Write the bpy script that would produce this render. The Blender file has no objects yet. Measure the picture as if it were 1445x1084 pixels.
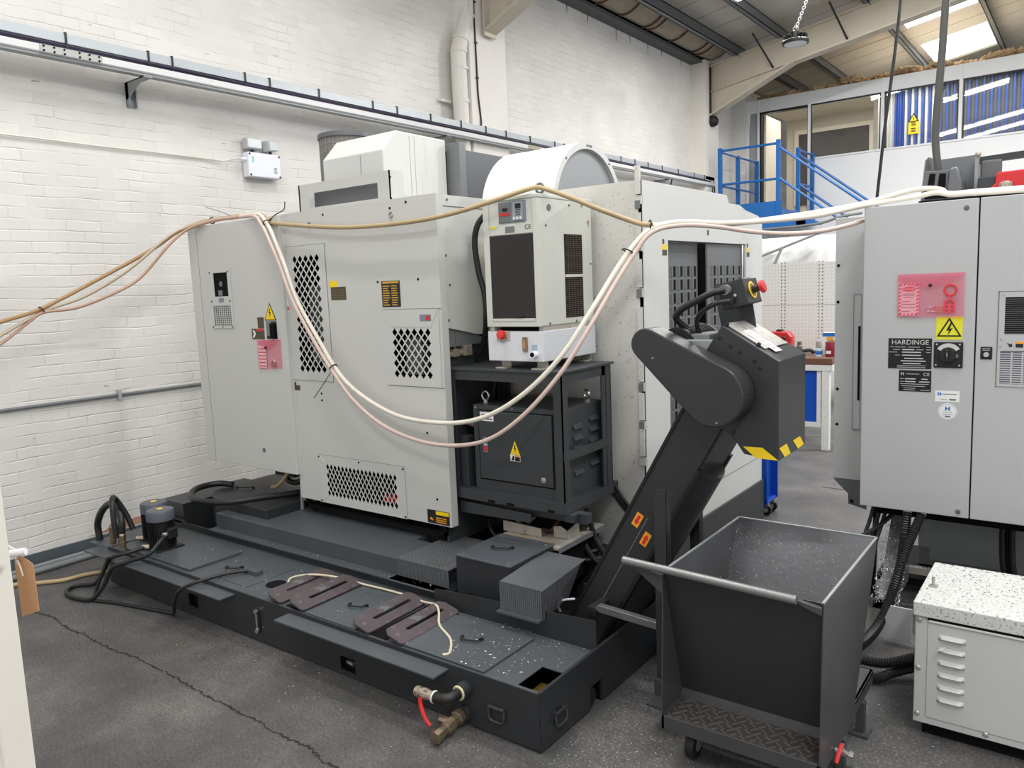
import bpy, bmesh, math, random
from mathutils import Vector, Matrix
random.seed(7)
sc = bpy.context.scene
COL = sc.collection
PI = math.pi

# ------------------------------------------------------------------ camera, world, light, exposure
cam_d = bpy.data.cameras.new('camera')
cam = bpy.data.objects.new('camera', cam_d)
COL.objects.link(cam)
cam_d.sensor_width = 36.0
cam_d.lens = 36.0 * 1093.94 / 1445.0
cam_d.clip_start = 0.02
VXc = Vector((-1462.5, -79.0, 1093.94)).normalized()      # towards the brick wall
VYc = Vector((827.5, -171.0, 1093.94)).normalized()       # along the brick wall
ux = -VXc
uy = VYc
uz = ux.cross(uy)
if uz.y > 0:
    uz = -uz
rows = (ux, uy, uz)                                        # world <- optical axes (right, down, forward)
cam.matrix_world = Matrix((
    (rows[0].x, -rows[0].y, -rows[0].z, 0.0),
    (rows[1].x, -rows[1].y, -rows[1].z, 0.0),
    (rows[2].x, -rows[2].y, -rows[2].z, 1.7),
    (0, 0, 0, 1)))
sc.camera = cam

sc.view_settings.view_transform = 'Standard'
sc.view_settings.look = 'None'
sc.view_settings.exposure = 0.16
sc.view_settings.gamma = 1.0
sc.view_settings.use_curve_mapping = False

W = bpy.data.worlds.new('world')
sc.world = W
W.use_nodes = True
W.node_tree.nodes['Background'].inputs[0].default_value = (0.96, 0.985, 1.0, 1)
W.node_tree.nodes['Background'].inputs[1].default_value = 0.78


def area(name, loc, sx, sy, power, col=(1, 0.97, 0.92), rot=(0, 0, 0), shape='RECTANGLE'):
    d = bpy.data.lights.new(name, 'AREA')
    d.shape = shape
    d.size = sx
    d.size_y = sy
    d.energy = power
    d.color = col
    o = bpy.data.objects.new(name, d)
    o.location = loc
    o.rotation_euler = rot
    COL.objects.link(o)
    return o


area('batten_glow', (-2.95, 1.97, 5.44), 2.3, 0.10, 48, (1, 0.985, 0.96), (0, -0.168, 0))
area('batten_glow', (-2.80, 3.77, 5.46), 2.2, 0.10, 50, (1, 0.985, 0.96), (0, -0.168, 0))
area('batten_glow', (-2.33, 8.02, 5.54), 1.25, 0.10, 70, (1, 0.985, 0.96), (0, -0.168, 0))
area('batten_glow', (-2.6, -0.6, 5.5), 2.3, 0.10, 44, (1, 0.985, 0.96), (0, -0.168, 0))
area('batten_glow', (-2.9, 10.42, 5.44), 2.1, 0.10, 105, (1, 0.985, 0.96), (0, -0.168, 0))
area('added_rear_fill', (1.6, -.6, 5.4), 0.3, 4.0, 170, (1, 0.985, 0.965), (0, 0.25, 0))  # added fill behind the camera to brighten the white post and front floor
area('skylight_glow', (0.9, 4.0, 5.9), 1.1, 4.0, 170, (0.98, 0.99, 1), (0, -0.17, 0))
area('added_far_fill', (0.9, 9.6, 4.8), 0.35, 0.35, 330, (1, 0.99, 0.97))  # added light out of frame, lifts the dim wall below the office
area('office_light', (-2.4, 14.75, 4.76), 4.6, 0.3, 60, (1, 0.97, 0.92))
area('office_light', (-4.1, 15.6, 4.76), 1.6, 0.4, 12, (1, 0.95, 0.88))
area('loft_skylight', (-2.2, 16.0, 5.62), 1.0, 2.4, 70, (1, 0.97, 0.92), (0, -0.17, 0))


# ------------------------------------------------------------------ materials
def S(r, g, b):
    def f(c):
        c /= 255.0
        return c / 12.92 if c <= 0.04045 else ((c + 0.055) / 1.055) ** 2.4
    return (f(r), f(g), f(b), 1.0)


MATS = {}


def mat(name, col, rough=0.5, metal=0.0, var=0.06, scale=6.0, bump=0.0, bscale=60.0, spots=None, spec=0.5,
        emit=None, alpha=None, streak=None):
    """procedural painted / metal surface: mottled colour, optional bump, optional speckle colour (col, scale, threshold)"""
    m = bpy.data.materials.new(name)
    m.use_nodes = True
    nt = m.node_tree
    N = nt.nodes
    L = nt.links
    b = N['Principled BSDF']
    b.inputs['Roughness'].default_value = rough
    b.inputs['Metallic'].default_value = metal
    b.inputs['Specular IOR Level'].default_value = spec
    tc = N.new('ShaderNodeTexCoord')
    n = N.new('ShaderNodeTexNoise')
    n.inputs['Scale'].default_value = scale
    n.inputs['Detail'].default_value = 5
    n.inputs['Roughness'].default_value = 0.6
    L.new(tc.outputs['Object'], n.inputs['Vector'])
    r = N.new('ShaderNodeMix')
    r.data_type = 'RGBA'
    r.inputs[6].default_value = [c * (1 - var) for c in col[:3]] + [1]
    r.inputs[7].default_value = [min(1, c * (1 + var)) for c in col[:3]] + [1]
    L.new(n.outputs['Fac'], r.inputs[0])
    out = r.outputs[2]
    if streak:
        mp = N.new('ShaderNodeMapping')
        mp.inputs['Scale'].default_value = streak[1]
        L.new(tc.outputs['Object'], mp.inputs[0])
        n3 = N.new('ShaderNodeTexNoise')
        n3.inputs['Scale'].default_value = 1.0
        n3.inputs['Detail'].default_value = 4
        L.new(mp.outputs[0], n3.inputs['Vector'])
        cr = N.new('ShaderNodeValToRGB')
        cr.color_ramp.elements[0].position = streak[2]
        cr.color_ramp.elements[1].position = min(1, streak[2] + 0.18)
        L.new(n3.outputs['Fac'], cr.inputs[0])
        mx = N.new('ShaderNodeMix')
        mx.data_type = 'RGBA'
        mx.inputs[7].default_value = streak[0]
        L.new(cr.outputs[0], mx.inputs[0])
        L.new(out, mx.inputs[6])
        out = mx.outputs[2]
    if spots:
        n2 = N.new('ShaderNodeTexNoise')
        n2.inputs['Scale'].default_value = spots[1]
        n2.inputs['Detail'].default_value = 3
        n2.inputs['Roughness'].default_value = 0.65
        L.new(tc.outputs['Object'], n2.inputs['Vector'])
        cr = N.new('ShaderNodeValToRGB')
        cr.color_ramp.elements[0].position = spots[2]
        cr.color_ramp.elements[1].position = min(1, spots[2] + 0.05)
        L.new(n2.outputs['Fac'], cr.inputs[0])
        mx = N.new('ShaderNodeMix')
        mx.data_type = 'RGBA'
        mx.inputs[7].default_value = spots[0]
        L.new(cr.outputs[0], mx.inputs[0])
        L.new(out, mx.inputs[6])
        out = mx.outputs[2]
    L.new(out, b.inputs['Base Color'])
    if bump:
        nb = N.new('ShaderNodeTexNoise')
        nb.inputs['Scale'].default_value = bscale
        nb.inputs['Detail'].default_value = 3
        L.new(tc.outputs['Object'], nb.inputs['Vector'])
        bp = N.new('ShaderNodeBump')
        bp.inputs['Strength'].default_value = bump
        bp.inputs['Distance'].default_value = 0.01
        L.new(nb.outputs['Fac'], bp.inputs['Height'])
        L.new(bp.outputs[0], b.inputs['Normal'])
    if emit:
        b.inputs['Emission Color'].default_value = emit[0]
        b.inputs['Emission Strength'].default_value = emit[1]
    if alpha is not None:
        b.inputs['Alpha'].default_value = alpha
    MATS[name] = m
    return m


def brick_material(name, paint, mortar_paint, wall_axis='x'):
    m = bpy.data.materials.new(name)
    m.use_nodes = True
    nt = m.node_tree
    N = nt.nodes
    L = nt.links
    b = N['Principled BSDF']
    b.inputs['Roughness'].default_value = 0.55
    g = N.new('ShaderNodeNewGeometry')
    sp = N.new('ShaderNodeSeparateXYZ')
    L.new(g.outputs['Position'], sp.inputs[0])
    # wander of the courses
    wn = N.new('ShaderNodeTexNoise')
    wn.inputs['Scale'].default_value = 2.6
    wn.inputs['Detail'].default_value = 3
    L.new(g.outputs['Position'], wn.inputs['Vector'])
    ms = N.new('ShaderNodeMath')
    ms.operation = 'MULTIPLY_ADD'
    ms.inputs[1].default_value = 0.034
    ms.inputs[2].default_value = -0.017
    L.new(wn.outputs['Fac'], ms.inputs[0])
    ad = N.new('ShaderNodeMath')
    L.new(sp.outputs['Z'], ad.inputs[0])
    L.new(ms.outputs[0], ad.inputs[1])
    cb = N.new('ShaderNodeCombineXYZ')
    u = N.new('ShaderNodeMath')
    L.new(sp.outputs['Y'], u.inputs[0])
    L.new(sp.outputs['X'], u.inputs[1])
    L.new(u.outputs[0], cb.inputs[0])
    L.new(ad.outputs[0], cb.inputs[1])
    br = N.new('ShaderNodeTexBrick')
    br.inputs['Scale'].default_value = 1.0
    br.inputs['Brick Width'].default_value = 0.225
    br.inputs['Row Height'].default_value = 0.0725
    br.inputs['Mortar Size'].default_value = 0.0065
    br.inputs['Mortar Smooth'].default_value = 1.0
    br.inputs['Bias'].default_value = 0.0
    br.inputs['Color1'].default_value = [c * 0.94 for c in paint[:3]] + [1]
    br.inputs['Color2'].default_value = paint
    br.inputs['Mortar'].default_value = mortar_paint
    br.offset = 0.5
    L.new(cb.outputs[0], br.inputs['Vector'])
    # large mottling of the old paint
    n = N.new('ShaderNodeTexNoise')
    n.inputs['Scale'].default_value = 1.3
    n.inputs['Detail'].default_value = 6
    L.new(g.outputs['Position'], n.inputs['Vector'])
    mr = N.new('ShaderNodeMapRange')
    mr.inputs[1].default_value = 0.3
    mr.inputs[2].default_value = 0.7
    mr.inputs[3].default_value = 0.9
    mr.inputs[4].default_value = 1.04
    L.new(n.outputs['Fac'], mr.inputs[0])
    mx = N.new('ShaderNodeMix')
    mx.data_type = 'RGBA'
    mx.blend_type = 'MULTIPLY'
    mx.inputs[0].default_value = 1
    L.new(br.outputs['Color'], mx.inputs[6])
    L.new(mr.outputs[0], mx.inputs[7])
    # cracks / dark chips
    n4 = N.new('ShaderNodeTexNoise')
    n4.inputs['Scale'].default_value = 16
    n4.inputs['Detail'].default_value = 2
    mp = N.new('ShaderNodeMapping')
    mp.inputs['Scale'].default_value = (1, 0.5, 3.0)
    L.new(g.outputs['Position'], mp.inputs[0])
    L.new(mp.outputs[0], n4.inputs['Vector'])
    cr = N.new('ShaderNodeValToRGB')
    cr.color_ramp.elements[0].position = 0.745
    cr.color_ramp.elements[1].position = 0.775
    L.new(n4.outputs['Fac'], cr.inputs[0])
    m2 = N.new('ShaderNodeMix')
    m2.data_type = 'RGBA'
    m2.inputs[7].default_value = S(150, 143, 135)
    L.new(cr.outputs[0], m2.inputs[0])
    L.new(mx.outputs[2], m2.inputs[6])
    L.new(m2.outputs[2], b.inputs['Base Color'])
    # relief: joints partly filled by paint, rough brick faces
    n2 = N.new('ShaderNodeTexNoise')
    n2.inputs['Scale'].default_value = 5
    n2.inputs['Detail'].default_value = 2
    L.new(g.outputs['Position'], n2.inputs['Vector'])
    mr2 = N.new('ShaderNodeMapRange')
    mr2.inputs[1].default_value = 0.38
    mr2.inputs[2].default_value = 0.62
    mr2.inputs[3].default_value = 0.0
    mr2.inputs[4].default_value = 1.0
    L.new(n2.outputs['Fac'], mr2.inputs[0])
    mm = N.new('ShaderNodeMath')
    mm.operation = 'MULTIPLY'
    L.new(br.outputs['Fac'], mm.inputs[0])
    L.new(mr2.outputs[0], mm.inputs[1])
    n3 = N.new('ShaderNodeTexNoise')
    n3.inputs['Scale'].default_value = 22
    n3.inputs['Detail'].default_value = 5
    L.new(g.outputs['Position'], n3.inputs['Vector'])
    # each brick stands a little proud or back
    br2 = N.new('ShaderNodeTexBrick')
    for k in ('Scale', 'Brick Width', 'Row Height', 'Mortar Size', 'Mortar Smooth', 'Bias'):
        br2.inputs[k].default_value = br.inputs[k].default_value
    br2.inputs['Color1'].default_value = (0, 0, 0, 1)
    br2.inputs['Color2'].default_value = (1, 1, 1, 1)
    br2.inputs['Mortar'].default_value = (0.4, 0.4, 0.4, 1)
    L.new(cb.outputs[0], br2.inputs['Vector'])
    h0 = N.new('ShaderNodeMath')
    h0.operation = 'MULTIPLY_ADD'
    h0.inputs[1].default_value = 0.45
    L.new(n3.outputs['Fac'], h0.inputs[0])
    bw = N.new('ShaderNodeRGBToBW')
    L.new(br2.outputs['Color'], bw.inputs[0])
    h1 = N.new('ShaderNodeMath')
    h1.operation = 'MULTIPLY'
    h1.inputs[1].default_value = 0.28
    L.new(bw.outputs[0], h1.inputs[0])
    L.new(h1.outputs[0], h0.inputs[2])
    hh = N.new('ShaderNodeMath')
    hh.operation = 'SUBTRACT'
    L.new(h0.outputs[0], hh.inputs[0])
    L.new(mm.outputs[0], hh.inputs[1])
    bp = N.new('ShaderNodeBump')
    bp.inputs['Strength'].default_value = 0.75
    bp.inputs['Distance'].default_value = 0.0042
    L.new(hh.outputs[0], bp.inputs['Height'])
    L.new(bp.outputs[0], b.inputs['Normal'])
    return m


def floor_material():
    m = bpy.data.materials.new('worn_painted_concrete')
    m.use_nodes = True
    nt = m.node_tree
    N = nt.nodes
    L = nt.links
    b = N['Principled BSDF']
    g = N.new('ShaderNodeNewGeometry')

    def noise(s, d, r=0.6):
        n = N.new('ShaderNodeTexNoise')
        n.inputs['Scale'].default_value = s
        n.inputs['Detail'].default_value = d
        n.inputs['Roughness'].default_value = r
        L.new(g.outputs['Position'], n.inputs['Vector'])
        return n
    a = noise(1.4, 10, 0.72)
    cr = N.new('ShaderNodeValToRGB')
    e = cr.color_ramp.elements
    e[0].position = 0.3
    e[0].color = S(54, 53, 54)
    e[1].position = 0.72
    e[1].color = S(112, 108, 104)
    e2 = e.new(0.5)
    e2.color = S(80, 79, 79)
    L.new(a.outputs['Fac'], cr.inputs[0])
    f = noise(90, 4, 0.75)
    c2 = N.new('ShaderNodeValToRGB')
    c2.color_ramp.elements[0].position = 0.32
    c2.color_ramp.elements[0].color = (0.5, 0.5, 0.5, 1)
    c2.color_ramp.elements[1].position = 0.72
    c2.color_ramp.elements[1].color = (1.75, 1.75, 1.72, 1)
    L.new(f.outputs['Fac'], c2.inputs[0])
    mx = N.new('ShaderNodeMix')
    mx.data_type = 'RGBA'
    mx.blend_type = 'MULTIPLY'
    mx.inputs[0].default_value = 1
    L.new(cr.outputs[0], mx.inputs[6])
    L.new(c2.outputs[0], mx.inputs[7])
    # rusty brown stain patches
    s = noise(2.3, 4)
    c3 = N.new('ShaderNodeValToRGB')
    c3.color_ramp.elements[0].position = 0.6
    c3.color_ramp.elements[1].position = 0.78
    L.new(s.outputs['Fac'], c3.inputs[0])
    k = N.new('ShaderNodeMath')
    k.operation = 'MULTIPLY'
    k.inputs[1].default_value = 0.5
    L.new(c3.outputs[0], k.inputs[0])
    m2 = N.new('ShaderNodeMix')
    m2.data_type = 'RGBA'
    m2.inputs[7].default_value = S(86, 72, 60)
    L.new(k.outputs[0], m2.inputs[0])
    L.new(mx.outputs[2], m2.inputs[6])
    L.new(m2.outputs[2], b.inputs['Base Color'])
    rr = N.new('ShaderNodeMapRange')
    rr.inputs[3].default_value = 0.42
    rr.inputs[4].default_value = 0.75
    L.new(a.outputs['Fac'], rr.inputs[0])
    L.new(rr.outputs[0], b.inputs['Roughness'])
    bp = N.new('ShaderNodeBump')
    bp.inputs['Strength'].default_value = 0.35
    bp.inputs['Distance'].default_value = 0.004
    L.new(f.outputs['Fac'], bp.inputs['Height'])
    L.new(bp.outputs[0], b.inputs['Normal'])
    return m


def perforated_material(name, col, pitch, kind='round', hole=0.32, rough=0.5, solid=None):
    """sheet punched with a regular grid of holes (see-through, or backed by a second colour)"""
    m = bpy.data.materials.new(name)
    m.use_nodes = True
    nt = m.node_tree
    N = nt.nodes
    L = nt.links
    b = N['Principled BSDF']
    b.inputs['Base Color'].default_value = col
    b.inputs['Roughness'].default_value = rough
    g = N.new('ShaderNodeNewGeometry')
    sp = N.new('ShaderNodeSeparateXYZ')
    L.new(g.outputs['Position'], sp.inputs[0])

    def M(op, a, c=None, d=None):
        n = N.new('ShaderNodeMath')
        n.operation = op
        for i, v in enumerate((a, c, d)):
            if v is None:
                continue
            if isinstance(v, (int, float)):
                n.inputs[i].default_value = v
            else:
                L.new(v, n.inputs[i])
        return n.outputs[0]
    if kind == 'round':
        u = sp.outputs['X']
        v = sp.outputs['Z']
    else:
        u = M('ADD', sp.outputs['X'], sp.outputs['Y'])
        v = M('ADD', M('SUBTRACT', sp.outputs['X'], sp.outputs['Y']), M('MULTIPLY', sp.outputs['Z'], 1.4142))
        pitch = pitch * 1.4142
    fu = M('SUBTRACT', M('FRACT', M('MULTIPLY', u, 1 / pitch)), 0.5)
    fv = M('SUBTRACT', M('FRACT', M('MULTIPLY', v, 1 / pitch)), 0.5)
    d = M('SQRT', M('ADD', M('MULTIPLY', fu, fu), M('MULTIPLY', fv, fv)))
    inside = M('LESS_THAN', d, hole)
    if solid:
        mx = N.new('ShaderNodeMix')
        mx.data_type = 'RGBA'
        mx.inputs[6].default_value = col
        mx.inputs[7].default_value = solid
        L.new(inside, mx.inputs[0])
        L.new(mx.outputs[2], b.inputs['Base Color'])
    else:
        L.new(M('SUBTRACT', 1.0, inside), b.inputs['Alpha'])
    return m


def glass_material(name, tint=(1, 1, 1, 1), refl=0.12):
    m = bpy.data.materials.new(name)
    m.use_nodes = True
    nt = m.node_tree
    N = nt.nodes
    L = nt.links
    N.remove(N['Principled BSDF'])
    t = N.new('ShaderNodeBsdfTransparent')
    t.inputs[0].default_value = tint
    gl = N.new('ShaderNodeBsdfGlossy')
    gl.inputs['Roughness'].default_value = 0.02
    fr = N.new('ShaderNodeFresnel')
    fr.inputs[0].default_value = 1.5
    ad = N.new('ShaderNodeMath')
    ad.inputs[1].default_value = refl
    L.new(fr.outputs[0], ad.inputs[0])
    mx = N.new('ShaderNodeMixShader')
    L.new(ad.outputs[0], mx.inputs[0])
    L.new(t.outputs[0], mx.inputs[1])
    L.new(gl.outputs[0], mx.inputs[2])
    L.new(mx.outputs[0], N['Material Output'].inputs[0])
    return m


def film_material(name, col, dens):
    """thin coloured see-through plastic"""
    m = bpy.data.materials.new(name)
    m.use_nodes = True
    nt = m.node_tree
    N = nt.nodes
    L = nt.links
    b = N['Principled BSDF']
    b.inputs['Base Color'].default_value = col
    b.inputs['Roughness'].default_value = 0.25
    t = N.new('ShaderNodeBsdfTransparent')
    t.inputs[0].default_value = [0.84 + 0.16 * c for c in col[:3]] + [1]
    mx = N.new('ShaderNodeMixShader')
    mx.inputs[0].default_value = dens
    L.new(t.outputs[0], mx.inputs[1])
    L.new(b.outputs[0], mx.inputs[2])
    L.new(mx.outputs[0], N['Material Output'].inputs[0])
    return m


M_brick = brick_material('painted_brick', S(226, 223, 218), S(224, 221, 216))
M_floor = floor_material()
M_mach = mat('machine_paint', S(198, 198, 194), 0.42, 0, 0.035, 3, 0.05, 90)
M_mach2 = mat('cool_grey_machine_paint', S(182, 183, 183), 0.42, 0, 0.025, 3, 0.05, 120)
M_hood = mat('white_hood_paint', S(206, 206, 203), 0.45, 0, 0.03, 4, 0, 60, None, 0.5, streak=(S(186, 180, 166), (9, 9, 0.9), 0.6))
M_arch = mat('white_guard_paint', S(214, 214, 211), 0.45, 0, 0.03, 5)
M_speck = mat('speckled_white_paint', S(206, 204, 198), 0.5, 0, 0.04, 5, 0, 60, (S(140, 136, 128), 70, 0.63))
M_side = mat('side_white_paint', S(208, 208, 205), 0.42, 0, 0.03, 3)
M_black = mat('black_tank_paint', S(44, 46, 49), 0.4, 0, 0.14, 4, 0.04, 80)
M_deck = mat('black_deck_sheen', S(74, 79, 84), 0.45, 0, 0.28, 3.5, 0.05, 70)  # black paint made lighter: the deck's reflected light is put into the colour
M_conv = mat('satin_black_paint', S(45, 46, 48), 0.38, 0, 0.12, 4, 0.05, 90)
M_bin = mat('bare_dark_steel', S(76, 76, 77), 0.45, 0.35, 0.25, 3.5, 0.08, 60)
M_binin = mat('oily_bin_steel', S(98, 99, 102), 0.38, 0.4, 0.3, 5, 0.1, 40)
M_stand = mat('grey_black_steel', S(54, 57, 60), 0.42, 0, 0.08, 5)
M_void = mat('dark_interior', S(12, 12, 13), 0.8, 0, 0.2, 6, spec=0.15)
M_dgrey = mat('dark_grey_shutter', S(98, 100, 102), 0.4, 0, 0.05, 4)
M_rubber = mat('black_rubber', S(28, 28, 29), 0.45, 0, 0.15, 20)
M_cond = mat('ribbed_black_conduit', S(36, 36, 38), 0.35, 0, 0.1, 20)
M_tan = mat('yellowed_hose', S(178, 156, 118), 0.4, 0, 0.14, 7)
M_brown = mat('brownish_hose', S(170, 134, 92), 0.4, 0, 0.14, 7)
M_cream = mat('cream_hose', S(224, 218, 204), 0.38, 0, 0.06, 7)
M_pink = mat('pinkish_hose', S(206, 184, 174), 0.35, 0, 0.08, 7)
M_galv = mat('galvanised_steel', S(182, 188, 192), 0.42, 0.35, 0.1, 12)
M_alu = mat('white_rail', S(214, 214, 214), 0.35, 0.0, 0.05, 9)
M_chrome = mat('bright_metal', S(200, 198, 194), 0.25, 0.9, 0.08, 20)
M_brass = mat('tarnished_brass', S(150, 134, 112), 0.38, 0.85, 0.35, 60)
M_rustmetal = mat('worn_fitting_metal', S(176, 166, 152), 0.45, 0.6, 0.2, 50, 0, 60, (S(120, 80, 62), 60, 0.6))
M_red = mat('red_paint', S(196, 40, 44), 0.38, 0, 0.08, 10)
M_bred = mat('bright_red_plastic', S(214, 52, 42), 0.35, 0, 0.06, 10)
M_blue = mat('blue_paint', S(16, 94, 164), 0.4, 0, 0.08, 6)
M_rblue = mat('royal_blue_paint', S(14, 76, 182), 0.4, 0, 0.05, 6)
M_yel = mat('warning_yellow', S(244, 208, 22), 0.45, 0, 0.04, 30)
M_lyel = mat('label_yellow', S(224, 220, 40), 0.4, 0, 0.03, 20)
M_oran = mat('orange_label', S(240, 160, 30), 0.5, 0, 0.05, 30)
M_ink = mat('black_ink', S(22, 22, 22), 0.5, 0, 0.05, 10)
M_olive = mat('faded_dark_label', S(74, 66, 46), 0.5, 0, 0.12, 40)
M_white = mat('white_label', S(232, 232, 230), 0.45, 0, 0.03, 12)
M_plabel = mat('plate_silver', S(206, 206, 204), 0.4, 0.2, 0.03, 12)
M_bluein = mat('logo_blue', S(36, 110, 190), 0.5, 0, 0.03, 12)
M_redin = mat('red_ink', S(208, 44, 52), 0.5, 0, 0.03, 12)
M_chill = mat('chiller_beige', S(204, 205, 196), 0.45, 0, 0.06, 5, 0.05, 60, (S(150, 120, 88), 9, 0.73))
M_chtank = mat('chiller_tank_white', S(214, 216, 220), 0.4, 0, 0.04, 6, 0, 60, (S(160, 124, 96), 8, 0.745))
M_panelgrey = mat('grey_panel', S(122, 130, 140), 0.4, 0, 0.04, 10)
M_mesh = mat('dark_filter_mesh', S(48, 44, 44), 0.7, 0, 0.1, 30)
M_rmesh = mat('rusty_fin', S(78, 66, 58), 0.7, 0, 0.3, 40)
M_plast = mat('white_plastic', S(228, 230, 238), 0.35, 0, 0.02, 10)
M_greyp = mat('grey_lens_plastic', S(184, 186, 188), 0.25, 0, 0.03, 10)
M_pipe = mat('cream_painted_pipe', S(218, 214, 207), 0.45, 0, 0.04, 6)
M_beam = mat('cream_painted_steel', S(196, 187, 170), 0.5, 0, 0.12, 3, 0.06, 30)
M_roof = mat('roof_liner', S(186, 180, 170), 0.6, 0, 0.1, 1.2)
M_purlin = mat('grey_purlin', S(98, 102, 104), 0.5, 0, 0.1, 5)
M_gutter = mat('asbestos_gutter', S(148, 138, 122), 0.8, 0, 0.22, 5, 0.2, 30, (S(104, 84, 66), 12, 0.66))
M_soffit = mat('dark_soffit', S(78, 80, 80), 0.6, 0, 0.1, 6)
M_rustk = mat('rusty_bracket', S(86, 54, 46), 0.8, 0, 0.2, 20)
M_rustchip = mat('spalled_brick', S(172, 132, 112), 0.9, 0, 0.25, 24, 0.5, 60)
M_skirt = mat('grey_blue_floor_paint', S(78, 86, 92), 0.5, 0, 0.14, 5, 0.2, 30)
M_part = mat('white_partition', S(232, 233, 234), 0.45, 0, 0.02, 3)
M_office = mat('office_wall_cream', S(200, 194, 180), 0.7, 0, 0.03, 3)
M_dark = mat('dark_board', S(70, 68, 68), 0.6, 0, 0.06, 5)
M_door = mat('pale_door', S(214, 206, 192), 0.5, 0, 0.04, 5)
M_insul = mat('mineral_wool', S(190, 160, 122), 0.95, 0, 0.35, 14, 0.6, 40)
M_cont = mat('blue_corrugated_steel', S(40, 78, 164), 0.4, 0, 0.06, 4)
M_contw = mat('white_corrugated_steel', S(218, 218, 214), 0.4, 0, 0.06, 4)
M_peg = perforated_material('pegboard_sheet', S(226, 225, 222), 0.036, 'round', 0.22, 0.5, S(243, 243, 240))
M_perf = perforated_material('perforated_steel', S(98, 101, 105), 0.0075, 'diag', 0.3, 0.45)
M_wood = mat('brown_bench_top', S(112, 78, 62), 0.5, 0, 0.15, 8)
M_bench = mat('white_bench_frame', S(224, 224, 220), 0.45, 0, 0.06, 8, 0, 60, (S(150, 146, 140), 20, 0.7))
M_mag = mat('purplish_rusty_plate', S(78, 68, 71), 0.55, 0.1, 0.4, 9, 0.2, 60, (S(98, 98, 100), 14, 0.56))
M_rustlight = mat('rust_dusted_sheet', S(178, 172, 162), 0.55, 0.2, 0.2, 12, 0.05, 60, (S(140, 112, 84), 14, 0.66))
M_rustplate = mat('rust_brown_sheet', S(172, 156, 136), 0.7, 0, 0.25, 12)
M_sheet = mat('white_sheeting', S(236, 236, 235), 0.6, 0, 0.02, 3)
M_post = mat('aged_white_paint', S(222, 217, 206), 0.5, 0, 0.05, 6, 0, 60, (S(186, 176, 162), 7, 0.66))
M_tag = mat('manila_card', S(196, 150, 110), 0.8, 0, 0.06, 14)
M_string = mat('white_string', S(236, 234, 230), 0.8, 0, 0.03, 30)
M_gold = mat('gold_lit_coolant_and_well', S(120, 100, 44), 0.3, 0.3, 0.4, 6)  # gold light inside the tank well is put into this colour
M_chip = mat('metal_chips', S(200, 200, 200), 0.3, 0.85, 0.15, 30)
M_chipw = mat('bright_metal_chips', S(226, 226, 224), 0.35, 0.3, 0.1, 30)
M_boxg = mat('light_grey_box_paint', S(196, 197, 194), 0.42, 0, 0.05, 5)
M_boxtop = mat('chip_scattered_white_top', S(206, 206, 203), 0.42, 0, 0.1, 30, 0.1, 80, (S(138, 134, 128), 95, 0.57))
M_copper = mat('copper', S(180, 116, 80), 0.35, 0.8, 0.1, 20)
M_purple = mat('dark_purple_cable', S(58, 52, 72), 0.45, 0, 0.1, 20)
M_cap = mat('motor_cap_grey', S(86, 88, 98), 0.4, 0, 0.06, 10)
M_sky = mat('rooflight_sheet', S(240, 244, 250), 0.5, 0, 0.02, 5, emit=((1, 0.99, 0.97, 1), 2.6))
M_lens = mat('lamp_lens', S(214, 220, 222), 0.3, 0, 0.03, 10)
M_tube = mat('batten_diffuser', S(244, 244, 244), 0.4, 0, 0.02, 10, emit=((1, 0.99, 0.97, 1), 14.0))
M_glass = glass_material('window_glass', (0.92, 0.93, 0.93, 1), 0.005)
M_smoke = mat('frosted_grey_window', S(160, 162, 164), 0.35, 0, 0.08, 3)
M_pinkfilm = film_material('pink_plastic_film', S(250, 146, 170), 0.15)
M_stain = mat('grey_tread', S(84, 80, 78), 0.38, 0.4, 0.2, 10, 0.05, 60)
M_ltgrey = mat('light_grey_steel', S(150, 154, 156), 0.45, 0.2, 0.06, 8)
M_midgrey = mat('mid_grey_steel', S(116, 119, 121), 0.45, 0.1, 0.06, 8)
M_skin = mat('clear_bottle', S(196, 220, 228), 0.2, 0, 0.02, 8)
M_darkwash = mat('dull_round_bar', S(128, 128, 128), 0.32, 0.5, 0.12, 9)
M_maroon = mat('maroon_can', S(140, 34, 52), 0.35, 0, 0.05, 8)
M_wash = mat('washer_metal', S(176, 176, 172), 0.35, 0.5, 0.05, 20)

# ------------------------------------------------------------------ mesh building
ORG = {}


def catmull(pts, k=6):
    P = [Vector(p) for p in pts]
    if len(P) < 3:
        return P
    out = []
    for i in range(len(P) - 1):
        p0 = P[i - 1] if i else P[0] * 2 - P[1]
        p1, p2 = P[i], P[i + 1]
        p3 = P[i + 2] if i + 2 < len(P) else P[-1] * 2 - P[-2]
        for j in range(k):
            t = j / k
            out.append(0.5 * ((2 * p1) + (p2 - p0) * t + (2 * p0 - 5 * p1 + 4 * p2 - p3) * t * t
                              + (3 * p1 - p0 - 3 * p2 + p3) * t * t * t))
    out.append(P[-1])
    return out


APART = {'bar_gusset', 'clip', 'corner_screw', 'cover_screw', 'foot', 'guard_bolt', 'guard_rail', 'hanging_tail', 'hinge_slot', 'inner_box', 'inner_skin',
         'inner_unit', 'jack_leg', 'joint_bolt', 'label', 'label_strip', 'lid_bolt', 'mounting_foot', 'screw', 'side_bolt', 'slot', 'loose_hose',
         'floor_hose', 'support_bar', 'upright_bolt', 'well_wall', 'lower_flange', 'front_flange', 'louvre', 'louvre_slot', 'panel_seam', 'sign_text', 'cable_loop'}


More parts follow.
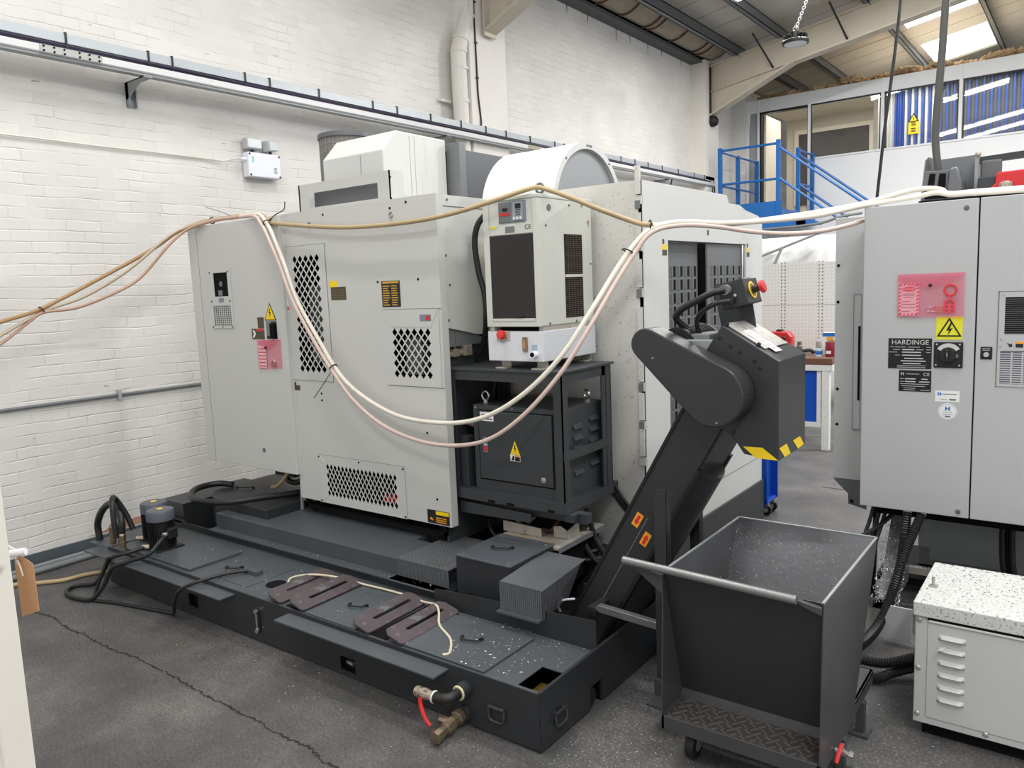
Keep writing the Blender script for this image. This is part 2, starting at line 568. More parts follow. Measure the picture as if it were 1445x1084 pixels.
class MB:
    def __init__(s):
        s.bm = bmesh.new()

    def poly(s, pts):
        return s.bm.faces.new([s.bm.verts.new(p) for p in pts])

    def box(s, x0, x1, y0, y1, z0, z1):
        v = [s.bm.verts.new((x, y, z)) for x in (x0, x1) for y in (y0, y1) for z in (z0, z1)]
        for f in ((0, 1, 3, 2), (4, 6, 7, 5), (0, 4, 5, 1), (2, 3, 7, 6), (0, 2, 6, 4), (1, 5, 7, 3)):
            s.bm.faces.new([v[i] for i in f])
        return s

    def prism(s, pts, axis, a0, a1):
        def P(p, a):
            return {'x': (a, p[0], p[1]), 'y': (p[0], a, p[1]), 'z': (p[0], p[1], a)}[axis]
        A = [s.bm.verts.new(P(p, a0)) for p in pts]
        B = [s.bm.verts.new(P(p, a1)) for p in pts]
        n = len(pts)
        s.bm.faces.new(A)
        s.bm.faces.new(B[::-1])
        for i in range(n):
            s.bm.faces.new([A[i], A[(i + 1) % n], B[(i + 1) % n], B[i]])
        return s

    def ring(s, c, ax, r, n, ref=None):
        ax = Vector(ax).normalized()
        ref = Vector(ref) if ref is not None else (Vector((0, 0, 1)) if abs(ax.z) < 0.9 else Vector((1, 0, 0)))
        a = ax.cross(ref).normalized()
        b = ax.cross(a).normalized()
        c = Vector(c)
        return [s.bm.verts.new(c + a * (r * math.cos(2 * PI * i / n)) + b * (r * math.sin(2 * PI * i / n))) for i in range(n)]

    def bridge(s, A, B):
        n = len(A)
        for i in range(n):
            s.bm.faces.new([A[i], A[(i + 1) % n], B[(i + 1) % n], B[i]])

    def cyl(s, p0, p1, r0, r1=None, n=20, caps=True):
        r1 = r0 if r1 is None else r1
        p0, p1 = Vector(p0), Vector(p1)
        ax = p1 - p0
        A = s.ring(p0, ax, r0, n)
        B = s.ring(p1, ax, r1, n)
        s.bridge(A, B)
        if caps:
            s.bm.faces.new(A)
            s.bm.faces.new(B[::-1])
        return s

    def lathe(s, c, ax, prof, n=24):
        ax = Vector(ax).normalized()
        c = Vector(c)
        R = [s.ring(c + ax * h, ax, max(r, 1e-4), n) for h, r in prof]
        for a, b in zip(R, R[1:]):
            s.bridge(a, b)
        s.bm.faces.new(R[0])
        s.bm.faces.new(R[-1][::-1])
        return s

    def tube(s, pts, r, n=10, k=6, rib=None):
        P = catmull(pts, k) if k > 1 else [Vector(p) for p in pts]
        if rib:
            # resample evenly so that the corrugations are regular
            L = [0.0]
            for a, b in zip(P, P[1:]):
                L.append(L[-1] + (b - a).length)
            m = max(4, int(L[-1] / rib * 2))
            Q = []
            j = 0
            for i in range(m + 1):
                d = L[-1] * i / m
                while j < len(L) - 2 and L[j + 1] < d:
                    j += 1
                t = (d - L[j]) / max(1e-9, L[j + 1] - L[j])
                Q.append(P[j].lerp(P[j + 1], t))
            P = Q
        ref = None
        prev = None
        first = None
        for i, p in enumerate(P):
            t = (P[min(i + 1, len(P) - 1)] - P[max(i - 1, 0)])
            if t.length < 1e-9:
                continue
            t.normalize()
            if ref is None:
                ref = Vector((0, 0, 1)) if abs(t.z) < 0.9 else Vector((1, 0, 0))
            a = t.cross(ref).normalized()
            ref = a.cross(t).normalized()
            rr = r * (1.0 if not rib or i % 2 else 0.82)
            R = [s.bm.verts.new(p + a * (rr * math.cos(2 * PI * q / n)) + ref * (rr * math.sin(2 * PI * q / n))) for q in range(n)]
            if prev:
                s.bridge(prev, R)
            else:
                first = R
            prev = R
        s.bm.faces.new(first)
        s.bm.faces.new(prev[::-1])
        return s

    def torus(s, c, ax, R, r, n=20, m=8, a0=0.0, a1=2 * PI):
        ax = Vector(ax).normalized()
        ref = Vector((0, 0, 1)) if abs(ax.z) < 0.9 else Vector((1, 0, 0))
        a = ax.cross(ref).normalized()
        b = ax.cross(a).normalized()
        c = Vector(c)
        full = abs(a1 - a0 - 2 * PI) < 1e-6
        rings = []
        for i in range(n if full else n + 1):
            t = a0 + (a1 - a0) * i / n
            d = a * math.cos(t) + b * math.sin(t)
            rings.append([s.bm.verts.new(c + d * (R + r * math.cos(2 * PI * j / m)) + ax * (r * math.sin(2 * PI * j / m))) for j in range(m)])
        for i in range(len(rings) - (0 if full else 1)):
            s.bridge(rings[i], rings[(i + 1) % len(rings)])
        return s

    def sphere(s, c, r, n=12, sc3=(1, 1, 1)):
        before = set(s.bm.verts)
        bmesh.ops.create_uvsphere(s.bm, u_segments=n, v_segments=max(6, n // 2), radius=r)
        for v in s.bm.verts:
            if v not in before:
                v.co = Vector((v.co.x * sc3[0], v.co.y * sc3[1], v.co.z * sc3[2])) + Vector(c)
        return s

    def holes_plate(s, axis, a, u0, u1, v0, v1, holes, t=0.0):
        """rectangular sheet in a plane with rectangular holes left open"""
        us = sorted({u0, u1, *[h[0] for h in holes], *[h[1] for h in holes]})
        vs = sorted({v0, v1, *[h[2] for h in holes], *[h[3] for h in holes]})
        P = {'y': lambda u, v: (u, a, v), 'x': lambda u, v: (a, u, v), 'z': lambda u, v: (u, v, a)}[axis]
        cache = {}

        def V(u, v):
            if (u, v) not in cache:
                cache[(u, v)] = s.bm.verts.new(P(u, v))
            return cache[(u, v)]
        for i in range(len(us) - 1):
            for j in range(len(vs) - 1):
                cu, cv = (us[i] + us[i + 1]) / 2, (vs[j] + vs[j + 1]) / 2
                if any(h[0] < cu < h[1] and h[2] < cv < h[3] for h in holes):
                    continue
                s.bm.faces.new([V(us[i], vs[j]), V(us[i + 1], vs[j]), V(us[i + 1], vs[j + 1]), V(us[i], vs[j + 1])])
        return s

    def lattice(s, a, x0, x1, z0, z1, nx, nr, frame, q=0.7):
        """sheet in plane y=a with a staggered field of diamond holes inside the rectangle frame=(X0,X1,Z0,Z1)"""
        px = (x1 - x0) / nx
        py = (z1 - z0) / (nr + 1)
        cache = {}

        def V(x, z):
            k = (round(x, 5), round(z, 5))
            if k not in cache:
                cache[k] = s.bm.verts.new((x, a, z))
            return cache[k]
        for j in range(nr):
            cz = z0 + py * (j + 1)
            for i in range(nx if j % 2 == 0 else nx - 1):
                cx = x0 + px * (i + 0.5 + (0.5 if j % 2 else 0))
                O = [(cx + px / 2, cz), (cx, cz + py), (cx - px / 2, cz), (cx, cz - py)]
                I = [(cx + (p[0] - cx) * q, cz + (p[1] - cz) * q) for p in O]
                for k in range(4):
                    s.bm.faces.new([V(*O[k]), V(*O[(k + 1) % 4]), V(*I[(k + 1) % 4]), V(*I[k])])
        for i in range(nx - 1):
            xa, xb = x0 + px * (i + 0.5), x0 + px * (i + 1.5)
            s.bm.faces.new([V(xa, z1), V((xa + xb) / 2, z1 - py), V(xb, z1)])
            s.bm.faces.new([V(xa, z0), V(xb, z0), V((xa + xb) / 2, z0 + py)])
        for j in range(0, nr - 2, 2):
            za, zb = z0 + py * (j + 1), z0 + py * (j + 3)
            s.bm.faces.new([V(x0, za), V(x0 + px / 2, (za + zb) / 2), V(x0, zb)])
            s.bm.faces.new([V(x1, za), V(x1, zb), V(x1 - px / 2, (za + zb) / 2)])
        for (x, xm) in ((x0, x0 + px / 2), (x1, x1 - px / 2)):
            s.bm.faces.new([V(x, z0), V(xm, z0), V(x, z0 + py)])
            s.bm.faces.new([V(x, z1), V(x, z1 - py), V(xm, z1)])
        X0, X1, Z0, Z1 = frame
        s.poly([(X0, a, Z0), (X1, a, Z0), (x1, a, z0), (x0, a, z0)])
        s.poly([(X0, a, Z1), (x0, a, z1), (x1, a, z1), (X1, a, Z1)])
        s.poly([(X0, a, Z0), (x0, a, z0), (x0, a, z1), (X0, a, Z1)])
        s.poly([(X1, a, Z0), (X1, a, Z1), (x1, a, z1), (x1, a, z0)])
        return s

    def xf(s, M):
        for v in s.bm.verts:
            v.co = M @ v.co
        return s

    def islands(s):
        seen = set()
        out = []
        for f0 in s.bm.faces:
            if f0 in seen:
                continue
            st, cur = [f0], []
            seen.add(f0)
            while st:
                f = st.pop()
                cur.append(f)
                for v in f.verts:
                    for g in v.link_faces:
                        if g not in seen:
                            seen.add(g)
                            st.append(g)
            out.append(cur)
        return out

    def done(s, name, m, parent=None, bevel=0.0, smooth=False, solid=0.0, label=None, cat=None, group=None, kind=None, seg=2):
        bm = s.bm
        if parent is not None and name in APART:
            isl = s.islands()
            if len(isl) > 1:
                first = None
                for fs in isl:
                    q = MB()
                    mp = {}
                    for f in fs:
                        q.bm.faces.new([mp.setdefault(v, None) or mp.__setitem__(v, q.bm.verts.new(v.co)) or mp[v] for v in f.verts])
                    o = q.done('\0' + name, m, parent, bevel, smooth, solid, label, None, None, kind, seg)
                    first = first or o
                bm.free()
                return first
        name = name.lstrip('\0')
        if parent is None:
            xs = [v.co for v in bm.verts]
            lo = Vector([min(v[i] for v in xs) for i in range(3)])
            hi = Vector([max(v[i] for v in xs) for i in range(3)])
            org = Vector(((lo.x + hi.x) / 2, (lo.y + hi.y) / 2, lo.z))
        else:
            org = ORG[parent.name]
        for v in bm.verts:
            v.co -= org
        bmesh.ops.recalc_face_normals(bm, faces=bm.faces)
        me = bpy.data.meshes.new(name)
        if smooth:
            for f in bm.faces:
                f.smooth = True
        bm.to_mesh(me)
        bm.free()
        me.materials.append(m)
        o = bpy.data.objects.new(name, me)
        COL.objects.link(o)
        ORG[o.name] = org
        if parent is None:
            o.location = org
        else:
            o.parent = parent
        if smooth:
            try:
                me.set_sharp_from_angle(angle=math.radians(40))
            except Exception:
                pass
        if solid:
            q = o.modifiers.new('solid', 'SOLIDIFY')
            q.thickness = abs(solid)
            q.offset = 1 if solid > 0 else -1
        if bevel:
            q = o.modifiers.new('bevel', 'BEVEL')
            q.width = bevel
            q.segments = seg
            q.limit_method = 'ANGLE'
            q.angle_limit = math.radians(40)
            q.harden_normals = False
        tag(o, label, cat, group, kind)
        return o


def tag(o, label=None, cat=None, group=None, kind=None):
    if label:
        o['label'] = label
    if cat:
        o['category'] = cat
    if group:
        o['group'] = group
    if kind:
        o['kind'] = kind
    return o


def thing(name, loc, label, cat, group=None):
    o = bpy.data.objects.new(name, None)
    o.empty_display_size = 0.1
    o.location = loc
    COL.objects.link(o)
    ORG[o.name] = Vector(loc)
    return tag(o, label, cat, group)


def struct(mb, name, m, **k):
    return mb.done(name, m, None, kind='structure', **k)


def text(name, body, pos, size, m, parent, face='-y', depth=0.0004, align='CENTER'):
    cu = bpy.data.curves.new('t', 'FONT')
    cu.body = body
    cu.size = size
    cu.align_x = align
    cu.align_y = 'CENTER'
    cu.extrude = depth
    t = bpy.data.objects.new('t', cu)
    COL.objects.link(t)
    dg = bpy.context.evaluated_depsgraph_get()
    me = bpy.data.meshes.new_from_object(t.evaluated_get(dg))
    bpy.data.objects.remove(t)
    if face == '-y':
        R = Matrix(((1, 0, 0), (0, 0, -1), (0, 1, 0))).to_4x4()
    elif face == '+x':
        R = Matrix(((0, 0, 1), (1, 0, 0), (0, 1, 0))).to_4x4()
    else:
        R = face.to_4x4()
    me.transform(Matrix.Translation(Vector(pos) - ORG[parent.name]) @ R)
    me.name = name
    me.materials.clear()
    me.materials.append(m)
    o = bpy.data.objects.new(name, me)
    COL.objects.link(o)
    ORG[o.name] = ORG[parent.name]
    o.parent = parent
    return o


def decal(mb, y, x0, x1, z0, z1, d=0.0012):
    mb.box(x0, x1, y - d, y, z0, z1)
    return mb


def screws(parent, y, pts, r=0.006, m=None, name='screw'):
    """small bolt heads on a sheet facing the camera side; one mesh: they are one pattern of a sheet"""
    mb = MB()
    for (x, z) in pts:
        mb.cyl((x, y, z), (x, y - 0.003, z), r, r * 0.8, 10)
    return mb.done(name, m or M_void, parent)


# ================================================================== THE SETTING
XW = -5.45
struct(MB().box(-6.0, 5.0, -3.0, 22.5, -0.12, 0.0), 'floor', M_floor)
mb = MB()
cr = [(-5.0, 1.72), (-4.693, 1.686), (-4.5, 1.695), (-4.253, 1.683), (-4.1, 1.692), (-3.944, 1.684), (-3.75, 1.70), (-3.573, 1.708), (-3.333, 1.715),
      (-3.15, 1.70), (-2.961, 1.697), (-2.7, 1.70), (-2.454, 1.683), (-2.3, 1.685), (-2.186, 1.669), (-1.9, 1.68), (-1.5, 1.67)]
pts = catmull([(x, y + random.uniform(-.008, .008), 0) for x, y in cr], 5)
pts = [Vector((p.x, p.y + random.uniform(-.007, .007), 0)) for p in catmull([tuple(p) for p in pts], 3)]
for a, b in zip(pts, pts[1:]):
    w = random.uniform(0.002, 0.0075)
    mb.poly([(a.x, a.y - w, .0012), (b.x, b.y - w, .0012), (b.x, b.y + w, .0012), (a.x, a.y + w, .0012)])
struct(mb, 'trim_1', mat('crack_dirt', S(40, 39, 39), 0.9))
mb = MB()
for a, b in zip([(-1.7, 6.33), (-1.3, 6.30), (-.9, 6.34), (-.5, 6.31)], [(-1.3, 6.30), (-.9, 6.34), (-.5, 6.31), (-.1, 6.33)]):
    mb.poly([(a[0], a[1] - .012, .0012), (b[0], b[1] - .012, .0012), (b[0], b[1] + .012, .0012), (a[0], a[1] + .012, .0012)])
struct(mb, 'trim_2', mat('joint_dirt', S(60, 54, 52), 0.9))

struct(MB().box(XW - 0.25, XW, -3.0, 22.5, 0.0, 5.2), 'wall_left', M_brick)
# painted band at the foot of the wall and the spalled bricks above it
struct(MB().box(XW, XW + 0.012, -3.0, 12.3, 0.0, 0.105), 'baseboard_left', M_skirt, bevel=0.004)
mb = MB()
mb.prism([(2.33, .118), (2.42, .122), (2.5, .15), (2.545, .158), (2.72, .168), (2.76, .19), (2.75, .15), (2.9, .142), (2.88, .118), (2.6, .112)], 'x', XW - .01, XW + .003)
struct(mb, 'trim_3', M_rustchip)
struct(MB().prism([(-3, 0), (-3, .045), (12.3, .045), (12.3, 0)], 'x', XW + .05, XW + .075), 'trim_4', M_ltgrey, bevel=.004)
struct(MB().tube([(XW + .13, -3, .02), (XW + .13, 1.0, .02), (XW + .12, 2.4, .02), (XW + .13, 3.5, .02)], .018, 8), 'trim_5', mat('grey_floor_pipe', S(120, 124, 126), 0.5))

# pilasters
struct(MB().box(XW, -5.25, 6.45, 7.06, 0, 5.2), 'trim_6', mat('smooth_brick_paint', S(224, 220, 214), .55, 0, .05, 3, .3, 14))
struct(MB().box(XW, -5.2, 12.36, 12.9, 0, 5.2), 'trim_7', mat('smooth_pilaster_paint', S(224, 220, 213), .55, 0, .05, 3, .2, 30))
# wall return beside the office
struct(MB().box(XW, -5.2, 14.15, 14.35, 0, 5.2), 'trim_8', M_brick)
struct(MB().box(-6, 5, 22.3, 22.5, 0, 8), 'wall_back', M_brick)

# ---------------- roof: liner sheets with grooves, purlins, frames, gutter
RS = 0.17


def roofz(x):
    return 5.33 + RS * (x + 5.136)


SKY = [(-2.74, -1.72, 14.2, 15.3), (-2.74, -1.72, 16.45, 17.9), (0.4, 1.4, 2.0, 6.0)]
mb = MB()
y = -3.0
pitch = 0.585
while y < 22.4:
    y1 = min(y + pitch, 22.4)
    segs = [(-5.7, 4.0)]
    for (a, b, c, d) in SKY:
        if y < d - .05 and y1 > c + .05 and min(y1, d) - max(y, c) > .25:
            new = []
            for s0, s1 in segs:
                if s0 < a and b < s1:
                    new += [(s0, a), (b, s1)]
                else:
                    new.append((s0, s1))
            segs = new
    for s0, s1 in segs:
        g = .02
        mb.poly([(s0, y + g, roofz(s0)), (s1, y + g, roofz(s1)), (s1, y1 - g, roofz(s1)), (s0, y1 - g, roofz(s0))])
        mb.poly([(s0, y1 - g, roofz(s0)), (s1, y1 - g, roofz(s1)), (s1, y1, roofz(s1) + .035), (s0, y1, roofz(s0) + .035)])
        mb.poly([(s0, y + g, roofz(s0)), (s1, y + g, roofz(s1)), (s1, y, roofz(s1) + .035), (s0, y, roofz(s0) + .035)])
    y = y1
mb.poly([(-5.7, -3, roofz(-5.7) + .3), (4, -3, roofz(4) + .3), (4, 22.5, roofz(4) + .3), (-5.7, 22.5, roofz(-5.7) + .3)])
struct(mb, 'ceiling', M_roof)
for i, (a, b, c, d) in enumerate(SKY):
    mb = MB()
    mb.poly([(a - .05, c - .3, roofz(a - .05) + .05), (b + .05, c - .3, roofz(b + .05) + .05), (b + .05, d + .3, roofz(b + .05) + .05), (a - .05, d + .3, roofz(a - .05) + .05)])
    struct(mb, 'window_%d' % (5 + i), M_sky)
tn = 9
for px in (-4.78, -4.08, -2.85, -1.62, -0.4, 0.9, 2.2):
    z = roofz(px)
    mb = MB()
    # Z-shaped purlin
    mb.box(px - .006, px + .006, -3, 22.3, z - .2, z - .005)
    mb.box(px - .006, px + .07, -3, 22.3, z - .2, z - .19)
    mb.box(px - .07, px + .006, -3, 22.3, z - .02, z - .008)
    mb.box(px + .06, px + .07, -3, 22.3, z - .2, z - .175)
    struct(mb, 'trim_%d' % tn, M_purlin)
    tn += 1


def frame(yc, name):
    """portal frame rafter: web, flanges and the haunch at the wall"""
    mb = MB()
    X0, X1 = -5.2, 3.8

    def top(x):
        return 5.12 + RS * (x + 5.136)

    def bot(x):
        return top(x) - .40
    knee = -3.86
    web = [(X0, 4.36), (knee, bot(knee) + .01), (X1, bot(X1)), (X1, top(X1)), (X0, top(X0))]
    mb.prism(web, 'y', yc - .008, yc + .008)

    def strip(p, q, t, hw):
        d = Vector((q[0] - p[0], q[1] - p[1])).normalized()
        n = Vector((-d.y, d.x)) * t
        mb.prism([(p[0], p[1]), (q[0], q[1]), (q[0] + n.x, q[1] + n.y), (p[0] + n.x, p[1] + n.y)], 'y', yc - hw, yc + hw)
    strip((X0, 4.34), (knee, bot(knee) - .01), .022, .10)
    strip((knee, bot(knee) - .01), (X1, bot(X1) - .02), .022, .10)
    strip((X0, top(X0)), (X1, top(X1)), .02, .10)
    strip((X0, bot(X0) + .01), (knee, bot(knee)), .016, .05)
    mb.box(X0 - .02, X0, yc - .1, yc + .1, 4.3, top(X0))
    for bx, bz in ((-4.75, 4.68), (-4.45, 4.82), (-4.95, 4.58), (-3.5, 5.07), (-2.6, 5.24)):
        mb.cyl((bx, yc - .012, bz), (bx, yc - .025, bz), .014, n=6)
    return struct(mb, name, M_beam)


frame(12.62, 'trim_%d' % tn)
tn += 1
frame(6.75, 'trim_%d' % tn)
tn += 1
# eaves: soffit board, gutter with bracket straps, drips of the joints
struct(MB().box(XW, XW + .2, 7.06, 12.36, 5.155, 5.2), 'trim_%d' % tn, M_soffit)
tn += 1
mb = MB()
prof = [(-5.26, 5.2), (-5.26, 5.235), (-5.17, 5.215), (-5.05, 5.24), (-4.93, 5.3), (-4.83, 5.38), (-4.83, 5.42), (-5.26, 5.42)]
mb.prism(prof, 'y', 6.8, 12.6)
struct(mb, 'trim_%d' % tn, M_gutter)
tn += 1
mb = MB()
for yb in (9.0, 9.6, 10.25, 10.4, 11.1, 11.85, 12.05):
    mb.tube([(-5.24, yb, 5.205), (-5.1, yb, 5.205), (-4.98, yb, 5.255), (-4.9, yb, 5.32)], .012, 6, 3)
struct(mb, 'trim_%d' % tn, M_rustk)
tn += 1
mb = MB()
for yb in (8.65, 9.15, 9.9, 10.3, 10.85, 11.3, 12.0):
    mb.prism([(yb - .012, 5.17), (yb + .012, 5.17), (yb + .003, 5.17 - random.uniform(.1, .2))], 'x', XW, XW + .003)
struct(mb, 'trim_%d' % tn, M_soffit)
tn += 1
# sag rods from the purlins to the frame
for (x, dx) in ((-4.25, .12), (-3.15, .1)):
    struct(MB().tube([(x - dx, 12.2, roofz(x) - .1), (x + dx * .6, 12.6, 5.12 + RS * (x + 5.136) - .36)], .014, 8, 1), 'trim_%d' % tn, M_rubber)
    tn += 1

# ---------------- office at the far end: white partition with windows, raised floor, back wall
YO = 14.2
SILL, HEAD, TOP = 3.69, 4.6, 4.82
xs = [-5.19, -4.98, -4.1, -2.93, -1.815, -0.7, 0.42, 1.5]
mb = MB()
mb.box(-4.08, 1.6, YO, YO + .08, 0.0, SILL)
mb.box(-5.2, -4.08, YO, YO + .08, 0, 2.76)
mb.box(-5.2, -5.0, YO, YO + .08, 2.76, 3.02)
mb.box(-5.2, 1.6, YO, YO + .08, HEAD, TOP)
for x in (-5.175, -2.93, -1.815, -0.7, .42, 1.5):
    mb.box(x - .025, x + .025, YO - .012, YO + .09, SILL if x > -4 else 2.76, TOP)
mb.box(-4.115, -4.07, YO - .012, YO + .09, 2.76, TOP)
mb.box(-4.995, -4.955, YO - .012, YO + .09, 2.76, TOP)
mb.box(-4.08, 1.6, YO - .02, YO, SILL - .02, SILL + .01)
struct(mb, 'wall_front_office', M_part, bevel=.003)
for i in range(5):
    a, b = xs[2 + i] + .03, xs[3 + i] - .03
    mb = MB()
    mb.box(a, b, YO + .03, YO + .036, SILL, HEAD)
    w = struct(mb, 'window_%d' % (i + 20), M_glass)
    f = MB()
    for q in ((a, a + .018, SILL, HEAD), (b - .018, b, SILL, HEAD), (a, b, HEAD - .02, HEAD), (a, b, SILL, SILL + .012)):
        f.box(q[0], q[1], YO + .02, YO + .05, q[2], q[3])
    f.done('frame', M_ink, w)
w = struct(MB().box(-5.14, -5.0, YO + .03, YO + .036, 3.02, HEAD), 'window_30', M_smoke)
MB().box(-5.0, -4.992, YO + .015, YO + .05, 3.0, HEAD).done('frame', M_ink, w)
# open doorway with the door leaf swung inwards
d = struct(MB().box(-4.915, -4.875, YO + .1, YO + .92, 2.76, 4.56), 'door_1', M_door, bevel=.003)
MB().tube([(-4.87, YO + .82, 3.72), (-4.82, YO + .82, 3.72), (-4.82, YO + .72, 3.72)], .009, 8, 3).done('door_handle', M_chrome, d)
mb = MB()
mb.box(-4.955, -4.92, YO + .0, YO + .12, 2.76, HEAD)
mb.box(-4.955, -4.115, YO + .0, YO + .12, HEAD - .03, HEAD)
mb.box(-4.125, -4.115, YO + .0, YO + .12, 2.76, HEAD)
struct(mb, 'door_2', M_ink)
mb = MB()
mb.box(-5.2, 1.6, YO + .08, 17.2, 2.6, 2.76)
struct(mb, 'floor_office', M_office)
mb = MB()
mb.box(-5.2, -3.08, 16.5, 16.6, 2.76, 4.8)
mb.box(-3.15, -3.08, 14.6, 16.5, 2.76, 4.8)
struct(mb, 'wall_back_office', M_office)
struct(MB().box(-5.2, 1.6, YO + .08, 17.2, TOP - .02, TOP + .0), 'ceiling_office', M_office)
# inner window / dark board in the office
o = thing('notice_board', (-4.3, 16.48, 3.5), 'wide dark board in a pale frame on the cream wall inside the office', 'board')
MB().box(-4.95, -3.62, 16.47, 16.49, 3.1, 4.5).done('board', M_dark, o)
mb = MB()
for q in ((-5.03, -4.95, 3.1, 4.5), (-3.62, -3.54, 3.1, 4.5), (-5.03, -3.54, 4.5, 4.58)):
    mb.box(q[0], q[1], 16.45, 16.5, q[2], q[3])
mb.done('board_frame', M_door, o)
# corrugated container behind the office windows
o = thing('shipping_container', (-1.2, 15.2, 2.76), 'blue and white corrugated steel wall seen behind the office windows', 'container')


def corrug(x0, x1, m, name, per=.105):
    mb = MB()
    pts = []
    x = x0
    while x < x1 - 1e-6:
        pts += [(x, 15.2), (x + per * .3, 15.2), (x + per * .5, 15.235), (x + per * .8, 15.235)]
        x += per
    pts = pts + [(x1, 15.3), (x0, 15.3)]
    mb.prism(pts, 'z', 2.77, 4.78)
    return mb.done(name, m, o)


corrug(-2.94, -2.78, M_cont, 'blue_door_panel', .08)
corrug(-3.06, -2.94, M_contw, 'white_post', .06)
corrug(-2.78, -2.255, M_contw, 'white_panel')
mb = MB()
for k in range(5):
    mb.box(-2.78 + .105 * k + .055, -2.78 + .105 * k + .085, 15.19, 15.233, 2.77, 4.78)
mb.done('stripe', M_cont, o)
corrug(-2.255, 1.5, mat('grey_corrugated_steel', S(96, 100, 106), .45), 'grey_panel')  # plain grey stretch of the corrugated wall, right of the white panel
mb = MB()
for k in range(35):
    mb.box(-2.255 + .105 * k + .0, -2.255 + .105 * k + .03, 15.185, 15.2, 2.77, 4.78)
mb.done('stripe', M_cont, o)
s = thing('warning_sign', (-2.630, 14.99, 4.05), 'small yellow and black warning sign with a triangle on the striped container', 'sign')
MB().box(-2.715, -2.555, 15.17, 15.18, 4.02, 4.24).done('sign_board', M_yel, s)
MB().prism([(-2.720, 4.22), (-2.550, 4.22), (-2.635, 4.37)], 'y', 15.165, 15.182).done('triangle', M_ink, s)
MB().prism([(-2.690, 4.235), (-2.580, 4.235), (-2.635, 4.335)], 'y', 15.16, 15.166).done('triangle_face', M_yel, s)
mb = MB()
for z in (4.06, 4.1, 4.16, 4.19):
    mb.box(-2.670, -2.600, 15.166, 15.171, z, z + .018)
mb.box(-2.642, -2.628, 15.156, 15.161, 4.25, 4.3)
mb.done('sign_text', M_ink, s)

# mineral wool thrown over the office roof
mb = MB()
random.seed(11)
for i in range(150):
    x = random.uniform(-4.9, 1.0)
    yy = YO + random.uniform(.05, .9)
    r = random.uniform(.05, .12)
    mb.sphere((x, yy, TOP + .02 + (.03 if x < -3.5 else .09) * random.random()), r, 8, (1.9, 1.2, .5 * random.uniform(.5, 1.0)))
o = mb.done('mineral_wool', M_insul, None, smooth=True, label='ragged brown mineral wool heaped along the top of the white office', cat='insulation', kind='stuff')
q = o.modifiers.new('sub', 'SUBSURF')
q.levels = q.render_levels = 2
tx = bpy.data.textures.new('wool', 'CLOUDS')
tx.noise_scale = .035
dm = o.modifiers.new('rough', 'DISPLACE')
dm.texture = tx
dm.strength = .13
dm.texture_coords = 'GLOBAL'
# ================================================================== ON THE BRICK WALL
t = thing('cable_trunking', (-5.22, 6.5, 3.2), 'long galvanised cable trunking with white rail and dark cables along the brick wall', 'cable trunking')
MB().box(-5.3, -5.2, -1.2, 12.72, 3.31, 3.37).done('galvanised_tray', M_galv, t, bevel=.002)
mb = MB()
for i, (dx, z) in enumerate(((-.01, 3.302), (.004, 3.292), (-.004, 3.282))):
    pts = [(-5.2 + dx + random.uniform(-.004, .004), y, z + random.uniform(-.005, .005)) for y in [-1.2 + .55 * k for k in range(26)]]
    mb.tube(pts, .0085, 6, 3)
mb.done('dark_cable_bundle', M_purple, t)
MB().prism([(-5.26, 3.22), (-5.185, 3.22), (-5.175, 3.228), (-5.175, 3.262), (-5.185, 3.272), (-5.26, 3.272)], 'y', -1.2, 12.7).done('white_rail', M_alu, t, bevel=.002)
MB().box(-5.25, -5.188, -1.2, 12.7, 3.205, 3.219).done('lower_rail', M_ltgrey, t, bevel=.002)
for y in (2.28, 2.66):
    pass
c = MB().box(-5.174, -5.168, 2.25, 2.62, 3.224, 3.268).done('rail_joint', M_wash, t)
mb = MB()
for y in (2.27, 2.33, 2.39, 2.48, 2.54, 2.6):
    for z in (3.233, 3.259):
        mb.cyl((-5.168, y, z), (-5.162, y, z), .006, n=8)
mb.done('joint_bolt', M_void, c)
c = MB().box(-5.174, -5.166, 7.33, 7.55, 3.226, 3.27).done('rail_joint', M_rustmetal, t)
ys = [2.42, 2.95, 3.12, 3.7, 3.92, 4.4, 5.0, 5.3, 5.75, 6.2, 6.6, 6.95, 7.4, 7.9, 8.1, 8.7, 9.0, 9.5, 9.9, 10.3, 10.75, 11.3, 11.9, 12.3]
for y in ys:
    mb = MB()
    w = .006
    for q in ((-5.304, -5.196, 3.368, 3.376), (-5.198, -5.192, 3.27, 3.376), (-5.304, -5.3, 3.3, 3.376)):
        mb.box(q[0], q[1], y - w, y + w, q[2], q[3])
    mb.done('cable_tie', M_rubber, t)
for y in (-.4, 2.93, 6.0, 9.2, 11.0):
    x0 = XW if not 6.45 < y < 7.06 else -5.25
    mb = MB()
    mb.box(x0, x0 + .04, y - .03, y - .022, 3.04, 3.2)
    mb.box(x0, x0 + .04, y + .022, y + .03, 3.04, 3.2)
    mb.box(x0, x0 + .006, y - .03, y + .03, 3.04, 3.2)
    mb.prism([(x0, 3.205), (-5.2, 3.205), (-5.2, 3.19), (x0 + .02, 3.09), (x0, 3.09)], 'y', y - .03, y - .026)
    mb.box(x0, -5.19, y - .03, y + .03, 3.198, 3.205)
    mb.done('wall_bracket', M_ltgrey, t)
mb = MB()
mb.tube([(-5.2, 12.66, 3.3), (-5.19, 12.69, 3.2), (-5.2, 12.7, 2.9)], .012, 6)
mb.tube([(-5.22, 12.6, 3.3), (-5.2, 12.62, 3.2), (-5.2, 12.6, 2.9)], .012, 6)
mb.tube([(-5.2, 11.1, 3.24), (-5.2, 11.05, 3.15), (-5.22, 11.0, 3.0)], .012, 6)
mb.done('hanging_tail', M_rubber, t)

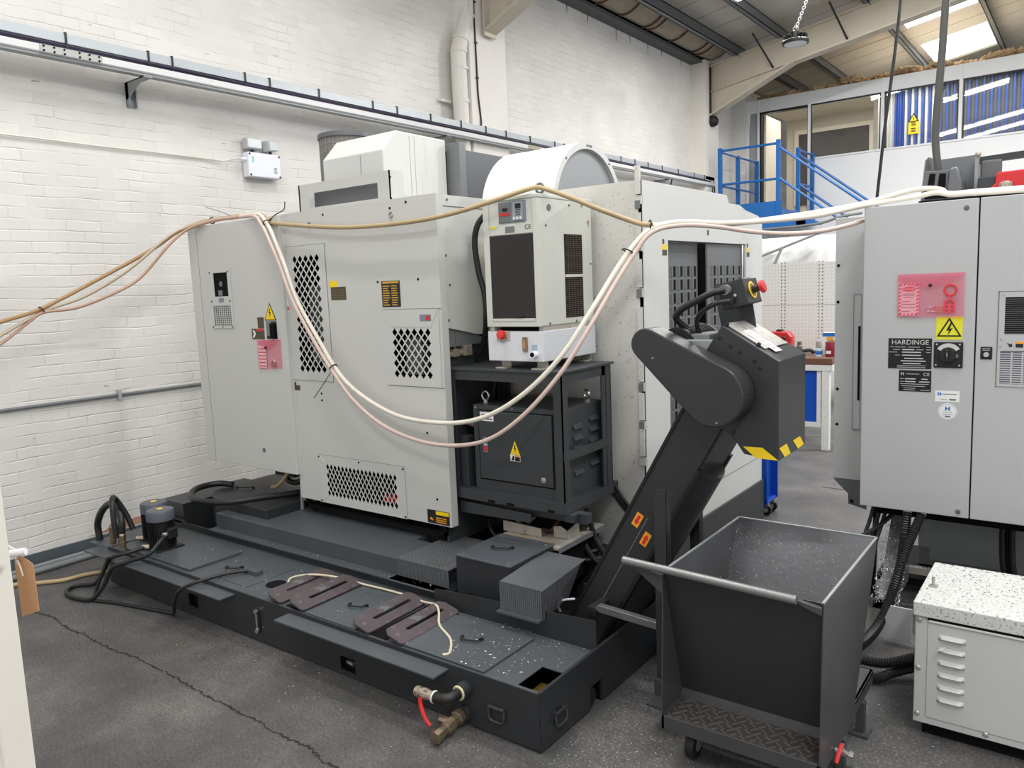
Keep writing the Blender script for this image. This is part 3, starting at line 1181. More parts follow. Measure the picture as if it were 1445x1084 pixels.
e = thing('emergency_light', (-5.4, 3.94, 2.64), 'white twin spot emergency light box on the brick wall', 'emergency light')
mb = MB().box(-5.44, -5.36, 3.785, 4.09, 2.64, 2.83)
mb.done('housing', M_plast, e, bevel=.008)
mb = MB()
for y in (3.8, 4.075):
    for z in (2.655, 2.815):
        mb.cyl((-5.36, y, z), (-5.356, y, z), .008, n=8)
mb.done('corner_screw', M_ink, e)
MB().box(-5.36, -5.3585, 3.82, 3.835, 2.75, 2.8).done('green_mark', mat('green_print', S(140, 210, 190), .5), e)
mb = MB()
for k in range(5):
    mb.box(-5.36, -5.3585, 4.02, 4.05 - .004 * (k % 2), 2.68 + .01 * k, 2.685 + .01 * k)
mb.done('small_print', mat('grey_print', S(130, 130, 140), .5), e)
for (y0, y1, rz) in ((3.785, 3.925, 0.0), (3.965, 4.085, .35)):
    cy = (y0 + y1) / 2
    mb = MB().box(-5.43, -5.36, y0, y1, 2.855, 2.94)
    R = Matrix.Translation((-5.39, cy, 2.86)) @ Matrix.Rotation(rz, 4, 'Z') @ Matrix.Rotation(.12 if rz else 0, 4, 'X') @ Matrix.Translation((5.39, -cy, -2.86))
    h = mb.xf(R).done('lamp_head', M_greyp, e, bevel=.01)
    MB().box(-5.362, -5.357, y0 + .01, y1 - .01, 2.865, 2.93).xf(R).done('lens', M_lens, h)
    MB().cyl((-5.4, cy, 2.825), (-5.4, cy, 2.86), .012, n=10).done('swivel', M_ink, h)
MB().cyl((-5.39, 3.785, 2.775), (-5.39, 3.74, 2.772), .014, n=10).done('cable_gland', M_plast, e)
MB().tube([(-5.435, .0, 2.72), (-5.435, 1.0, 2.74), (-5.432, 2.1, 2.754), (-5.432, 2.67, 2.751), (-5.432, 3.07, 2.753), (-5.432, 3.5, 2.75), (-5.41, 3.6, 2.745), (-5.39, 3.69, 2.77), (-5.39, 3.74, 2.772)], .0062, 8).done(
    'white_cable', M_pipe, None, label='thin white cable clipped along the bricks to the emergency light', cat='cable')
mb = MB()
mb.tube([(-5.432, -1.5, 1.05), (-5.432, 1.0, 1.057), (-5.432, 3.2, 1.057), (-5.432, 5.0, 1.057)], .0115, 10, 2)
c = thing('wall_conduit', (-5.432, 1.7, 1.04), 'thin grey conduit running along the lower brick wall', 'conduit')
mb.done('tube', M_midgrey, c, smooth=True)
MB().box(-5.45, -5.41, 2.62, 2.64, 1.03, 1.095).done('saddle_clip', M_galv, c)

dp = thing('drain_pipe', (-5.32, 6.36, 0), 'cream painted soil pipe with a bent top beside the pilaster', 'pipe')
MB().tube([(-5.32, 6.36, 0), (-5.32, 6.36, 1.5), (-5.32, 6.36, 3.0), (-5.32, 6.35, 3.9), (-5.32, 6.36, 4.1), (-5.32, 6.40, 4.22), (-5.32, 6.49, 4.42), (-5.32, 6.53, 4.55), (-5.32, 6.54, 4.8), (-5.32, 6.54, 5.2)], .082, 20, 5).done('pipe', M_pipe, dp, smooth=True)
for (y, z, dy, dz) in ((6.36, 3.93, 0, 1), (6.36, 4.1, .1, 1), (6.395, 4.22, .35, 1), (6.515, 4.47, .3, 1)):
    v = Vector((0, dy, dz)).normalized() * .016
    MB().cyl(Vector((-5.32, y, z)) - v, Vector((-5.32, y, z)) + v, .09, n=20).done('coupling', M_pipe, dp, bevel=.004)
mb = MB().cyl((-5.32, 6.36, 3.59), (-5.32, 6.36, 3.625), .088, n=20)
mb.box(-5.43, -5.4, 6.14, 6.3, 3.595, 3.62)
mb.done('pipe_clamp', M_pipe, dp)
bc = thing('black_cable', (-5.24, 6.55, 3.3), 'thin black cable clipped down the front of the pilaster', 'cable')
MB().tube([(-5.242, 6.53, 5.1), (-5.242, 6.535, 4.6), (-5.242, 6.545, 4.0), (-5.242, 6.55, 3.7), (-5.242, 6.58, 3.45), (-5.235, 6.57, 3.37)], .009, 8).done('cable', M_rubber, bc)
mb = MB()
for z in (4.6, 4.2, 3.85):
    mb.box(-5.25, -5.23, 6.53, 6.56, z, z + .02)
mb.done('clip', M_rubber, bc)

c = thing('security_camera', (-5.16, 12.6, 4.2), 'small black dome security camera on the far pilaster', 'camera')
MB().lathe((-5.2, 12.6, 4.26), (1, 0, 0), [(0, .09), (.05, .09), (.09, .075), (.12, .03)], 18).done('housing', M_ink, c, smooth=True)
MB().sphere((-5.11, 12.56, 4.255), .04, 12).done('lens', M_rubber, c, smooth=True)
MB().tube([(-5.19, 12.53, 4.36), (-5.19, 12.53, 5.15)], .011, 8, 1).done('cable_pipe', M_rubber, c)

l = thing('high_bay_lamp', (-3.0, 9.8, 4.4), 'round black LED high bay lamp hanging on a white chain', 'lamp')
LX, LY, LZ = -2.99, 9.8, 4.42
MB().lathe((LX, LY, LZ), (0, 0, 1), [(0, .135), (.0, .15), (.03, .155), (.045, .14), (.05, .1), (.06, .085), (.13, .07), (.135, .0)], 28).done('housing', M_ink, l, smooth=True)
mb = MB()
for i in range(18):
    a = 2 * PI * i / 18
    m4 = Matrix.Translation((LX, LY, 0)) @ Matrix.Rotation(a, 4, 'Z')
    f = MB().box(.05, .135, -.003, .003, LZ + .045, LZ + .1)
    f.xf(m4)
    for fc in f.bm.faces:
        mb.poly([v.co.copy() for v in fc.verts])
    f.bm.free()
mb.done('cooling_fin', M_ink, l)
MB().cyl((LX, LY, LZ - .004), (LX, LY, LZ + .001), .13, n=28).done('lens', M_lens, l)
MB().torus((LX, LY, LZ + .17), (0, 1, 0), .03, .006, 14, 6).done('hook', M_chrome, l)
mb = MB()
p0, p1 = Vector((LX + .01, LY, LZ + .19)), Vector((LX + .42, LY, roofz(LX + .4) - .2))
n = 34
for i in range(n):
    p = p0.lerp(p1, i / n)
    d = (p1 - p0).normalized()
    mb.torus(p, (0, 1, 0) if i % 2 else d.cross(Vector((0, 1, 0))), .017, .0045, 8, 5)
mb.done('chain', M_plast, l)

# batten lamps fixed along the roof slope (two of them mirrored in the office windows)
def batten(x0, x1, y, lab):
    def zz(x):
        return roofz(x) - .235
    o = thing('batten_lamp', ((x0 + x1) / 2, y, zz(x0)), lab, 'lamp', 'batten lamps under the roof')
    MB().prism([(x0, zz(x0)), (x1, zz(x1)), (x1, zz(x1) + .05), (x0, zz(x0) + .05)], 'y', y - .06, y + .06).done('diffuser', M_tube, o, bevel=.01)
    MB().prism([(x0, zz(x0) + .05), (x1, zz(x1) + .05), (x1, zz(x1) + .07), (x0, zz(x0) + .07)], 'y', y - .035, y + .035).done('spine', M_alu, o)
    for x in (x0 + .3, x1 - .3):
        MB().tube([(x, y, zz(x) + .06), (x, y, roofz(x))], .005, 6, 1).done('hanger', M_chrome, o)


for (x0, x1, y) in ((-4.1, -1.8, 1.97), (-3.9, -1.7, 3.77), (-2.95, -1.7, 8.02), (-3.95, -1.8, 10.42), (-3.75, -1.45, -.6)):
    batten(x0, x1, y, 'white batten lamp under the workshop roof')

# black cables that hang from the roof
MB().tube([(-.56, 4.4, 5.9), (-.6, 4.4, 3.6), (-.62, 4.4, 3.223), (-.637, 4.4, 2.974), (-.648, 4.4, 2.717), (-.663, 4.4, 2.455), (-.665, 4.4, 2.321), (-.65, 4.4, 2.19), (-.641, 4.42, 2.11)], .0175, 10).done(
    'hanging_cable', mat('grey_black_cable', S(78, 78, 74), .45), None, smooth=True, label='thick dark cable hanging down behind the grey cabinet', cat='cable')
MB().tube([(-1.08, 6.0, 5.9), (-1.12, 6.0, 3.9), (-1.138, 6.0, 3.503), (-1.17, 6.0, 3.145), (-1.216, 6.0, 2.732), (-1.242, 6.0, 2.45), (-1.27, 6.0, 2.1), (-1.29, 6.0, 1.6)], .0105, 8).done(
    'hanging_cable', M_rubber, None, smooth=True, label='thin black cable hanging in front of the office, left of the thick one', cat='cable')
# ================================================================== MACHINING CENTRE (large white machine in the middle)
m = thing('machining_centre', (-3.0, 4.1, 0.0), 'large white machining centre with diamond vent panels and black shutters', 'machine')
YP = 2.93
# back panel with its openings
V1 = (-3.84, -3.52, 1.21, 1.965)
V2 = (-3.04, -2.68, 1.215, 1.585)
V3 = (-3.67, -2.99, .47, .735)
bp = MB().holes_plate('y', YP, -3.885, -2.645, .46, 2.175, [V1, V2, V3]).done('back_panel', M_mach, m, solid=-.012)
MB().box(-2.662, -2.645, YP + .012, YP + .05, .46, 2.175).done('panel_edge_flange', M_mach, m)
MB().box(-3.885, -3.87, YP + .012, YP + .05, .46, 2.175).done('panel_edge_flange', M_mach, m)
v = MB().lattice(YP - .004, -3.80, -3.55, 1.235, 1.935, 5, 23, (-3.893, -3.505, 1.195, 1.982), .80).done('vent_plate', M_mach, m, solid=-.002)
v = MB().lattice(YP - .004, -3.005, -2.717, 1.233, 1.51, 6, 9, (-3.056, -2.662, 1.198, 1.603), .80).done('vent_plate', M_mach, m, solid=-.002)
v = MB().lattice(YP - .004, -3.625, -3.03, .496, .706, 18, 7, (-3.69, -2.968, .458, .75), .82).done('vent_plate', M_mach, m, solid=-.002)
screws(m, YP - .006, [(-3.68, .738), (-3.33, .738), (-2.978, .738), (-3.68, .47), (-2.978, .47)], .006)
# dark seam lines round the vent doors and between the upper and lower panels
mb = MB()
for q in ((-3.885, -3.503, 1.982, 1.985), (-3.885, -3.503, 1.192, 1.195), (-3.505, -3.503, 1.195, 1.985), (-3.058, -2.645, 1.603, 1.606), (-3.058, -2.645, 1.194, 1.197), (-3.059, -3.057, 1.196, 1.605),
          (-2.97, -2.968, .46, .75), (-3.69, -2.968, .75, .752)):
    mb.box(q[0], q[1], YP - .0012, YP, q[2], q[3])
mb.done('panel_seam', M_midgrey, m)
screws(m, YP, [(-3.091, 1.752), (-2.793, 1.756), (-3.5, 2.142), (-2.968, 2.13), (-2.85, 2.15), (-2.787, .953), (-3.62, 1.12), (-3.62, 1.08), (-2.74, .60)], .007)
for x in (-3.62, -2.96):
    MB().torus((x, YP - .004, 2.095), (0, 1, 0), .012, .004, 14, 6, 0.3, PI * 1.6).done('lifting_hook', M_ltgrey, m)
# labels on the back panel
mb = MB()
decal(mb, YP, -3.482, -3.413, 1.736, 1.77)
mb.done('label_strip', M_yel, m)
lb = decal(MB(), YP, -3.475, -3.349, 1.663, 1.736).done('label', M_olive, m)
mb = MB()
for k in range(4):
    for (a, b) in ((-3.465, -3.42), (-3.41, -3.36)):
        mb.box(a, b, YP - .0018, YP - .001, 1.675 + .014 * k, 1.677 + .014 * k)
mb.done('print_line', mat('faded_print', S(140, 122, 84), .5), lb)
lb = decal(MB(), YP, -3.064, -2.926, 1.617, 1.755).done('warning_label', M_ink, m, label='black warning label with yellow text')
mb = MB()
for k in range(9):
    for (a, b) in ((-3.055, -3.0), (-2.99, -2.935)):
        mb.box(a, b - random.uniform(0, .02), YP - .0018, YP - .001, 1.625 + .0125 * k, 1.631 + .0125 * k)
mb.box(-3.055, -2.935, YP - .0018, YP - .001, 1.741, 1.752)
mb.done('print_line', mat('label_gold', S(200, 156, 44), .5), lb)
lb = decal(MB(), YP - .006, -2.79, -2.712, 1.541, 1.575).done('lamp_plate', M_panelgrey, m)
decal(MB(), YP - .0075, -2.745, -2.718, 1.547, 1.569).done('red_lamp', M_red, lb)
lb = decal(MB(), YP, -2.817, -2.66, .465, .538).done('warning_label', M_ink, m, label='black and yellow warning label at the bottom corner')
decal(MB(), YP - .0012, -2.755, -2.664, .515, .535, .0008).done('label_strip', M_yel, lb)
mb = MB()
for k in range(3):
    mb.box(-2.755, -2.68, YP - .002, YP - .001, .474 + .011 * k, .479 + .011 * k)
mb.prism([(-2.80, .488), (-2.79, .498), (-2.775, .486), (-2.768, .5), (-2.78, .479)], 'y', YP - .002, YP - .001)
mb.done('print_line', M_oran, lb)
lb = decal(MB(), YP, -3.876, -3.815, 1.129, 1.16).done('label', M_olive, m)
decal(MB(), YP, -3.876, -3.85, 1.16, 1.178).done('label', M_olive, m)
lb = decal(MB(), YP - .006, -3.872, -3.855, 1.60, 1.68).done('indicator_label', M_white, m)
decal(MB(), YP - .0075, -3.870, -3.857, 1.61, 1.635).done('red_lamp', M_red, lb)
# inside of the cabinet seen through the vents
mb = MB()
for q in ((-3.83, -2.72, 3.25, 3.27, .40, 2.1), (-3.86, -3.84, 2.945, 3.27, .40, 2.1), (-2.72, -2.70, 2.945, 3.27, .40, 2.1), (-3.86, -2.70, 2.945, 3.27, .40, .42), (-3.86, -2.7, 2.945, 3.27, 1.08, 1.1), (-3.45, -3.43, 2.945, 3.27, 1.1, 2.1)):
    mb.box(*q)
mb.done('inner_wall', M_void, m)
mb = MB()
mb.box(-3.8, -3.6, 3.03, 3.12, 1.3, 1.75)
mb.box(-3.7, -3.55, 3.05, 3.15, 1.78, 1.93)
mb.box(-2.98, -2.86, 3.0, 3.1, 1.25, 1.45)
mb.done('inner_unit', M_dgrey, m)
MB().cyl((-2.735, 3.02, 1.30), (-2.735, 3.02, 1.44), .03, n=16).done('inner_tank', M_rblue, m)
MB().box(-3.25, -3.05, 3.02, 3.1, .5, .53).done('inner_pipe', M_bred, m)
MB().box(-3.87, -2.665, YP + .05, 3.9, 2.15, 2.172).done('roof_sheet', M_mach, m)
# right hand side of the rear enclosure
mb = MB()
mb.prism([(2.95, 2.173), (3.7, 2.173), (3.7, 1.47), (3.24, 1.45), (2.95, 1.51)], 'x', -2.68, -2.66)
mb.done('side_panel', M_mach, m, bevel=.002)
mb = MB()
mb.prism([(2.95, 1.51), (3.24, 1.45), (3.3, 1.43), (3.7, 1.43), (3.7, 1.40), (2.95, 1.40)], 'x', -2.7, -2.675)
mb.done('side_panel_lower_lip', M_midgrey, m)
mb = MB()
mb.box(-2.662, -2.6585, 2.99, 3.66, 2.115, 2.12)
for (y, z) in ((3.0, 1.87), (3.02, 1.72), (3.0, 1.54), (2.985, 2.15), (3.03, 2.15)):
    mb.cyl((-2.66, y, z), (-2.655, y, z), .006, n=8)
mb.done('side_bolt', M_dgrey, m)
# body behind: dark column, bed and skirt
MB().box(-3.85, -2.72, 3.02, 3.06, .30, .46).done('skirt', M_black, m)
mb = MB()
mb.box(-4.0, -2.0, 3.62, 3.9, .0, 2.1)
mb.box(-2.72, -2.70, 3.3, 3.62, .3, 1.42)
mb.done('machine_column', M_void, m)
MB().box(-3.6, -1.9, 3.45, 5.2, 0, .28).done('machine_bed', M_black, m, bevel=.01)
MB().box(-2.78, -2.74, 2.97, 3.05, .22, .46).done('support_leg', M_void, m)
MB().box(-3.9, -3.84, 3.02, 3.1, .22, .5).done('support_leg', M_void, m)
# speckled rear wall and side wall of the work enclosure
MB().box(-2.7, -1.835, 3.55, 3.565, .28, 2.2).done('rear_wall', M_speck, m)
# side wall with the shutter opening
XS = -1.83
O = (3.84, 4.985, .72, 1.91)
mb = MB()
for q in ((3.55, O[0], .28, 2.2), (O[0], O[1], .28, O[2]), (O[1], 5.29, .28, 2.06), (O[0], 4.6, O[3], 2.2)):
    mb.prism([(q[0], q[2]), (q[1], q[2]), (q[1], q[3]), (q[0], q[3])], 'x', XS - .012, XS)
mb.prism([(4.6, O[3]), (4.985, O[3]), (4.985, 2.125), (4.88, 2.153), (4.7, 2.153), (4.66, 2.2), (4.6, 2.2)], 'x', XS - .012, XS)
mb.prism([(4.985, 2.06), (5.29, 2.06), (5.22, 2.1), (4.985, 2.125)], 'x', XS - .012, XS)
mb.done('side_wall', M_side, m)
mb = MB()
mb.box(XS - .02, XS + .002, 3.55, 3.562, .75, 2.2)
for z in (2.08, 1.85, 1.62, 1.38, 1.14, .94, .75):
    mb.box(XS - .035, XS + .002, 3.543, 3.553, z, z + .045)
    mb.box(XS - .03, XS - .004, 3.535, 3.549, z + .05, z + .19)
mb.done('corner_hinge_strip', M_speck, m)
mb = MB()
for z in (2.06, 1.85, 1.62, 1.38, 1.14, .94):
    mb.box(XS - .034, XS - .006, 3.540, 3.545, z + .0, z + .04)
mb.done('hinge_slot', M_midgrey, m)
mb = MB().holes_plate('x', XS - .014, O[0] - .03, O[1] + .03, O[2] - .03, O[3] + .03, [(O[0] + .006, O[1] - .006, O[2] + .006, O[3] - .006)])
mb.done('opening_seal', M_ink, m)


def shutter(y0, y1, xr, name, parent):
    """shutter door pressed with a grid of upright louvres"""
    mb = MB()
    mb.box(xr - .012, xr, y0, y1, O[2], O[3])
    s_ = mb.done(name, M_dgrey, parent, bevel=.003)
    mb = MB()
    w = (y1 - y0)
    for r_ in range(13):
        z0 = 1.717 - .0745 * r_
        for c_ in range(5):
            ya = y0 + .08 * w + c_ * w * .178
            mb.prism([(xr, ya), (xr + .007, ya + .02), (xr + .007, ya + .034), (xr, ya + .036)], 'z', z0, z0 + .058)
    mb.done('louvre', M_dgrey, s_)
    mb = MB()
    for r_ in range(13):
        z0 = 1.717 - .0745 * r_
        for c_ in range(5):
            ya = y0 + .08 * w + c_ * w * .178
            mb.box(xr, xr + .0015, ya + .040, ya + .078, z0, z0 + .058)
    mb.done('louvre_slot', M_void, s_)
    return s_


shutter(3.845, 4.36, XS - .06, 'shutter_door', m)
shutter(4.41, 4.98, XS - .022, 'shutter_door', m)
MB().box(XS - .2, XS - .18, 3.8, 5.0, .7, 1.93).done('shutter_backing', M_void, m)
mb = MB()
for (y0, z0, y1, z1, mm) in ((3.77, 1.83, 3.825, 1.885, 0), (5.0, 1.83, 5.05, 1.885, 0)):
    mb.box(XS, XS + .0012, y0, y1, z0, z0 + .028)
    mb.box(XS, XS + .0012, y0 + .002, y0 + .024, z1 + .005, z1 + .03)
mb.box(XS, XS + .0012, 4.36, 4.385, 1.95, 1.98)
mb.done('label', M_olive, m)
mb = MB()
for (y0, z0) in ((3.77, 1.83), (5.0, 1.83)):
    mb.box(XS, XS + .0012, y0, y0 + .055, z0 + .03, z0 + .055)
mb.done('label_strip', M_yel, m)
MB().box(XS - .001, XS + .001, 3.8, 5.28, .452, .456).done('panel_seam', M_midgrey, m)
MB().box(XS - .3, XS + .012, 3.3, 5.3, 0, .285).done('base_skirt', M_black, m, bevel=.004)
# roof parts: slotted cover, spindle hood, dark panel, arched guard
mb = MB().holes_plate('y', 3.0, -3.787, -3.022, 2.17, 2.338, [(-3.69, -3.122, 2.2, 2.282)])
mb.box(-3.787, -3.775, 3.0, 3.12, 2.17, 2.338)
mb.box(-3.034, -3.022, 3.0, 3.1, 2.17, 2.338)
sc_ = mb.done('slotted_cover', M_mach, m)
MB().box(-3.72, -3.1, 3.06, 3.07, 2.17, 2.32).done('slot_backing', M_dgrey, sc_)
screws(sc_, 3.0, [(-3.02, 2.3), (-3.02, 2.19)], .005)
hd = MB().prism([(3.2, 2.17), (3.2, 2.5), (3.315, 2.62), (3.74, 2.615), (3.74, 2.17)], 'x', -3.79, -3.272).done('spindle_hood', M_hood, m, bevel=.006)
MB().box(-3.46, -3.455, 3.1985, 3.2, 2.18, 2.49).done('hood_seam', M_ltgrey, hd)
mb = MB()
for y in (3.42, 3.46):
    mb.box(-3.2725, -3.2705, y, y + .002, 2.2, 2.6)
mb.done('hood_seam', M_ltgrey, hd)
MB().box(-3.0, -2.9, 3.1, 3.25, 2.17, 2.2).done('small_cover', M_midgrey, m)
mb = MB()
mb.box(-3.26, -3.205, 3.8, 4.37, 2.17, 2.56)
dk = mb.done('dark_panel', mat('slate_panel_paint', S(88, 92, 96), .4, 0, .05, 4), m, bevel=.004)
mb = MB()
mb.box(-3.30, -3.19, 3.775, 3.835, 2.17, 2.60)
mb.done('panel_post', M_midgrey, dk, bevel=.003)
mb = MB()
mb.box(-3.22, -3.19, 4.3, 4.31, 2.5, 2.575)
mb.box(-3.2, -3.18, 4.345, 4.375, 2.36, 2.58)
mb.done('panel_hinge', M_ink, dk)
mb = MB()
for (dx, dy, dz) in ((0, 0, 0), (.02, .03, .05), (.0, -.03, -.04), (.03, .02, -.05)):
    mb.tube([(-3.2 + dx, 4.12 + dy, 2.36 + dz), (-3.12 + dx, 4.16 + dy, 2.34 + dz), (-3.1 + dx, 4.2 + dy, 2.28)], .012, 6)
mb.done('cable_fitting', M_rustk, dk)
MB().box(-3.7, -3.42, 3.97, 4.1, 2.17, 2.6).done('magazine_gap', M_void, m)
MB().box(-3.42, -3.34, 3.84, 3.97, 2.18, 2.375).done('red_motor', M_red, m, bevel=.004)
mb = MB()
n = 26
cy, cz, R = 3.955, 2.115, .385
pr = [(cy + R * math.cos(PI * i / n), cz + R * math.sin(PI * i / n)) for i in range(n + 1)]
pi_ = [(cy + (R - .035) * math.cos(PI * i / n), cz + (R - .035) * math.sin(PI * i / n)) for i in range(n + 1)]
A0 = [mb.bm.verts.new((-2.87, p[0], p[1])) for p in pr]
A1 = [mb.bm.verts.new((-2.37, p[0], p[1])) for p in pr]
B0 = [mb.bm.verts.new((-2.87, p[0], p[1])) for p in pi_]
B1 = [mb.bm.verts.new((-2.37, p[0], p[1])) for p in pi_]
for i in range(n):
    mb.bm.faces.new([A0[i], A0[i + 1], A1[i + 1], A1[i]])
    mb.bm.faces.new([B0[i], B1[i], B1[i + 1], B0[i + 1]])
    mb.bm.faces.new([A1[i], A1[i + 1], B1[i + 1], B1[i]])
    mb.bm.faces.new([A0[i], B0[i], B0[i + 1], A0[i + 1]])
ar = mb.done('arched_guard', M_arch, m, smooth=True)
MB().prism(pi_, 'x', -2.40, -2.395).done('guard_window', M_smoke, ar)
mb = MB()
for a in (.08, .9, 1.5, 1.56, 1.62, 2.3, 3.0):
    yy, zz = cy + (R - .017) * math.cos(a), cz + (R - .017) * math.sin(a)
    mb.cyl((-2.37, yy, zz), (-2.366, yy, zz), .007, n=8)
mb.done('guard_bolt', M_midgrey, ar)
# pipework under the side panel: pressure gauge, regulator, cables and hoses
g = MB().cyl((-2.72, 3.02, 1.44), (-2.69, 3.02, 1.44), .03, n=18).done('pressure_gauge', M_ink, m)
MB().cyl((-2.69, 3.02, 1.44), (-2.686, 3.02, 1.44), .025, n=18).done('gauge_face', M_white, g)
MB().tube([(-2.68, 3.06, 1.37), (-2.68, 3.06, 1.45), (-2.68, 3.05, 1.5), (-2.68, 3.02, 1.52)], .006, 8).done('copper_pipe', M_copper, m)
mb = MB()
mb.cyl((-2.69, 2.97, 1.355), (-2.69, 3.16, 1.365), .016, n=12)
mb.box(-2.71, -2.66, 3.12, 3.18, 1.345, 1.4)
mb.box(-2.71, -2.67, 3.04, 3.09, 1.345, 1.385)
mb.done('air_manifold', M_rustmetal, m, bevel=.003)
MB().box(-2.71, -2.695, 2.96, 3.6, .35, 1.42).done('inner_side', M_stand, m)
MB().tube([(-2.55, 3.22, 2.085), (-2.603, 3.2, 2.024), (-2.628, 3.2, 1.927), (-2.608, 3.2, 1.778), (-2.576, 3.2, 1.666), (-2.573, 3.2, 1.536), (-2.64, 3.25, 1.40), (-2.72, 3.25, 1.28), (-2.76, 3.3, 1.1)], .016, 10).done('thick_hose', M_rubber, m, smooth=True)
for k in range(3):
    MB().tube([(-2.52 + .02 * k, 3.42, 1.55), (-2.60 + .02 * k, 3.4, 1.40), (-2.68 + .02 * k, 3.38, 1.28), (-2.7, 3.36, 1.0)], .013, 8).done('cable', M_rubber, m, smooth=True)
mb = MB()
for k in range(3):
    mb.tube([(-2.06 + .024 * k, 3.52, .64), (-2.0 + .024 * k, 3.52, .56), (-1.93 + .024 * k, 3.53, .47), (-1.86 + .024 * k, 3.5, .36)], .008, 8)
mb.done('cable_loop', M_rubber, m)
random.seed(5)
mb = MB()
for k in range(7):
    x = -2.65 + .1 * k
    mb.tube([(x, 3.3, .55), (x + .05, 3.2 + .02 * k, .38 + .02 * (k % 3)), (x + .2, 3.25, .3), (x + .35, 3.35, .33)], .014, 7)
mb.done('floor_hose', M_rubber, m)
MB().tube([(-3.953, 3.0, .9), (-3.953, 3.0, .6), (-3.95, 2.98, .36)], .012, 8).done('grey_conduit', M_ltgrey, m)
mb = MB()
mb.tube([(-4.0, 3.15, .45), (-4.1, 3.1, .42), (-4.12, 3.05, .36)], .013, 8)
mb.tube([(-4.1, 3.3, .62), (-4.25, 3.25, .55), (-4.1, 3.2, .5), (-3.9, 3.15, .5)], .01, 8)
mb.done('loose_hose', M_rubber, m)
MB().lathe((-3.885, 3.0, .43), (1, 0, 0), [(-.05, .018), (-.01, .018), (0, .026), (.02, .026), (.02, .018), (.05, .018)], 10).done('hose_fitting', M_rustmetal, m)

# fume filter drum on the roof
f = thing('fume_filter', (-4.36, 3.92, 2.2), 'grey mesh filter drum standing behind the white hood', 'filter')
MB().cyl((-4.37, 3.92, 2.2), (-4.37, 3.92, 2.80), .19, n=40).done('mesh_drum', mat('grey_wire_mesh', S(122, 118, 112), .6, 0, .12, 30, .25, 120), f, smooth=True)
mb = MB().lathe((-4.37, 3.92, 2.79), (0, 0, 1), [(0, .195), (0, .203), (.03, .203), (.035, .195), (.03, .0)], 40)
mb.done('rim', M_dgrey, f, smooth=True)
mb = MB()
for k in range(36):
    a = 2 * PI * k / 36
    mb.cyl((-4.37 + .192 * math.cos(a), 3.92 + .192 * math.sin(a), 2.2), (-4.37 + .192 * math.cos(a), 3.92 + .192 * math.sin(a), 2.79), .0025, n=5)
for k in range(10):
    mb.torus((-4.37, 3.92, 2.25 + .055 * k), (0, 0, 1), .192, .0025, 36, 5)
mb.done('wire', M_ltgrey, f)
MB().tube([(-4.36, 3.68, 2.2), (-4.2, 3.55, 2.25), (-4.0, 3.5, 2.38), (-3.85, 3.5, 2.45)], .018, 8).done('hose', M_midgrey, f)
MB().tube([(-3.6, 3.8, 2.58), (-3.6, 3.82, 2.66), (-3.57, 3.84, 2.69)], .01, 8).done('cable', M_rubber, f)

# ------------------------------------------------------------------ tall electrical cabinet at the left end
c = thing('electrical_cabinet', (-4.34, 3.1, .6), 'tall grey electrical cabinet with fan unit and yellow hazard triangle beside the brick wall', 'cabinet')
YC = 2.9
H1 = (-4.60, -4.415, 1.53, 1.87)
MB().box(-4.84, -3.866, YC + .02, 3.35, .606, 2.17).done('cabinet_body', M_mach, c, bevel=.004)
dr = MB().box(-4.735, -3.868, YC, YC + .02, .607, 2.17).done('cabinet_door', M_mach, c, bevel=.003)
MB().box(-4.84, -4.738, YC + .002, YC + .02, .606, 2.168).done('side_strip', M_mach, c, bevel=.003)
MB().box(-4.739, -4.734, YC + .001, YC + .003, .607, 2.168).done('door_gap', M_midgrey, c)
fp = MB().holes_plate('y', YC - .006, -4.632, -4.388, 1.507, 1.884, [(-4.576, -4.42, 1.71, 1.862), (-4.607, -4.408, 1.525, 1.65)]).done('fan_plate', M_mach, dr, solid=-.005)
MB().box(-4.58, -4.415, YC - .0015, YC - .0005, 1.70, 1.87).done('fan_opening', M_void, dr)
MB().box(-4.535, -4.49, YC - .003, YC - .0015, 1.715, 1.75).done('fan_label', M_midgrey, dr)
MB().cyl((-4.5, YC - .003, 1.79), (-4.5, YC - .0015, 1.79), .018, n=14).done('fan_hub', M_dgrey, dr)
MB().box(-4.61, -4.405, YC - .0015, YC - .0005, 1.52, 1.655).done('grille_backing', M_void, dr)
mb = MB()
for k in range(10):
    x = -4.605 + .2 * k / 9
    mb.box(x - .0035, x + .0035, YC - .005, YC - .0015, 1.522, 1.653)
for k in range(11):
    z = 1.525 + .125 * k / 10
    mb.box(-4.607, -4.408, YC - .006, YC - .003, z - .002, z + .002)
mb.done('grille', M_mach, dr)
decal(MB(), YC - .007, -4.53, -4.475, 1.675, 1.70).done('small_label', M_panelgrey, dr)
screws(dr, YC - .007, [(-4.61, 1.865), (-4.41, 1.865), (-4.61, 1.68), (-4.41, 1.68), (-4.615, 1.515), (-4.51, 1.515), (-4.402, 1.515)], .005)
tr = MB().prism([(-4.068, 1.553), (-3.954, 1.553), (-4.011, 1.66)], 'y', YC - .002, YC).done('hazard_triangle', M_ink, dr)
MB().prism([(-4.058, 1.559), (-3.964, 1.559), (-4.011, 1.648)], 'y', YC - .003, YC - .002).done('triangle_face', M_yel, tr)
MB().prism([(-4.012, 1.625), (-4.022, 1.595), (-4.011, 1.598), (-4.014, 1.568), (-4.001, 1.604), (-4.011, 1.602), (-4.006, 1.625)], 'y', YC - .004, YC - .003).done('lightning_bolt', M_ink, tr)
sw = decal(MB(), YC, -4.06, -3.956, 1.44, 1.548).done('isolator_plate', M_ink, dr)
MB().box(-4.005, -3.965, YC - .02, YC - .001, 1.445, 1.535).done('isolator_handle', M_void, sw, bevel=.004)
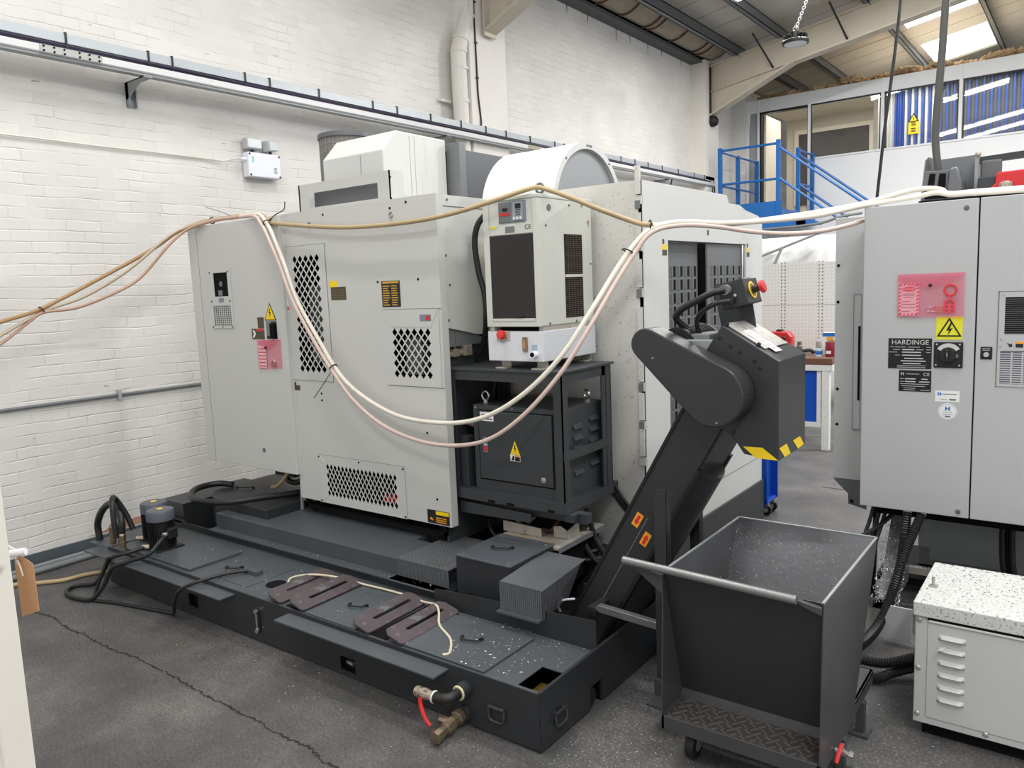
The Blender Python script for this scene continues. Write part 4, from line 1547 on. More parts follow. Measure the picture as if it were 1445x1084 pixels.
decal(MB(), YC - .0012, -4.058, -4.01, 1.46, 1.546, .001).done('isolator_scale', M_midgrey, sw)
lb = decal(MB(), YC, -4.144, -4.081, 1.505, 1.573).done('label', M_olive, dr)
lb = decal(MB(), YC, -4.212, -4.083, 1.437, 1.503).done('label', M_olive, dr)
decal(MB(), YC - .0012, -4.16, -4.085, 1.488, 1.503, .001).done('red_strip', M_redin, lb)
MB().prism([(-4.2, 1.495), (-4.18, 1.49), (-4.17, 1.47), (-4.185, 1.45), (-4.205, 1.445), (-4.19, 1.47)], 'y', YC - .002, YC - .001).done('pictogram', M_white, lb)
MB().lathe((-4.182, YC, .735), (0, -1, 0), [(0, .014), (.004, .014), (.006, .009), (.007, 0)], 14).done('door_lock', M_dgrey, dr)
mb = MB()
mb.tube([(-4.2, 3.1, .6), (-4.18, 3.05, .52), (-4.08, 3.05, .50), (-3.98, 3.08, .56), (-3.96, 3.1, .6)], .018, 8)
mb.box(-4.3, -4.1, 3.05, 3.2, .53, .606)
mb.done('cable_entry', M_rubber, c)
MB().tube([(-4.05, 3.0, .62), (-4.12, 2.98, .53), (-4.22, 3.0, .47), (-4.3, 3.02, .45)], .012, 8).done('brown_cable', M_tan, c)
# pouch hanging on that door
p = thing('document_pouch', (-4.04, 2.893, 1.25), 'pink plastic press-stud pouch below the isolator of the left cabinet', 'pouch')
MB().prism([(-4.157, 1.432), (-3.925, 1.438), (-3.93, 1.262), (-4.155, 1.252)], 'y', YC - .010, YC - .003).done('pouch_body', M_pinkfilm, p)
MB().prism([(-4.157, 1.432), (-3.925, 1.438), (-4.05, 1.375), (-4.09, 1.378)], 'y', YC - .013, YC - .0105).done('flap', M_pinkfilm, p)
MB().cyl((-4.065, YC - .018, 1.388), (-4.065, YC - .013, 1.388), .008, n=12).done('press_stud', M_ink, p)
g = thing('lockout_tag', (-4.11, 2.894, 1.26), 'small red and white tag inside the pink pouch on the left cabinet', 'tag')
MB().box(-4.15, -4.075, YC - .008, YC - .006, 1.262, 1.40).done('card', M_white, g)
mb = MB()
for k in range(6):
    mb.box(-4.148 + .0 * k, -4.077, YC - .0088, YC - .008, 1.27 + .021 * k, 1.277 + .021 * k)
mb.done('red_print', M_redin, g)
g = thing('lockout_padlock', (-3.99, 2.894, 1.26), 'brass padlock in the pink pouch on the left cabinet', 'padlock')
MB().box(-4.03, -3.985, YC - .009, YC - .004, 1.268, 1.3).done('lock_body', M_brass, g)
MB().torus((-4.008, YC - .0065, 1.3), (0, 1, 0), .014, .003, 12, 6, PI, 2 * PI).done('shackle', M_chrome, g)
# ================================================================== STEEL STAND, TRANSFORMER CABINET, OIL CHILLER
st = thing('steel_stand', (-2.33, 3.23, .6), 'dark grey angle iron stand carrying the beige chiller over the black cabinet', 'stand')
SX0, SX1, SY0, SY1, SZ0, SZ1 = -2.69, -1.98, 3.0, 3.46, .61, 1.285
for (x, y) in ((SX0, SY0), (SX1, SY0), (SX0, SY1), (SX1, SY1)):
    sx = 1 if x == SX0 else -1
    sy = 1 if y == SY0 else -1
    w = .05
    mb = MB()
    mb.box(min(x, x + sx * w), max(x, x + sx * w), min(y, y + sy * .006), max(y, y + sy * .006), SZ0, SZ1)
    mb.box(min(x, x + sx * .006), max(x, x + sx * .006), min(y, y + sy * w), max(y, y + sy * w), SZ0, SZ1)
    mb.done('leg', M_stand, st)
MB().box(SX0 - .01, SX1 + .01, SY0 - .012, SY1 + .02, SZ1, SZ1 + .012).done('top_plate', M_stand, st, bevel=.002)
mb = MB()
mb.box(SX0 + .05, SX1 - .05, SY0 + .001, SY0 + .006, SZ1 - .05, SZ1)
mb.box(SX1 - .006, SX1 - .001, SY0 + .05, SY1 - .05, SZ1 - .05, SZ1)
mb.box(SX0 + .05, SX1 - .05, SY1 - .006, SY1 - .001, SZ1 - .05, SZ1)
mb.done('top_rail', M_stand, st)
mb = MB()
mb.box(SX0 - .002, SX1 + .002, SY0 - .002, SY0 + .045, SZ0 - .002, SZ0 + .055)
mb.box(SX1 - .04, SX1 + .002, SY0 + .0455, SY1 + .002, SZ0 - .002, SZ0 + .05)
mb.done('bottom_rail', M_stand, st)
mb = MB()
mb.box(SX1 - .007, SX1 + .001, SY0 + .001, SY1 - .001, .865, .91)
mb.box(SX1 - .009, SX1 - .001, SY1 - .09, SY1 - .055, SZ0 + .052, SZ1 - .002)
mb.done('side_rail', M_stand, st)
mb = MB()
mb.box(-2.72, -1.9, 3.06, 3.11, .555, .605)
mb.box(-2.0, -1.945, 3.02, 3.058, .566, .606)
mb.box(-2.09, -2.0, 3.49, 3.55, .60, .65)
mb.prism([(-2.66, .585), (-2.2, .575), (-2.2, .53), (-2.66, .52)], 'y', 3.02, 3.028)
mb.done('support_bar', M_stand, st, bevel=.002)
mb = MB()
for (x, w_) in ((-2.45, .045), (-2.33, .045), (-2.08, .04)):
    mb.box(x, x + w_, SY0 - .003, SY0 - .002, SZ0 - .001, SZ0 + .012)
mb.done('slot', M_void, st)
MB().box(-2.69, -2.60, 3.03, 3.1, .60, .93).done('bracket_box', M_stand, st, bevel=.003)

t = thing('transformer_cabinet', (-2.29, 3.25, .655), 'black louvred transformer cabinet with hazard sticker inside the steel stand', 'cabinet')
TX0, TX1, TY0, TY1, TZ0, TZ1 = -2.555, -2.02, 3.035, 3.43, .655, 1.105
MB().box(TX0, TX1, TY0 + .008, TY1, TZ0, TZ1).done('body', M_stand, t, bevel=.004)
MB().box(TX0, TX1, TY0, TY0 + .01, TZ0, TZ1).done('front_frame', M_stand, t, bevel=.003)
dr = MB().box(-2.515, -2.062, TY0 - .008, TY0 + .0, .722, 1.075).done('door', M_stand, t, bevel=.003)
MB().holes_plate('y', TY0 - .0012, -2.522, -2.055, .715, 1.082, [(-2.517, -2.06, .72, 1.077)]).done('door_gap', M_void, t)
MB().prism([(-2.316, .867), (-2.256, .867), (-2.286, .936)], 'y', TY0 - .0095, TY0 - .008).done('hazard_triangle', M_yel, dr)
MB().prism([(-2.286, .918), (-2.294, .895), (-2.285, .897), (-2.288, .877), (-2.278, .901), (-2.286, .9), (-2.281, .918)], 'y', TY0 - .0105, TY0 - .0095).done('lightning_bolt', M_ink, dr)
lb = decal(MB(), TY0 - .008, -2.317, -2.255, .832, .866).done('caution_label', M_white, dr)
decal(MB(), TY0 - .0092, -2.287, -2.257, .834, .856, .0008).done('label_text', M_ink, lb)
decal(MB(), TY0 - .0092, -2.287, -2.257, .857, .865, .0008).done('label_strip', M_oran, lb)
MB().prism([(-2.31, .838), (-2.3, .86), (-2.292, .86), (-2.292, .836)], 'y', TY0 - .0102, TY0 - .0092).done('pictogram', M_ink, lb)
lb = decal(MB(), TY0 - .008, -2.502, -2.415, 1.025, 1.07).done('type_plate', M_white, dr)
mb = MB()
for k in range(3):
    mb.box(-2.495, -2.425 - .012 * (k == 1), TY0 - .0102, TY0 - .0092, 1.034 + .011 * k, 1.039 + .011 * k)
mb.done('print_line', M_ink, lb)
lb = decal(MB(), TY0 - .008, -2.487, -2.46, .862, .94).done('indicator_plate', M_panelgrey, dr)
decal(MB(), TY0 - .009, -2.484, -2.463, .868, .892).done('red_lamp', M_red, lb)
mb = MB()
for k in range(3):
    mb.box(-2.482, -2.465, TY0 - .0102, TY0 - .0092, .9 + .012 * k, .904 + .012 * k)
mb.done('print_line', M_white, lb)
MB().lathe((-2.118, TY0 - .008, .755), (0, -1, 0), [(0, .015), (.004, .015), (.006, .01), (.007, 0)], 16).done('lock', M_rustmetal, dr)
screws(t, TY0, [(-2.535, 1.09), (-2.3, 1.095), (-2.04, 1.09), (-2.38, .995), (-2.26, .995)], .005, M_chrome)
for r_ in range(6):
    pass
for (y0, z0) in ((3.15, .99), (3.15, .935), (3.15, .88), (3.15, .76), (3.30, 1.01), (3.30, .955), (3.30, .90), (3.30, .78)):
    MB().prism([(TX1, z0), (TX1 + .012, z0 + .004), (TX1 + .004, z0 + .022), (TX1, z0 + .026)], 'y', y0, y0 + .08).done('louvre', M_stand, t)
for (x, y) in ((-2.52, 3.1), (-2.045, 3.33)):
    e = MB().torus((x, y, TZ1 + .038), (0, 1, 0) if x < -2.3 else (.5, 1, 0), .022, .006, 18, 8).done('eye_bolt', M_chrome, t, smooth=True)
    MB().cyl((x, y, TZ1), (x, y, TZ1 + .014), .014, n=12).done('collar', M_chrome, e)
MB().tube([(-2.68, 3.12, .99), (-2.6, 3.1, .985), (-2.55, 3.1, .985)], .015, 8).done('cable_gland', mat('mauve_conduit', S(150, 120, 126), .5), t)

# oil chiller
c = thing('oil_chiller', (-2.26, 3.28, 1.297), 'beige oil chiller with black mesh front and red filler cap on the steel stand', 'chiller')
CX0, CX1, CY0, CY1, CZ0, CZ1 = -2.425, -2.1, 3.03, 3.51, 1.505, 2.12
MB().box(CX0, CX1, CY0, CY1, CZ0, CZ1 - .01).done('housing', M_chill, c, bevel=.005)
MB().box(CX0 - .006, CX1 + .004, CY0 - .006, CY1 + .004, CZ1 - .012, CZ1 + .006).done('lid', M_chill, c, bevel=.004)
mb = MB()
mb.box(CX0 + .0, CX0 + .035, CY0 - .007, CY0, CZ0, CZ1 - .015)
mb.box(CX1 - .028, CX1 + .0, CY0 - .007, CY0, CZ0, CZ1 - .015)
mb.box(CX0 + .0352, CX1 - .0282, CY0 - .007, CY0, CZ0, CZ0 + .03)
mb.done('front_frame', M_chill, c, bevel=.002)
MB().box(CX0 + .035, CX1 - .028, CY0 - .003, CY0, CZ0 + .03, 1.945).done('mesh_panel', M_mesh, c)
mb = MB()
for k in range(54):
    z = CZ0 + .036 + k * .00745
    mb.box(CX0 + .035, CX1 - .028, CY0 - .0045, CY0 - .003, z, z + .002)
mb.done('mesh_slat', mat('mesh_edge', S(60, 54, 53), .7), c)
MB().box(CX0 + .035, CX1 - .029, CY0 - .010, CY0 - .004, CZ0 + .028, CZ0 + .04).done('catch_rail', M_chill, c)
MB().box(-2.25, -2.2, CY0 - .012, CY0 - .003, CZ0 + .042, CZ0 + .052).done('mesh_tab', M_ink, c)
fr = MB().box(CX0 + .036, CX1 - .029, CY0 - .006, CY0, 1.948, 1.995).done('name_strip', M_chill, c, bevel=.001)
text('ce_mark', 'CE', (CX1 - .056, CY0 - .0065, 1.975), .030, M_ink, fr)
decal(MB(), CY0 - .006, -2.29, -2.235, 1.955, 1.985).done('type_plate', M_midgrey, fr)
decal(MB(), CY0 - .006, -2.385, -2.345, 1.979, 1.99).done('yellow_label', M_lyel, fr)
cp = MB().box(-2.327, -2.168, CY0 - .008, CY0, 2.003, 2.103).done('control_panel', M_panelgrey, c, bevel=.003)
MB().box(-2.322, -2.252, CY0 - .0095, CY0 - .008, 2.008, 2.098).done('panel_field', M_midgrey, cp)
MB().box(-2.3, -2.27, CY0 - .011, CY0 - .0095, 2.056, 2.072).done('display', M_ink, cp)
MB().box(-2.322, -2.256, CY0 - .011, CY0 - .0095, 2.036, 2.05).done('red_strip', M_redin, cp)
MB().box(-2.24, -2.18, CY0 - .011, CY0 - .008, 2.01, 2.096).done('controller', mat('controller_grey', S(150, 158, 166), .4), cp, bevel=.002)
MB().box(-2.222, -2.19, CY0 - .013, CY0 - .011, 2.065, 2.088).done('display', M_ink, cp)
for k in range(3):
    MB().cyl((-2.23 + .019 * k, CY0 - .014, 2.02), (-2.23 + .019 * k, CY0 - .011, 2.02), .0065, n=10).done('button', M_white, cp)
mb = MB()
for k in range(4):
    mb.box(-2.222, -2.195 + .004 * (k % 2), CY0 - .0125, CY0 - .011, 2.034 + .008 * k, 2.037 + .008 * k)
mb.done('print_line', M_ink, cp)
# finned opening in the side
MB().box(CX1 + .0, CX1 + .0012, 3.245, 3.41, 1.535, 1.945).done('side_opening', M_void, c)
mb = MB()
for k in range(42):
    z = 1.54 + k * .0097
    mb.box(CX1 + .001, CX1 + .003, 3.245, 3.41, z, z + .004)
for k in range(5):
    y = 3.275 + k * .0265
    mb.box(CX1 + .001, CX1 + .004, y, y + .003, 1.535, 1.945)
mb.done('side_fin', M_rmesh, c)
MB().box(CX1 + .0, CX1 + .0045, 3.245, 3.41, 1.735, 1.748).done('fin_bar', M_chill, c)
MB().cyl((CX1, 3.12, 2.065), (CX1 + .003, 3.12, 2.065), .016, n=16).done('round_plug', M_dgrey, c)
mb = MB()
for (y, z) in ((3.09, 1.98), (3.3, 2.085), (3.34, 1.515), (3.1, 1.515), (3.49, 1.8)):
    mb.cyl((CX1, y, z), (CX1 + .003, y, z), .006, n=8)
mb.done('side_bolt', M_dgrey, c)
e = MB().torus((-2.115, 3.075, CZ1 + .032), (0, 1, 0), .022, .006, 18, 8).done('eye_bolt', M_midgrey, c, smooth=True)
MB().cyl((-2.115, 3.075, CZ1), (-2.115, 3.075, CZ1 + .012), .012, n=10).done('collar', M_midgrey, e)
# its oil tank
tk = MB().box(-2.43, -2.095, CY0 + .0, CY1 + .005, 1.335, 1.482).done('oil_tank', M_chtank, c, bevel=.004)
MB().box(-2.39, -2.12, CY0 + .05, CY1 - .02, 1.482, 1.506).done('spacer', M_void, c)
mb = MB()
mb.box(-2.13, -2.105, CY0 + .02, CY1 - .02, 1.482, 1.505)
mb.box(-2.41, -2.385, CY0 + .0, CY0 + .06, 1.482, 1.505)
mb.done('foot', M_rustlight, c)
nt_ = MB().box(-2.372, -2.29, CY0 - .002, CY0 + .01, 1.435, 1.484).done('filler_notch', M_rustlight, tk)
MB().cyl((-2.335, CY0 + .012, 1.462), (-2.335, CY0 - .028, 1.468), .024, .021, 16).done('filler_cap', M_bred, tk, bevel=.003)
MB().cyl((-2.335, CY0 + .0, 1.455), (-2.335, CY0 - .006, 1.455), .027, n=16).done('cap_collar', M_rustmetal, tk)
sg = MB().box(-2.211, -2.185, CY0 - .012, CY0, 1.385, 1.455).done('sight_gauge', M_brass, tk, bevel=.003)
MB().box(-2.204, -2.192, CY0 - .014, CY0 - .012, 1.40, 1.44).done('gauge_glass', mat('amber_glass', S(196, 130, 90), .2), sg)
decal(MB(), CY0, -2.163, -2.13, 1.39, 1.418).done('blue_label', mat('pale_blue_label', S(150, 176, 196), .5), tk)
MB().cyl((-2.142, CY0, 1.372), (-2.142, CY0 - .03, 1.372), .018, n=14).done('drain_pipe', M_plast, tk)
MB().cyl((-2.142, CY0 - .03, 1.372), (-2.142, CY0 - .031, 1.372), .012, n=14).done('drain_bore', M_void, tk)
mb = MB()
for (x, y) in ((-2.36, CY0 + .03), (-2.14, CY0 + .03), (-2.14, CY1 - .05)):
    mb.prism([(y - .03, 1.297), (y + .03, 1.297), (y + .03, 1.335), (y + .022, 1.335), (y + .022, 1.303), (y - .03, 1.303)], 'x', x - .03, x + .03)
mb.done('mounting_foot', M_rustlight, c)

# ================================================================== COOLANT TANK
k_ = thing('coolant_tank', (-3.15, 2.6, 0), 'long low black coolant tank on the floor in front of the machine', 'tank')
TL, TR, TF, ZT = -4.74, -1.55, 2.14, .224
N1, N2 = (-3.87, -3.78, .055, .125), (-2.64, -2.54, .03, .095)
mb = MB().holes_plate('y', TF, TL, TR, 0.012, ZT + .008, [N1, N2])
mb.prism([(TF, .012), (2.475, .012), (2.475, .105), (2.58, .105), (2.58, .012), (3.12, .012), (3.12, .236), (2.548, .236), (TF, ZT + .008)], 'x', TR - .006, TR)
mb.box(TL, TL + .006, TF, 2.6, .012, ZT)
mb.box(-1.95, TR, 3.1, 3.11, .012, .236)
mb.done('tank_wall', M_black, k_, solid=.006)
mb = MB().holes_plate('z', ZT, TL, TR - .006, TF + .006, 2.6, [(-1.668, -1.562, 2.165, 2.33)])
mb.done('deck', M_deck, k_, solid=-.004)
mb = MB()
for n_ in (N1, N2):
    mb.box(n_[0] - .01, n_[1] + .01, TF + .02, TF + .2, n_[2] - .01, n_[3] + .01)
mb.box(-1.75, -1.57, 2.16, 2.34, .10, .11)
mb.done('inner_box', M_void, k_)
MB().box(-1.68, -1.56, 2.15, 2.34, .14, .15).done('coolant_pool', M_gold, k_)
MB().cyl((-2.62, TF + .02, .06), (-2.56, TF + .005, .065), .01, n=8).done('wheel_axle', M_chrome, k_)
mb = MB()
mb.box(-1.9, -1.56, 2.6, 3.1, .06, .07)
mb.done('well_floor', M_gold, k_)
MB().box(-1.9, -1.56, 2.585, 2.59, .05, .22).done('well_wall', M_gold, k_)
MB().box(-1.58, -1.557, 2.6, 3.09, .07, .2).done('well_wall', M_gold, k_)
MB().box(-1.9, -1.557, 2.579, 2.584, 0.0, .2).done('inner_box', M_void, k_)
# castor behind the gap in the right end
MB().cyl((-1.6, 2.5, .045), (-1.56, 2.5, .045), .045, n=18).done('castor', M_rubber, k_)
# raised splash plate, riser and ledges
MB().prism([(-2.43, .224), (TR - .004, .224), (TR - .004, .352), (-2.43, .305)], 'y', 2.548, 2.553).done('splash_plate', M_black, k_)
mb = MB()
mb.box(-5.02, -2.43, 2.6, 2.61, .1, .262)
mb.done('riser', M_black, k_)
mb = MB()
mb.box(-4.38, -2.43, 2.585, 2.65, .262, .272)
mb.done('ledge', M_deck, k_, bevel=.002)
mb = MB()
mb.box(-5.03, -4.72, 2.6, 2.64, .255, .262)
mb.done('ledge', M_black, k_)
# step cover over the rear of the tank
mb = MB()
mb.box(-4.38, -2.9, 2.645, 3.08, .27, .36)
mb.box(-2.9, -2.78, 2.645, 2.915, .27, .36)
mb.done('step_cover', M_deck, k_, bevel=.004)
MB().box(-2.9, -2.7, 2.93, 3.09, .225, .24).done('pit_floor', M_void, k_)
mb = MB()
mb.box(-2.78, -2.43, 2.645, 3.085, .356, .36)
mb.box(-2.78, -2.43, 2.645, 2.649, .27, .358)
mb.done('perforated_cover', M_perf, k_)
MB().box(-2.78, -2.43, 2.575, 2.645, .268, .272).done('perforated_cover_lip', M_deck, k_)
MB().box(-2.72, -2.44, 2.66, 3.0, .224, .24).done('lower_deck', M_deck, k_)
MB().box(-2.43, -1.9, 2.56, 3.12, .05, .15).done('lower_deck', M_void, k_)
# left rear boxes
MB().box(-5.04, -4.775, 2.655, 3.3, .14, .36).done('rear_box', M_black, k_, bevel=.003)
mb = MB()
pts = []
for i in range(9):
    a = PI / 2 + PI * .5 * i / 8
    pts.append((-4.52 + .2 * math.cos(a), 2.95 + .2 * math.sin(a)))
for i in range(9):
    a = PI + PI * .5 * i / 8
    pts.append((-4.45 + .27 * math.cos(a), 2.98 + .27 * math.sin(a)))
pts = [(-3.95, 3.4), (-4.72, 3.4)] + [(-4.72 + .27 - .27 * math.cos(PI / 2 * i / 8), 2.99 - .27 * math.sin(PI / 2 * i / 8)) for i in range(9)] + [(-3.95, 2.72)]
mb.prism(pts, 'z', .2, .42)
dm_ = mb.done('rear_drum', M_black, k_, bevel=.004)


def bail(x, y, z, w, par, rot=0.2, lab='lid_handle'):
    """folded wire handle lying on a lid"""
    h = [(-w / 2, 0, .004), (-w / 2 + .005, -.012, .012), (-w / 2 + .012, -.028, .012), (w / 2 - .012, -.028, .012), (w / 2 - .005, -.012, .012), (w / 2, 0, .004)]
    M4 = Matrix.Translation((x, y, z)) @ Matrix.Rotation(rot, 4, 'Z')
    mb = MB().tube([M4 @ Vector(p) for p in h], .0042, 7, 3)
    for sx in (-w / 2, w / 2):
        mb.cyl(M4 @ Vector((sx, .006, 0)), M4 @ Vector((sx, .006, .01)), .008, n=8)
    return mb.done(lab, M_ink, par)


bail(-4.55, 2.98, .42, .12, k_, .45)
# lids on the deck
l1 = MB().box(-2.33, -1.825, 2.16, 2.5, ZT, ZT + .010).done('lid', M_deck, k_, bevel=.002)
bail(-2.04, 2.345, ZT + .01, .09, l1, .3)
l2 = MB().box(-2.90, -2.55, 2.155, 2.52, ZT, ZT + .006).done('lid', M_deck, k_, bevel=.002)
bail(-2.73, 2.335, ZT + .006, .09, l2, .35)
l3 = MB().box(-4.6, -3.9, 2.17, 2.5, ZT, ZT + .014).done('lid', M_deck, k_, bevel=.002)
l4 = MB().box(-3.72, -3.42, 2.2, 2.5, ZT, ZT + .003).done('lid', M_deck, k_)
bail(-3.72, 2.33, ZT + .003, .09, l4, .5)
MB().box(-3.62, -3.5, 2.315, 2.36, ZT, ZT + .028).done('junction_box', M_deck, k_, bevel=.003)
MB().cyl((-3.325, 2.31, ZT + .0005), (-3.325, 2.31, ZT + .0015), .052, n=30).done('round_hole', M_void, k_)
MB().box(-3.05, -2.95, 2.16, 2.56, ZT, ZT + .0015).done('deck_slot', M_void, k_)
MB().box(-2.46, -2.36, 2.16, 2.56, ZT, ZT + .0015).done('deck_slot', M_void, k_)
mb = MB()
for (x0, x1) in ((-4.86, -3.425), (-2.985, -1.985)):
    mb.prism([(2.045, .213), (2.14, .213), (2.14, .165), (2.137, .165), (2.137, .205), (2.045, .205)], 'x', x0, x1)
mb.done('front_flange', M_deck, k_, bevel=.002)
MB().box(-5.0, TL, 2.145, 2.6, .205, .213).done('end_shelf', M_deck, k_)
sg = MB().box(-3.256, -3.222, TF - .015, TF, .058, .172).done('sight_glass', M_ink, k_, bevel=.004)
MB().box(-3.246, -3.232, TF - .018, TF - .015, .075, .155).done('glass_tube', M_chrome, sg)
MB().cyl((-3.239, TF - .012, .165), (-3.239, TF - .024, .165), .012, n=10).done('gauge_nut', M_chrome, sg)
MB().cyl((-3.239, TF - .012, .066), (-3.239, TF - .024, .066), .012, n=10).done('gauge_nut', M_chrome, sg)


def drop(par, P, u, n):
    """drop handle on a plate: P centre of the pivot, u along the wall, n out of the wall"""
    P, u, n = Vector(P), Vector(u), Vector(n)
    z = Vector((0, 0, 1))
    w = .036
    mb = MB().tube([P - u * w + n * .012, P + u * w + n * .012], .0075, 10, 1)
    for s in (-1, 1):
        mb.cyl(P + u * w * s * .8, P + u * w * s * .8 + n * .014, .010, n=10)
    pl = mb.done('drop_handle', M_black, par)
    MB().tube([P - u * w + n * .012, P - u * w + n * .016 - z * .03, P - u * (w - .012) + n * .016 - z * .05, P + u * (w - .012) + n * .016 - z * .05, P + u * w + n * .016 - z * .03, P + u * w + n * .012], .0048, 8, 4).done('handle_bow', M_stand, pl)
    mb = MB()
    c = P + z * .0
    pts = [c + u * (w * 1.15 * math.cos(a)) + z * (.022 * math.sin(a)) + n * .002 for a in [PI * i / 10 for i in range(11)]]
    mb.poly(pts)
    mb.done('handle_plate', M_stand, pl)


drop(k_, (-1.745, TF, .122), (1, 0, 0), (0, -1, 0))
drop(k_, (TR, 2.255, .118), (0, 1, 0), (1, 0, 0))
# drain pipes and ball valve
v = MB().cyl((-1.9, TF, .155), (-1.9, TF - .045, .155), .034, n=20).done('upper_drain', M_black, k_)
MB().torus((-1.9, TF - .047, .155), (0, 1, 0), .024, .006, 16, 6).done('sealing_ring', mat('cream_seal', S(206, 196, 160), .6), v)
MB().tube([(-1.9, TF - .04, .155), (-1.9, TF - .085, .155), (-1.915, TF - .105, .153), (-1.94, TF - .11, .15), (-1.97, TF - .11, .148)], .022, 14, 5).done('elbow', M_ink, v, smooth=True)
MB().lathe((-1.965, TF - .11, .148), (-1, 0, -.02), [(0, .024), (.01, .024), (.012, .018), (.04, .019), (.042, .022), (.06, .022), (.062, .017), (.075, .017), (.077, .022), (.098, .02), (.1, .012)], 12).done('valve_body', M_rustmetal, v)
MB().torus((-1.968, TF - .11, .148), (1, 0, 0), .02, .005, 14, 6).done('sealing_ring', M_white, v)
mb = MB()
mb.tube([(-2.02, TF - .135, .14), (-2.015, TF - .14, .115), (-1.985, TF - .15, .075), (-1.96, TF - .15, .052)], .0085, 8, 4)
mb.done('red_lever', M_red, v)
v = MB().cyl((-1.915, TF, .05), (-1.915, TF - .025, .05), .036, n=20).done('lower_drain', M_black, k_)
MB().lathe((-1.915, TF - .02, .05), (.05, -1, -.08), [(0, .024), (.008, .03), (.03, .03), (.034, .022), (.06, .022), (.064, .03), (.1, .027), (.104, .021), (.135, .021), (.137, .026), (.165, .026), (.167, .017), (.168, .0)], 8).done('brass_valve', M_brass, v)
MB().cyl((-1.92, TF - .1, .06), (-1.945, TF - .12, .075), .016, n=8).done('valve_stem', M_brass, v)

# black box and punched guard at the right rear of the tank
b = MB().box(-2.375, -2.055, 2.645, 3.0, .2, .45).done('filter_box', M_black, k_, bevel=.003)
h = MB().box(-2.38, -2.05, 2.64, 3.005, .446, .454).done('filter_box_lid', M_deck, b, bevel=.002)
bail(-2.23, 2.82, .454, .1, b, .35)
mb = MB()
for (x, y) in ((-2.35, 2.67), (-2.08, 2.67), (-2.35, 2.97), (-2.08, 2.97)):
    mb.cyl((x, y, .454), (x, y, .461), .008, n=8)
mb.done('lid_bolt', M_chrome, b)
mb = MB()
mb.prism([(-2.025, 2.53), (-1.80, 2.53), (-1.845, 2.95), (-2.07, 2.95)], 'z', .428, .431)
mb.poly([(-2.027, 2.53, .302), (-1.802, 2.53, .302), (-1.802, 2.53, .43), (-2.027, 2.53, .43)])
mb.poly([(-1.80, 2.53, .302), (-1.845, 2.8, .3), (-1.84, 2.9, .43), (-1.80, 2.53, .43)])
g = mb.done('punched_guard', M_perf, k_)
MB().box(-2.035, -1.81, 2.512, 2.535, .292, .302).done('guard_lip', M_deck, g, bevel=.001)
MB().tube([(-1.86, 2.75, .25), (-1.85, 2.72, .29), (-1.83, 2.73, .315), (-1.78, 2.75, .325)], .005, 8).done('white_pipe', M_plast, k_)

# chip tray behind the black box
t = thing('chip_tray', (-2.2, 3.2, .38), 'rust dusted steel tray behind the black lidded box', 'tray')
MB().box(-2.40, -2.02, 2.995, 3.44, .425, .436).done('tray_sheet', M_rustlight, t)
MB().box(-2.40, -2.06, 3.01, 3.07, .436, .438).done('rusty_strip', M_rustplate, t)
MB().box(-2.022, -2.018, 2.995, 3.44, .412, .436).done('tray_edge', M_midgrey, t)
MB().box(-2.40, -2.04, 3.0, 3.4, .224, .41).done('tray_base', M_void, t)
MB().prism([(-2.43, .438), (-2.19, .438), (-2.19, .482), (-2.43, .492)], 'y', 3.09, 3.094).done('upright_plate', M_rustlight, t)
MB().prism([(-2.14, .438), (-2.06, .438), (-2.06, .48), (-2.10, .50), (-2.14, .49)], 'y', 3.13, 3.134).done('upright_plate', M_rustlight, t)
MB().prism([(3.13, .438), (3.24, .438), (3.24, .50), (3.13, .48)], 'x', -2.062, -2.058).done('upright_plate', M_rustlight, t)
o = thing('chip_rake', (-2.2, 3.25, .44), 'dark dirty hand tool lying on the rusty tray', 'tool')
MB().tube([(-2.40, 3.3, .47), (-2.3, 3.28, .50), (-2.2, 3.25, .515), (-2.1, 3.25, .49), (-2.05, 3.3, .46)], .016, 8).done('handle', M_rubber, o)
MB().prism([(-2.36, .438), (-2.1, .438), (-2.08, .46), (-2.12, .51), (-2.3, .505)], 'y', 3.22, 3.34).done('head', M_void, o, bevel=.006)
MB().tube([(-2.2, 3.16, .44), (-2.16, 3.15, .47), (-2.15, 3.2, .51)], .008, 6).done('hook', M_rustk, o)

